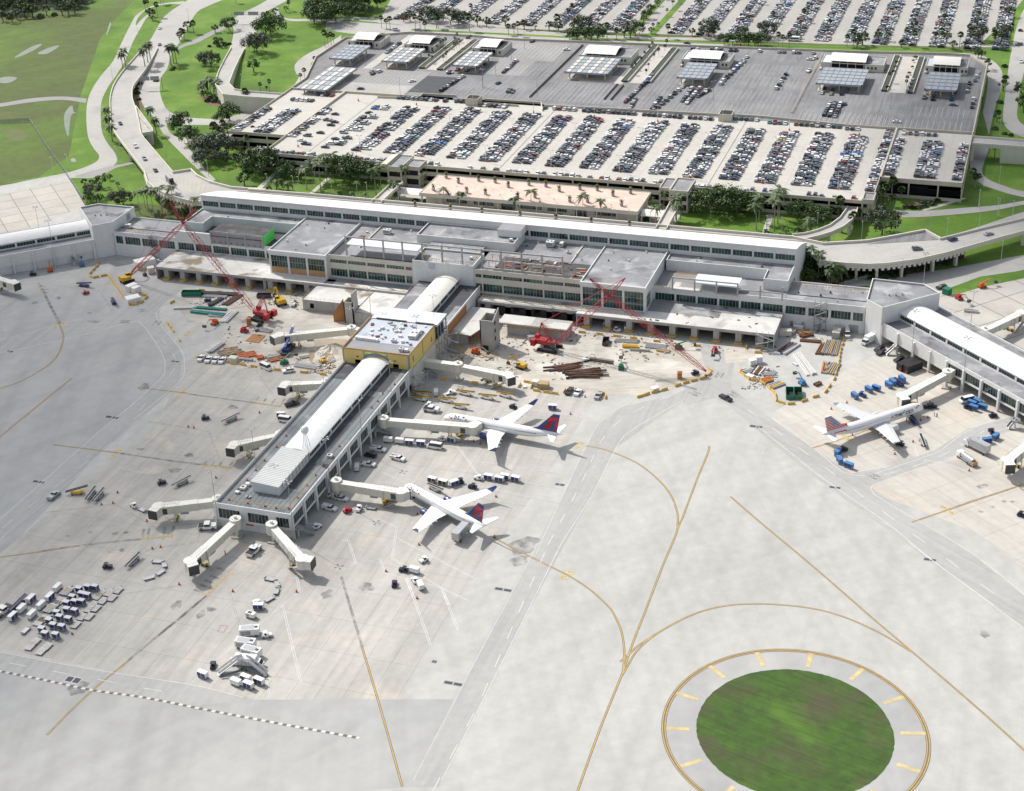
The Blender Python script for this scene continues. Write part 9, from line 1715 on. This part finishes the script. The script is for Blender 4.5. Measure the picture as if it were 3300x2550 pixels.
def pile(f,a,b,w_,n,mats,label,name='steel_stack',h=.5,layers=1,cat='stack',grp='stacked building materials'):
 p,q=P(f(*a)),P(f(*b));L=(q-p).length;c=mid(p,q);r_=empty(name,(c.x,c.y,0),ang(p,q),label,cat,grp);rr_=random.Random(int(a[0]))
 big=n>=9;n=int(n*1.6)if big else n
 for i in range(n):
  y=-w_/2+w_*(i+.5)/n;m=rr_.choice(mats);mb=MB();dx=rr_.uniform(-.35,.35)*(L*.3 if big else 1);hw=min(w_/n*.30,.5);sk=rr_.uniform(-1,1)*(w_*.22 if big else w_*.04);ll=L*(rr_.uniform(.45,.9)if big else 1)
  for l in range(layers):mb.bar((-ll/2+dx,y+sk,.2+l*h),(ll/2+dx,y-sk,.2+l*h+(rr_.uniform(0,.25)if big else 0)),hw*2,h*.85,m)
  mb.build('beam',r_)
SR,SG_,TB_,OR=['steel_rust','steel_rust','metal_dark'],['galv','silver','metal_white'],['timber','plywood'],['rust_panel','safety_orange']
for i,a_ in enumerate(((TD,(1290,690),(1520,700),3,4,SR+['metal_dark'],'dark pipes behind the green skip'),(TD,(1440,765),(1535,700),3.5,5,SR,'rusty beams lying askew near the crane boom'),(TD,(1300,705),(1450,715),2.5,3,['metal_grey'],'grey plates below the dark pipes'),(TD,(1340,770),(1420,725),2.4,3,['metal_dark'],'short dark beams'),(TD,(1115,785),(1240,782),2.2,3,SG_,'grey beams near the road bend'),(TD,(1255,780),(1450,795),2.2,3,['teal','green'],'long teal girders'),(TD,(1225,805),(1440,830),3.0,3,SG_+['teal'],'galvanised and teal frames'),(TD,(1340,830),(1445,835),2.5,4,SG_,'galvanised ladders of steel'),(TD,(1430,875),(1500,805),4,4,SG_,'galvanised truss frames standing in the yard'),(TD,(1340,1070),(1425,1010),2.6,3,SG_,'silver ladder truss behind the pickups'),
 (TD,(1385,1080),(1560,1050),7,9,TB_+['raw_concrete'],'timber mats behind the pickups'),(TD,(1520,1095),(1635,1075),5,5,OR,'orange formwork panels'),(TD,(1650,1105),(1690,1100),3,3,OR,'short orange formwork crate'),(TD,(1725,1125),(1785,1110),2.5,3,OR,'orange beams by the white van'),(TD,(1795,1105),(1825,1092),2,2,OR,'small orange panel pair'),(TD,(1705,1105),(1785,1090),1.6,3,SG_,'grey pipes above the orange beams'),(TD,(1895,1145),(2035,1165),4,6,SG_,'galvanised ducts by the lawn-side bridge'),(TD,(1920,1100),(1970,1090),3,4,SG_,'short grey offcuts'),(TD,(1500,1110),(1620,1120),1.5,2,SG_,'thin grey bars'),(TD,(1650,920),(1740,935),3,4,TB_+SG_,'rails beside the red telehandler'),
 (TE,(1290,1180),(1560,1150),4.5,9,SR,'long rusty beams on the site floor, upper group'),(TE,(1400,1215),(1700,1200),6,12,SR+['steel_rust'],'long rusty beams on the site floor, lower group'),(TE,(1590,1110),(1740,1130),3,4,SR+SG_,'mixed beams near the mini excavator'),(TE,(1750,990),(1900,1000),3,3,SG_,'pale beams along the dock barriers'),(TE,(1800,1030),(1900,1035),2.2,3,['cat_yellow'],'yellow boom sections'),(TE,(1950,1020),(2080,1035),5,5,SG_,'galvanised mats under the jib'),(TE,(2020,1050),(2100,1065),2.5,3,TB_,'timber near the jib'),(TE,(1840,1052),(1970,1060),.8,1,SG_,'single long pipe'),
 (TF,(625,1065),(710,1010),3.2,5,SR,'dark beams before the wing door'),(TF,(640,1080),(740,1015),2.6,4,SG_+['sky_blue'],'blue-grey beams beside the dark ones'),(TF,(745,960),(820,945),5,5,['steel_rust','rust_panel'],'rust-red beams under the scaffold'),(TF,(750,990),(885,1000),2.2,3,SR,'dark beams in the shade of the wing'),(TF,(870,1080),(910,1010),3.2,4,SR,'rusty beams standing end-on beside the pipes'),(TF,(915,1080),(950,995),4,6,['timber','galv'],'grey-brown pipe bundle, first'),(TF,(955,1085),(980,990),4,6,['timber','galv'],'grey-brown pipe bundle, second'),(TF,(710,1080),(800,1215),1.6,2,['metal_white'],'long white beams lying diagonally, outer pair'),(TF,(740,1075),(840,1210),2.2,3,['metal_white','timber'],'long white beams lying diagonally, inner group'),(TF,(905,1200),(920,1130),3,3,['rust_panel','galv'],'striped bundle of orange and grey beams'),(TF,(935,1205),(975,1135),5,6,['metal_white','galv','timber'],'white beam bundle at the barriers'),
 (TF,(690,960),(720,920),2,3,SG_,'galvanised poles at the wing wall'),(TF,(400,1200),(450,1180),3,4,SG_,'silver offcuts in the yard ring'),(TF,(460,1210),(500,1160),4,5,['steel_rust','metal_white'],'mixed scrap in the yard ring'),(TF,(515,1255),(570,1240),4,4,OR,'orange racks in the yard ring'),(TF,(560,1290),(640,1260),4,4,SG_+['safety_yellow'],'grey and yellow scrap in the yard ring'),(TF,(520,1210),(590,1205),3,4,SG_,'silver studs in the yard ring'),(TF,(845,1280),(885,1265),2,3,SR,'small dark heap in the yard'),(TF,(700,1135),(730,1150),1.5,1,['roof_pale'],'pale board lying alone'),(TE,(1160,1290),(1180,1290),2,1,['white'],'white sack'),(TF,(1800,800),(1890,810),2.5,2,SG_,'grey boxes on the far apron'))):pile(*a_[:6],'stack of '+a_[6]if i not in(45,46)else a_[6],h=.32,layers=2+(i%3==0))
def crate(f,a,b,L,W_,H_,m,label,name='storage_container',cat='container'):put(Proto(mkthing(name,cat,[('body',[(-L/2,L/2,-W_/2,W_/2,.1,H_,m)]),('lid',[(-L/2-.05,L/2+.05,-W_/2-.05,W_/2+.05,H_,H_+.12,m)])])),f,a,b,label)
for a_ in((TD,(845,665),(870,655),5,3,2.6,'white','white wrapped pallets inside the barrier zigzag, rear block'),(TD,(873,682),(890,675),3.5,2.6,2.8,'white','white crate with dark side inside the barrier zigzag'),(TD,(852,738),(885,730),6,4.5,2.2,'white','white wrapped pallets inside the tip of the barrier zigzag'),(TD,(930,515),(970,505),9,5,3.6,'white','big white wrapped stack below the crane boom'),(TD,(968,555),(980,575),3,3,2.8,'cream_wall','cream crate by the scaffold'),(TD,(1495,1125),(1520,1128),3.4,2.6,2.2,'bridge_cream','shrink-wrapped pallet behind the barriers by the pickups'),(TD,(1595,890),(1597,870),1.8,1.8,3.2,'rust_panel','rust-coloured tank above the formwork mat'),
 (TE,(1243,1275),(1260,1278),2.6,2.4,2.0,'bridge_cream','shrink-wrapped pallet inside the barrier pen, first'),(TE,(1295,1290),(1320,1292),4,3,2.2,'timber','shrink-wrapped pallet inside the barrier pen, second'),(TE,(2165,1230),(2168,1200),1.8,1.8,2.6,'rust_panel','brown portable toilet at the haul road'),(TE,(2005,1310),(2020,1305),3,2,1.4,'white','white sacks at the barrier curve'),(TE,(1225,985),(1250,980),4,2,2,'metal_grey','grey tool crate before the annex wall'),(TE,(2180,745+600-600),(2184,746),2,2,2,'royal','x'),
 (TF,(985,960),(1000,920),7,3,3,'raw_concrete','weathered grey container against the wing'),(TF,(445,1145),(470,1140),2.6,2.2,2.4,'white','white cabin in the yard ring, first'),(TF,(487,1130),(505,1128),2.4,2.2,2.8,'white','white cabin in the yard ring, second'),(TF,(430,1228),(450,1235),3,2,1.2,'white','white sheet bundle in the yard ring'),(TF,(655,955),(680,955),5,2.6,2.4,'cream_wall','cream tank beside the dock corner'),(TF,(740,912),(770,915),4,1.6,1.2,'white','white bin at the wing wall'),(TF,(1690,690),(1705,695),3,3,2.6,'green','dark green bin behind the corner block')):
 if a_[-1]!='x':crate(*a_)
mb=MB();a=[P(TD(*p))for p in((1570,993),(1655,1005),(1700,958),(1620,950))];mb.prism([tuple(p.xy)for p in a],.05,.25,'rust_panel');mb.wallbox(mid(a[0],a[1]),mid(a[2],a[3]),.2,.2,.34,'timber');tag(mb.build('formwork_mat'),'orange formwork mat lying flat before the construction jet bridge','formwork')
a,b=P(TD(2150,870)),P(TD(2180,862));mb=MB();mb.add([(a.x-1,a.y,0),(b.x+2,b.y,0),(b.x+2,b.y,10.5),(a.x-1,a.y,4),(a.x-1,a.y+.4,0),(b.x+2,b.y+.4,0),(b.x+2,b.y+.4,10.5),(a.x-1,a.y+.4,4)],[(0,1,2,3),(7,6,5,4),(0,3,7,4),(3,2,6,7),(1,5,6,2)],'rust_panel');tag(mb.build('formwork_board'),'tall pointed orange formwork panel leaning beside the concrete annex shaft','formwork')
def scaffold(f,a,H_,label,nx=2,z0=0,b=2.4,scm='galv'):
 p=P(f(*a),z0);S_=empty('scaffold_tower',p,0,label,'scaffold','scaffold towers');n=int(H_/2.2);mb=MB()
 for i in range(nx+1):
  for j in(0,1):mb.tube((i*b,j*1.8,0),(i*b,j*1.8,H_),.07,scm,4)
 for k in range(n+1):
  z=min(k*2.2+.3,H_)
  for j in(0,1):mb.tube((0,j*1.8,z),(nx*b,j*1.8,z),.05,scm,4)
  for i in range(nx+1):mb.tube((i*b,0,z),(i*b,1.8,z),.05,scm,4)
 mb.build('frame',S_);mb=MB()
 for k in range(n):mb.bar((0 if k%2 else nx*b,.5,k*2.2+.3),(nx*b if k%2 else 0,.5,k*2.2+2.5),.7,.1,scm);mb.box(0 if k%2==0 else nx*b-1,1 if k%2==0 else nx*b,.1,1.7,k*2.2+2.2,k*2.2+2.3,scm)
 mb.build('stair_flight',S_)
scaffold(TF,(835,930),14,'scaffold stair against the wing beside the corner block');scaffold(TF,(465,1050),8,'scaffold stair at the ramp-end corner of the dock',3);scaffold(TE,(455,1325),10,'scaffold tower in the shade below the yellow block');scaffold(TD,(965,470),14,'scaffold stair against the lawn-side wing');scaffold(TD,(1010,560),7,'scaffold at the lawn-side corner of the dock',4);scaffold(TE,(640,1060),9,'scaffold along the concourse wall beside the pit',3);scaffold(TE,(600,1120),9,'scaffold below the jets-side wall of the yellow block',2)
WPk=[(TD,1290,1108,'first'),(TD,1338,1117,'second'),(TD,1383,1120,'third'),(TD,1425,1123,'fourth')]
for f,x,y,l in WPk:put(WP,f,(x,y),(x-22,y+28),'white pickup, %s of the four parked side by side at the barriers'%l,'four white pickups')
put(VN,TD,(1703,1170),(1745,1190),'white passenger van before the steel yard');put(SV,TD,(1845,1190),(1815,1195),'white car with open tailgate beside the white van');put(KP,TE,(1460,1322),(1440,1350),'black pickup at the barriers near the upper jet wing');put(WP,TE,(1515,1328),(1495,1355),'white pickup next to the black one at the barriers');put(GPK,TE,(1645,1350),(1625,1380),'silver pickup parked alone at the barriers')
rs=random.Random(9);mb=MB()
for(f,x0_,x1_,y0_,y1_,n)in((TD,2040,2140,1040,1170,170),(TD,1960,2130,1130,1200,90),(TD,1890,2060,770,800,10),(TE,1000,1130,1160,1250,60),(TE,700,1000,1080,1120,60),(TE,1350,1700,1130,1240,70),(TE,1080,1450,1050,1140,40),(TD,1500,1900,1080,1180,70),(TF,380,620,1150,1300,80),(TF,660,1000,900,1000,60),(TE,640,720,960,1060,40),(TD,1280,1560,690,770,60),(TD,1440,1950,900,1010,60),(TD,1850,2060,690,720,30),(TE,1450,2150,930,1010,120),(TE,1750,2150,1020,1120,60),(TE,880,1250,970,1060,70),(TF,0,620,1000,1060,30),(TF,420,600,1170,1290,120),(TD,1200,1520,690,760,60),(TD,1680,1900,690,760,50)):
 for i in range(n):
  p=P(f(rs.uniform(x0_,x1_),rs.uniform(y0_,y1_)));s_=rs.uniform(.2,.75);mb.obox((p.x,p.y),s_*rs.uniform(.8,2.2),s_*rs.uniform(.6,1),0,s_*.6,rs.uniform(0,3),rs.choice(['raw_concrete','raw_concrete','timber','site_dirt','steel_rust','metal_white','galv']))
tag(mb.build('rubble'),'broken concrete, offcuts and rubble strewn over the building site','rubble',kind='stuff')
for f,x,y,r_,h_,l in((TD,2110,1060,7,2.6,'grey spoil heap against the yellow block'),(TD,2085,1100,6,1.8,'lower spoil heap beside the muddy pool'),(TE,1090,1190,4,1.2,'small spoil heap at the construction bridge')):
 c=P(f(x,y));mb=MB();n=20;mb.add([(c.x+math.cos(a)*r_*q*(1+.2*math.sin(3*a+q)),c.y+math.sin(a)*r_*q*(1+.15*math.cos(4*a)),h_*(1-q)**.8*(1+.25*math.sin(5*a+8*q)))for q in(1,.75,.5,.28,.05)for a in[2*math.pi*i/n for i in range(n)]],[(j*n+i,j*n+(i+1)%n,(j+1)*n+(i+1)%n,(j+1)*n+i)for j in range(4)for i in range(n)]+[tuple(range(4*n,5*n))],'site_dirt');tag(mb.build('spoil_heap'),l,'spoil heap')
cr=[(TE,x,y,6.1)for x,y in((385,715),(420,705),(470,675))]
mb=MB()
for q,z in(([N2(20,890),N2(300,925),N2(640,965),N2(900,1010),N2(1200,1030),N2(1600,1075),N2(2184,1150)],7.1),([c2(1080,150),c2(1080,151)],7.1),([N1(1210,455),N1(1205,540),N1(1500,590),N1(1850,610),N1(1950,480)],18.8),([N4(640,305),N4(900,330),N4(1200,355)],18.0),([c4(540,572),c4(700,600),c4(950,620),c4(1200,640),c4(1390,655)],12.8),([N3(200,595),N3(330,615),N3(460,640)],12.8),([c3(860,585),c3(1100,610),c3(1400,655)],12.6)):
 w_=[P(p,z)for p in q]
 for a,b in zip(w_,w_[1:]):
  n=max(2,int((b-a).length/1.2))
  for i in range(n):mb.bar(a.lerp(b,i/n),a.lerp(b,(i+.45)/n),.12,.35,'safety_yellow');(mb.tube(a.lerp(b,i/n)-up*1.0,a.lerp(b,i/n),.07,'safety_orange',4)if i%5==0 else None)
keep(mb.build('pennant_line',T))
mb=MB()
for i in range(60):p=P((rs.uniform(560,1090)if i<30 else rs.uniform(1560,2450),rs.uniform(905,935)if i<30 else rs.uniform(990,1060)),6.1);mb.obox((p.x,p.y),rs.uniform(.4,2.5),rs.uniform(.3,.7),6.13,6.13+rs.uniform(.1,.4),rs.uniform(0,3),rs.choice(['timber','metal_dark','metal_dark','steel_rust','white','galv']))if 565.5<p.y<585 and X0<p.x<X1 else None
keep(tag(mb.build('roof_debris',T),kind='stuff'))
# ================================================================ PASSING CLOUDS, high overhead and out of the picture
m=bpy.data.materials.new('cloud');m.use_nodes=True;nt=m.node_tree;nt.nodes.clear();L=nt.links.new
o_=nt.nodes.new('ShaderNodeOutputMaterial');mx=nt.nodes.new('ShaderNodeMixShader');tr_=nt.nodes.new('ShaderNodeBsdfTransparent');df=nt.nodes.new('ShaderNodeBsdfDiffuse');df.inputs[0].default_value=(.9,.9,.9,1)
tc_=nt.nodes.new('ShaderNodeTexCoord');ln_=_n(nt,'ShaderNodeVectorMath',operation='LENGTH');cmb=nt.nodes.new('ShaderNodeMapping');cmb.inputs['Scale'].default_value=(1,1,0)
nz_=nt.nodes.new('ShaderNodeTexNoise');nz_.inputs['Scale'].default_value=2.2;nz_.inputs['Detail'].default_value=3;L(tc_.outputs['Object'],nz_.inputs['Vector'])
L(tc_.outputs['Object'],cmb.inputs['Vector']);L(cmb.outputs[0],ln_.inputs[0]);ad=_n(nt,'ShaderNodeMath',operation='MULTIPLY_ADD');L(nz_.outputs['Fac'],ad.inputs[0]);ad.inputs[1].default_value=-.45;L(ln_.outputs['Value'],ad.inputs[2])
mr=nt.nodes.new('ShaderNodeMapRange');mr.interpolation_type='SMOOTHSTEP';mr.inputs['From Min'].default_value=.2;mr.inputs['From Max'].default_value=.75;mr.inputs['To Min'].default_value=.60;mr.inputs['To Max'].default_value=0;L(ad.outputs[0],mr.inputs['Value'])
L(mr.outputs[0],mx.inputs[0]);L(tr_.outputs[0],mx.inputs[1]);L(df.outputs[0],mx.inputs[2]);L(mx.outputs[0],o_.inputs[0]);M['cloud']=m
for gx,gy,rx,ry,h in((-405,385,225,260,900),(40,810,125,210,900)):
 mb=MB();mb.ball((0,0,0),1,1,1,'cloud',28,12);c=mb.build('cloud',smooth=True);c.location=Vector((gx,gy,0))+to_sun*(h/math.sin(SUN_EL));c.scale=(rx,ry,45);tag(c,kind='structure')
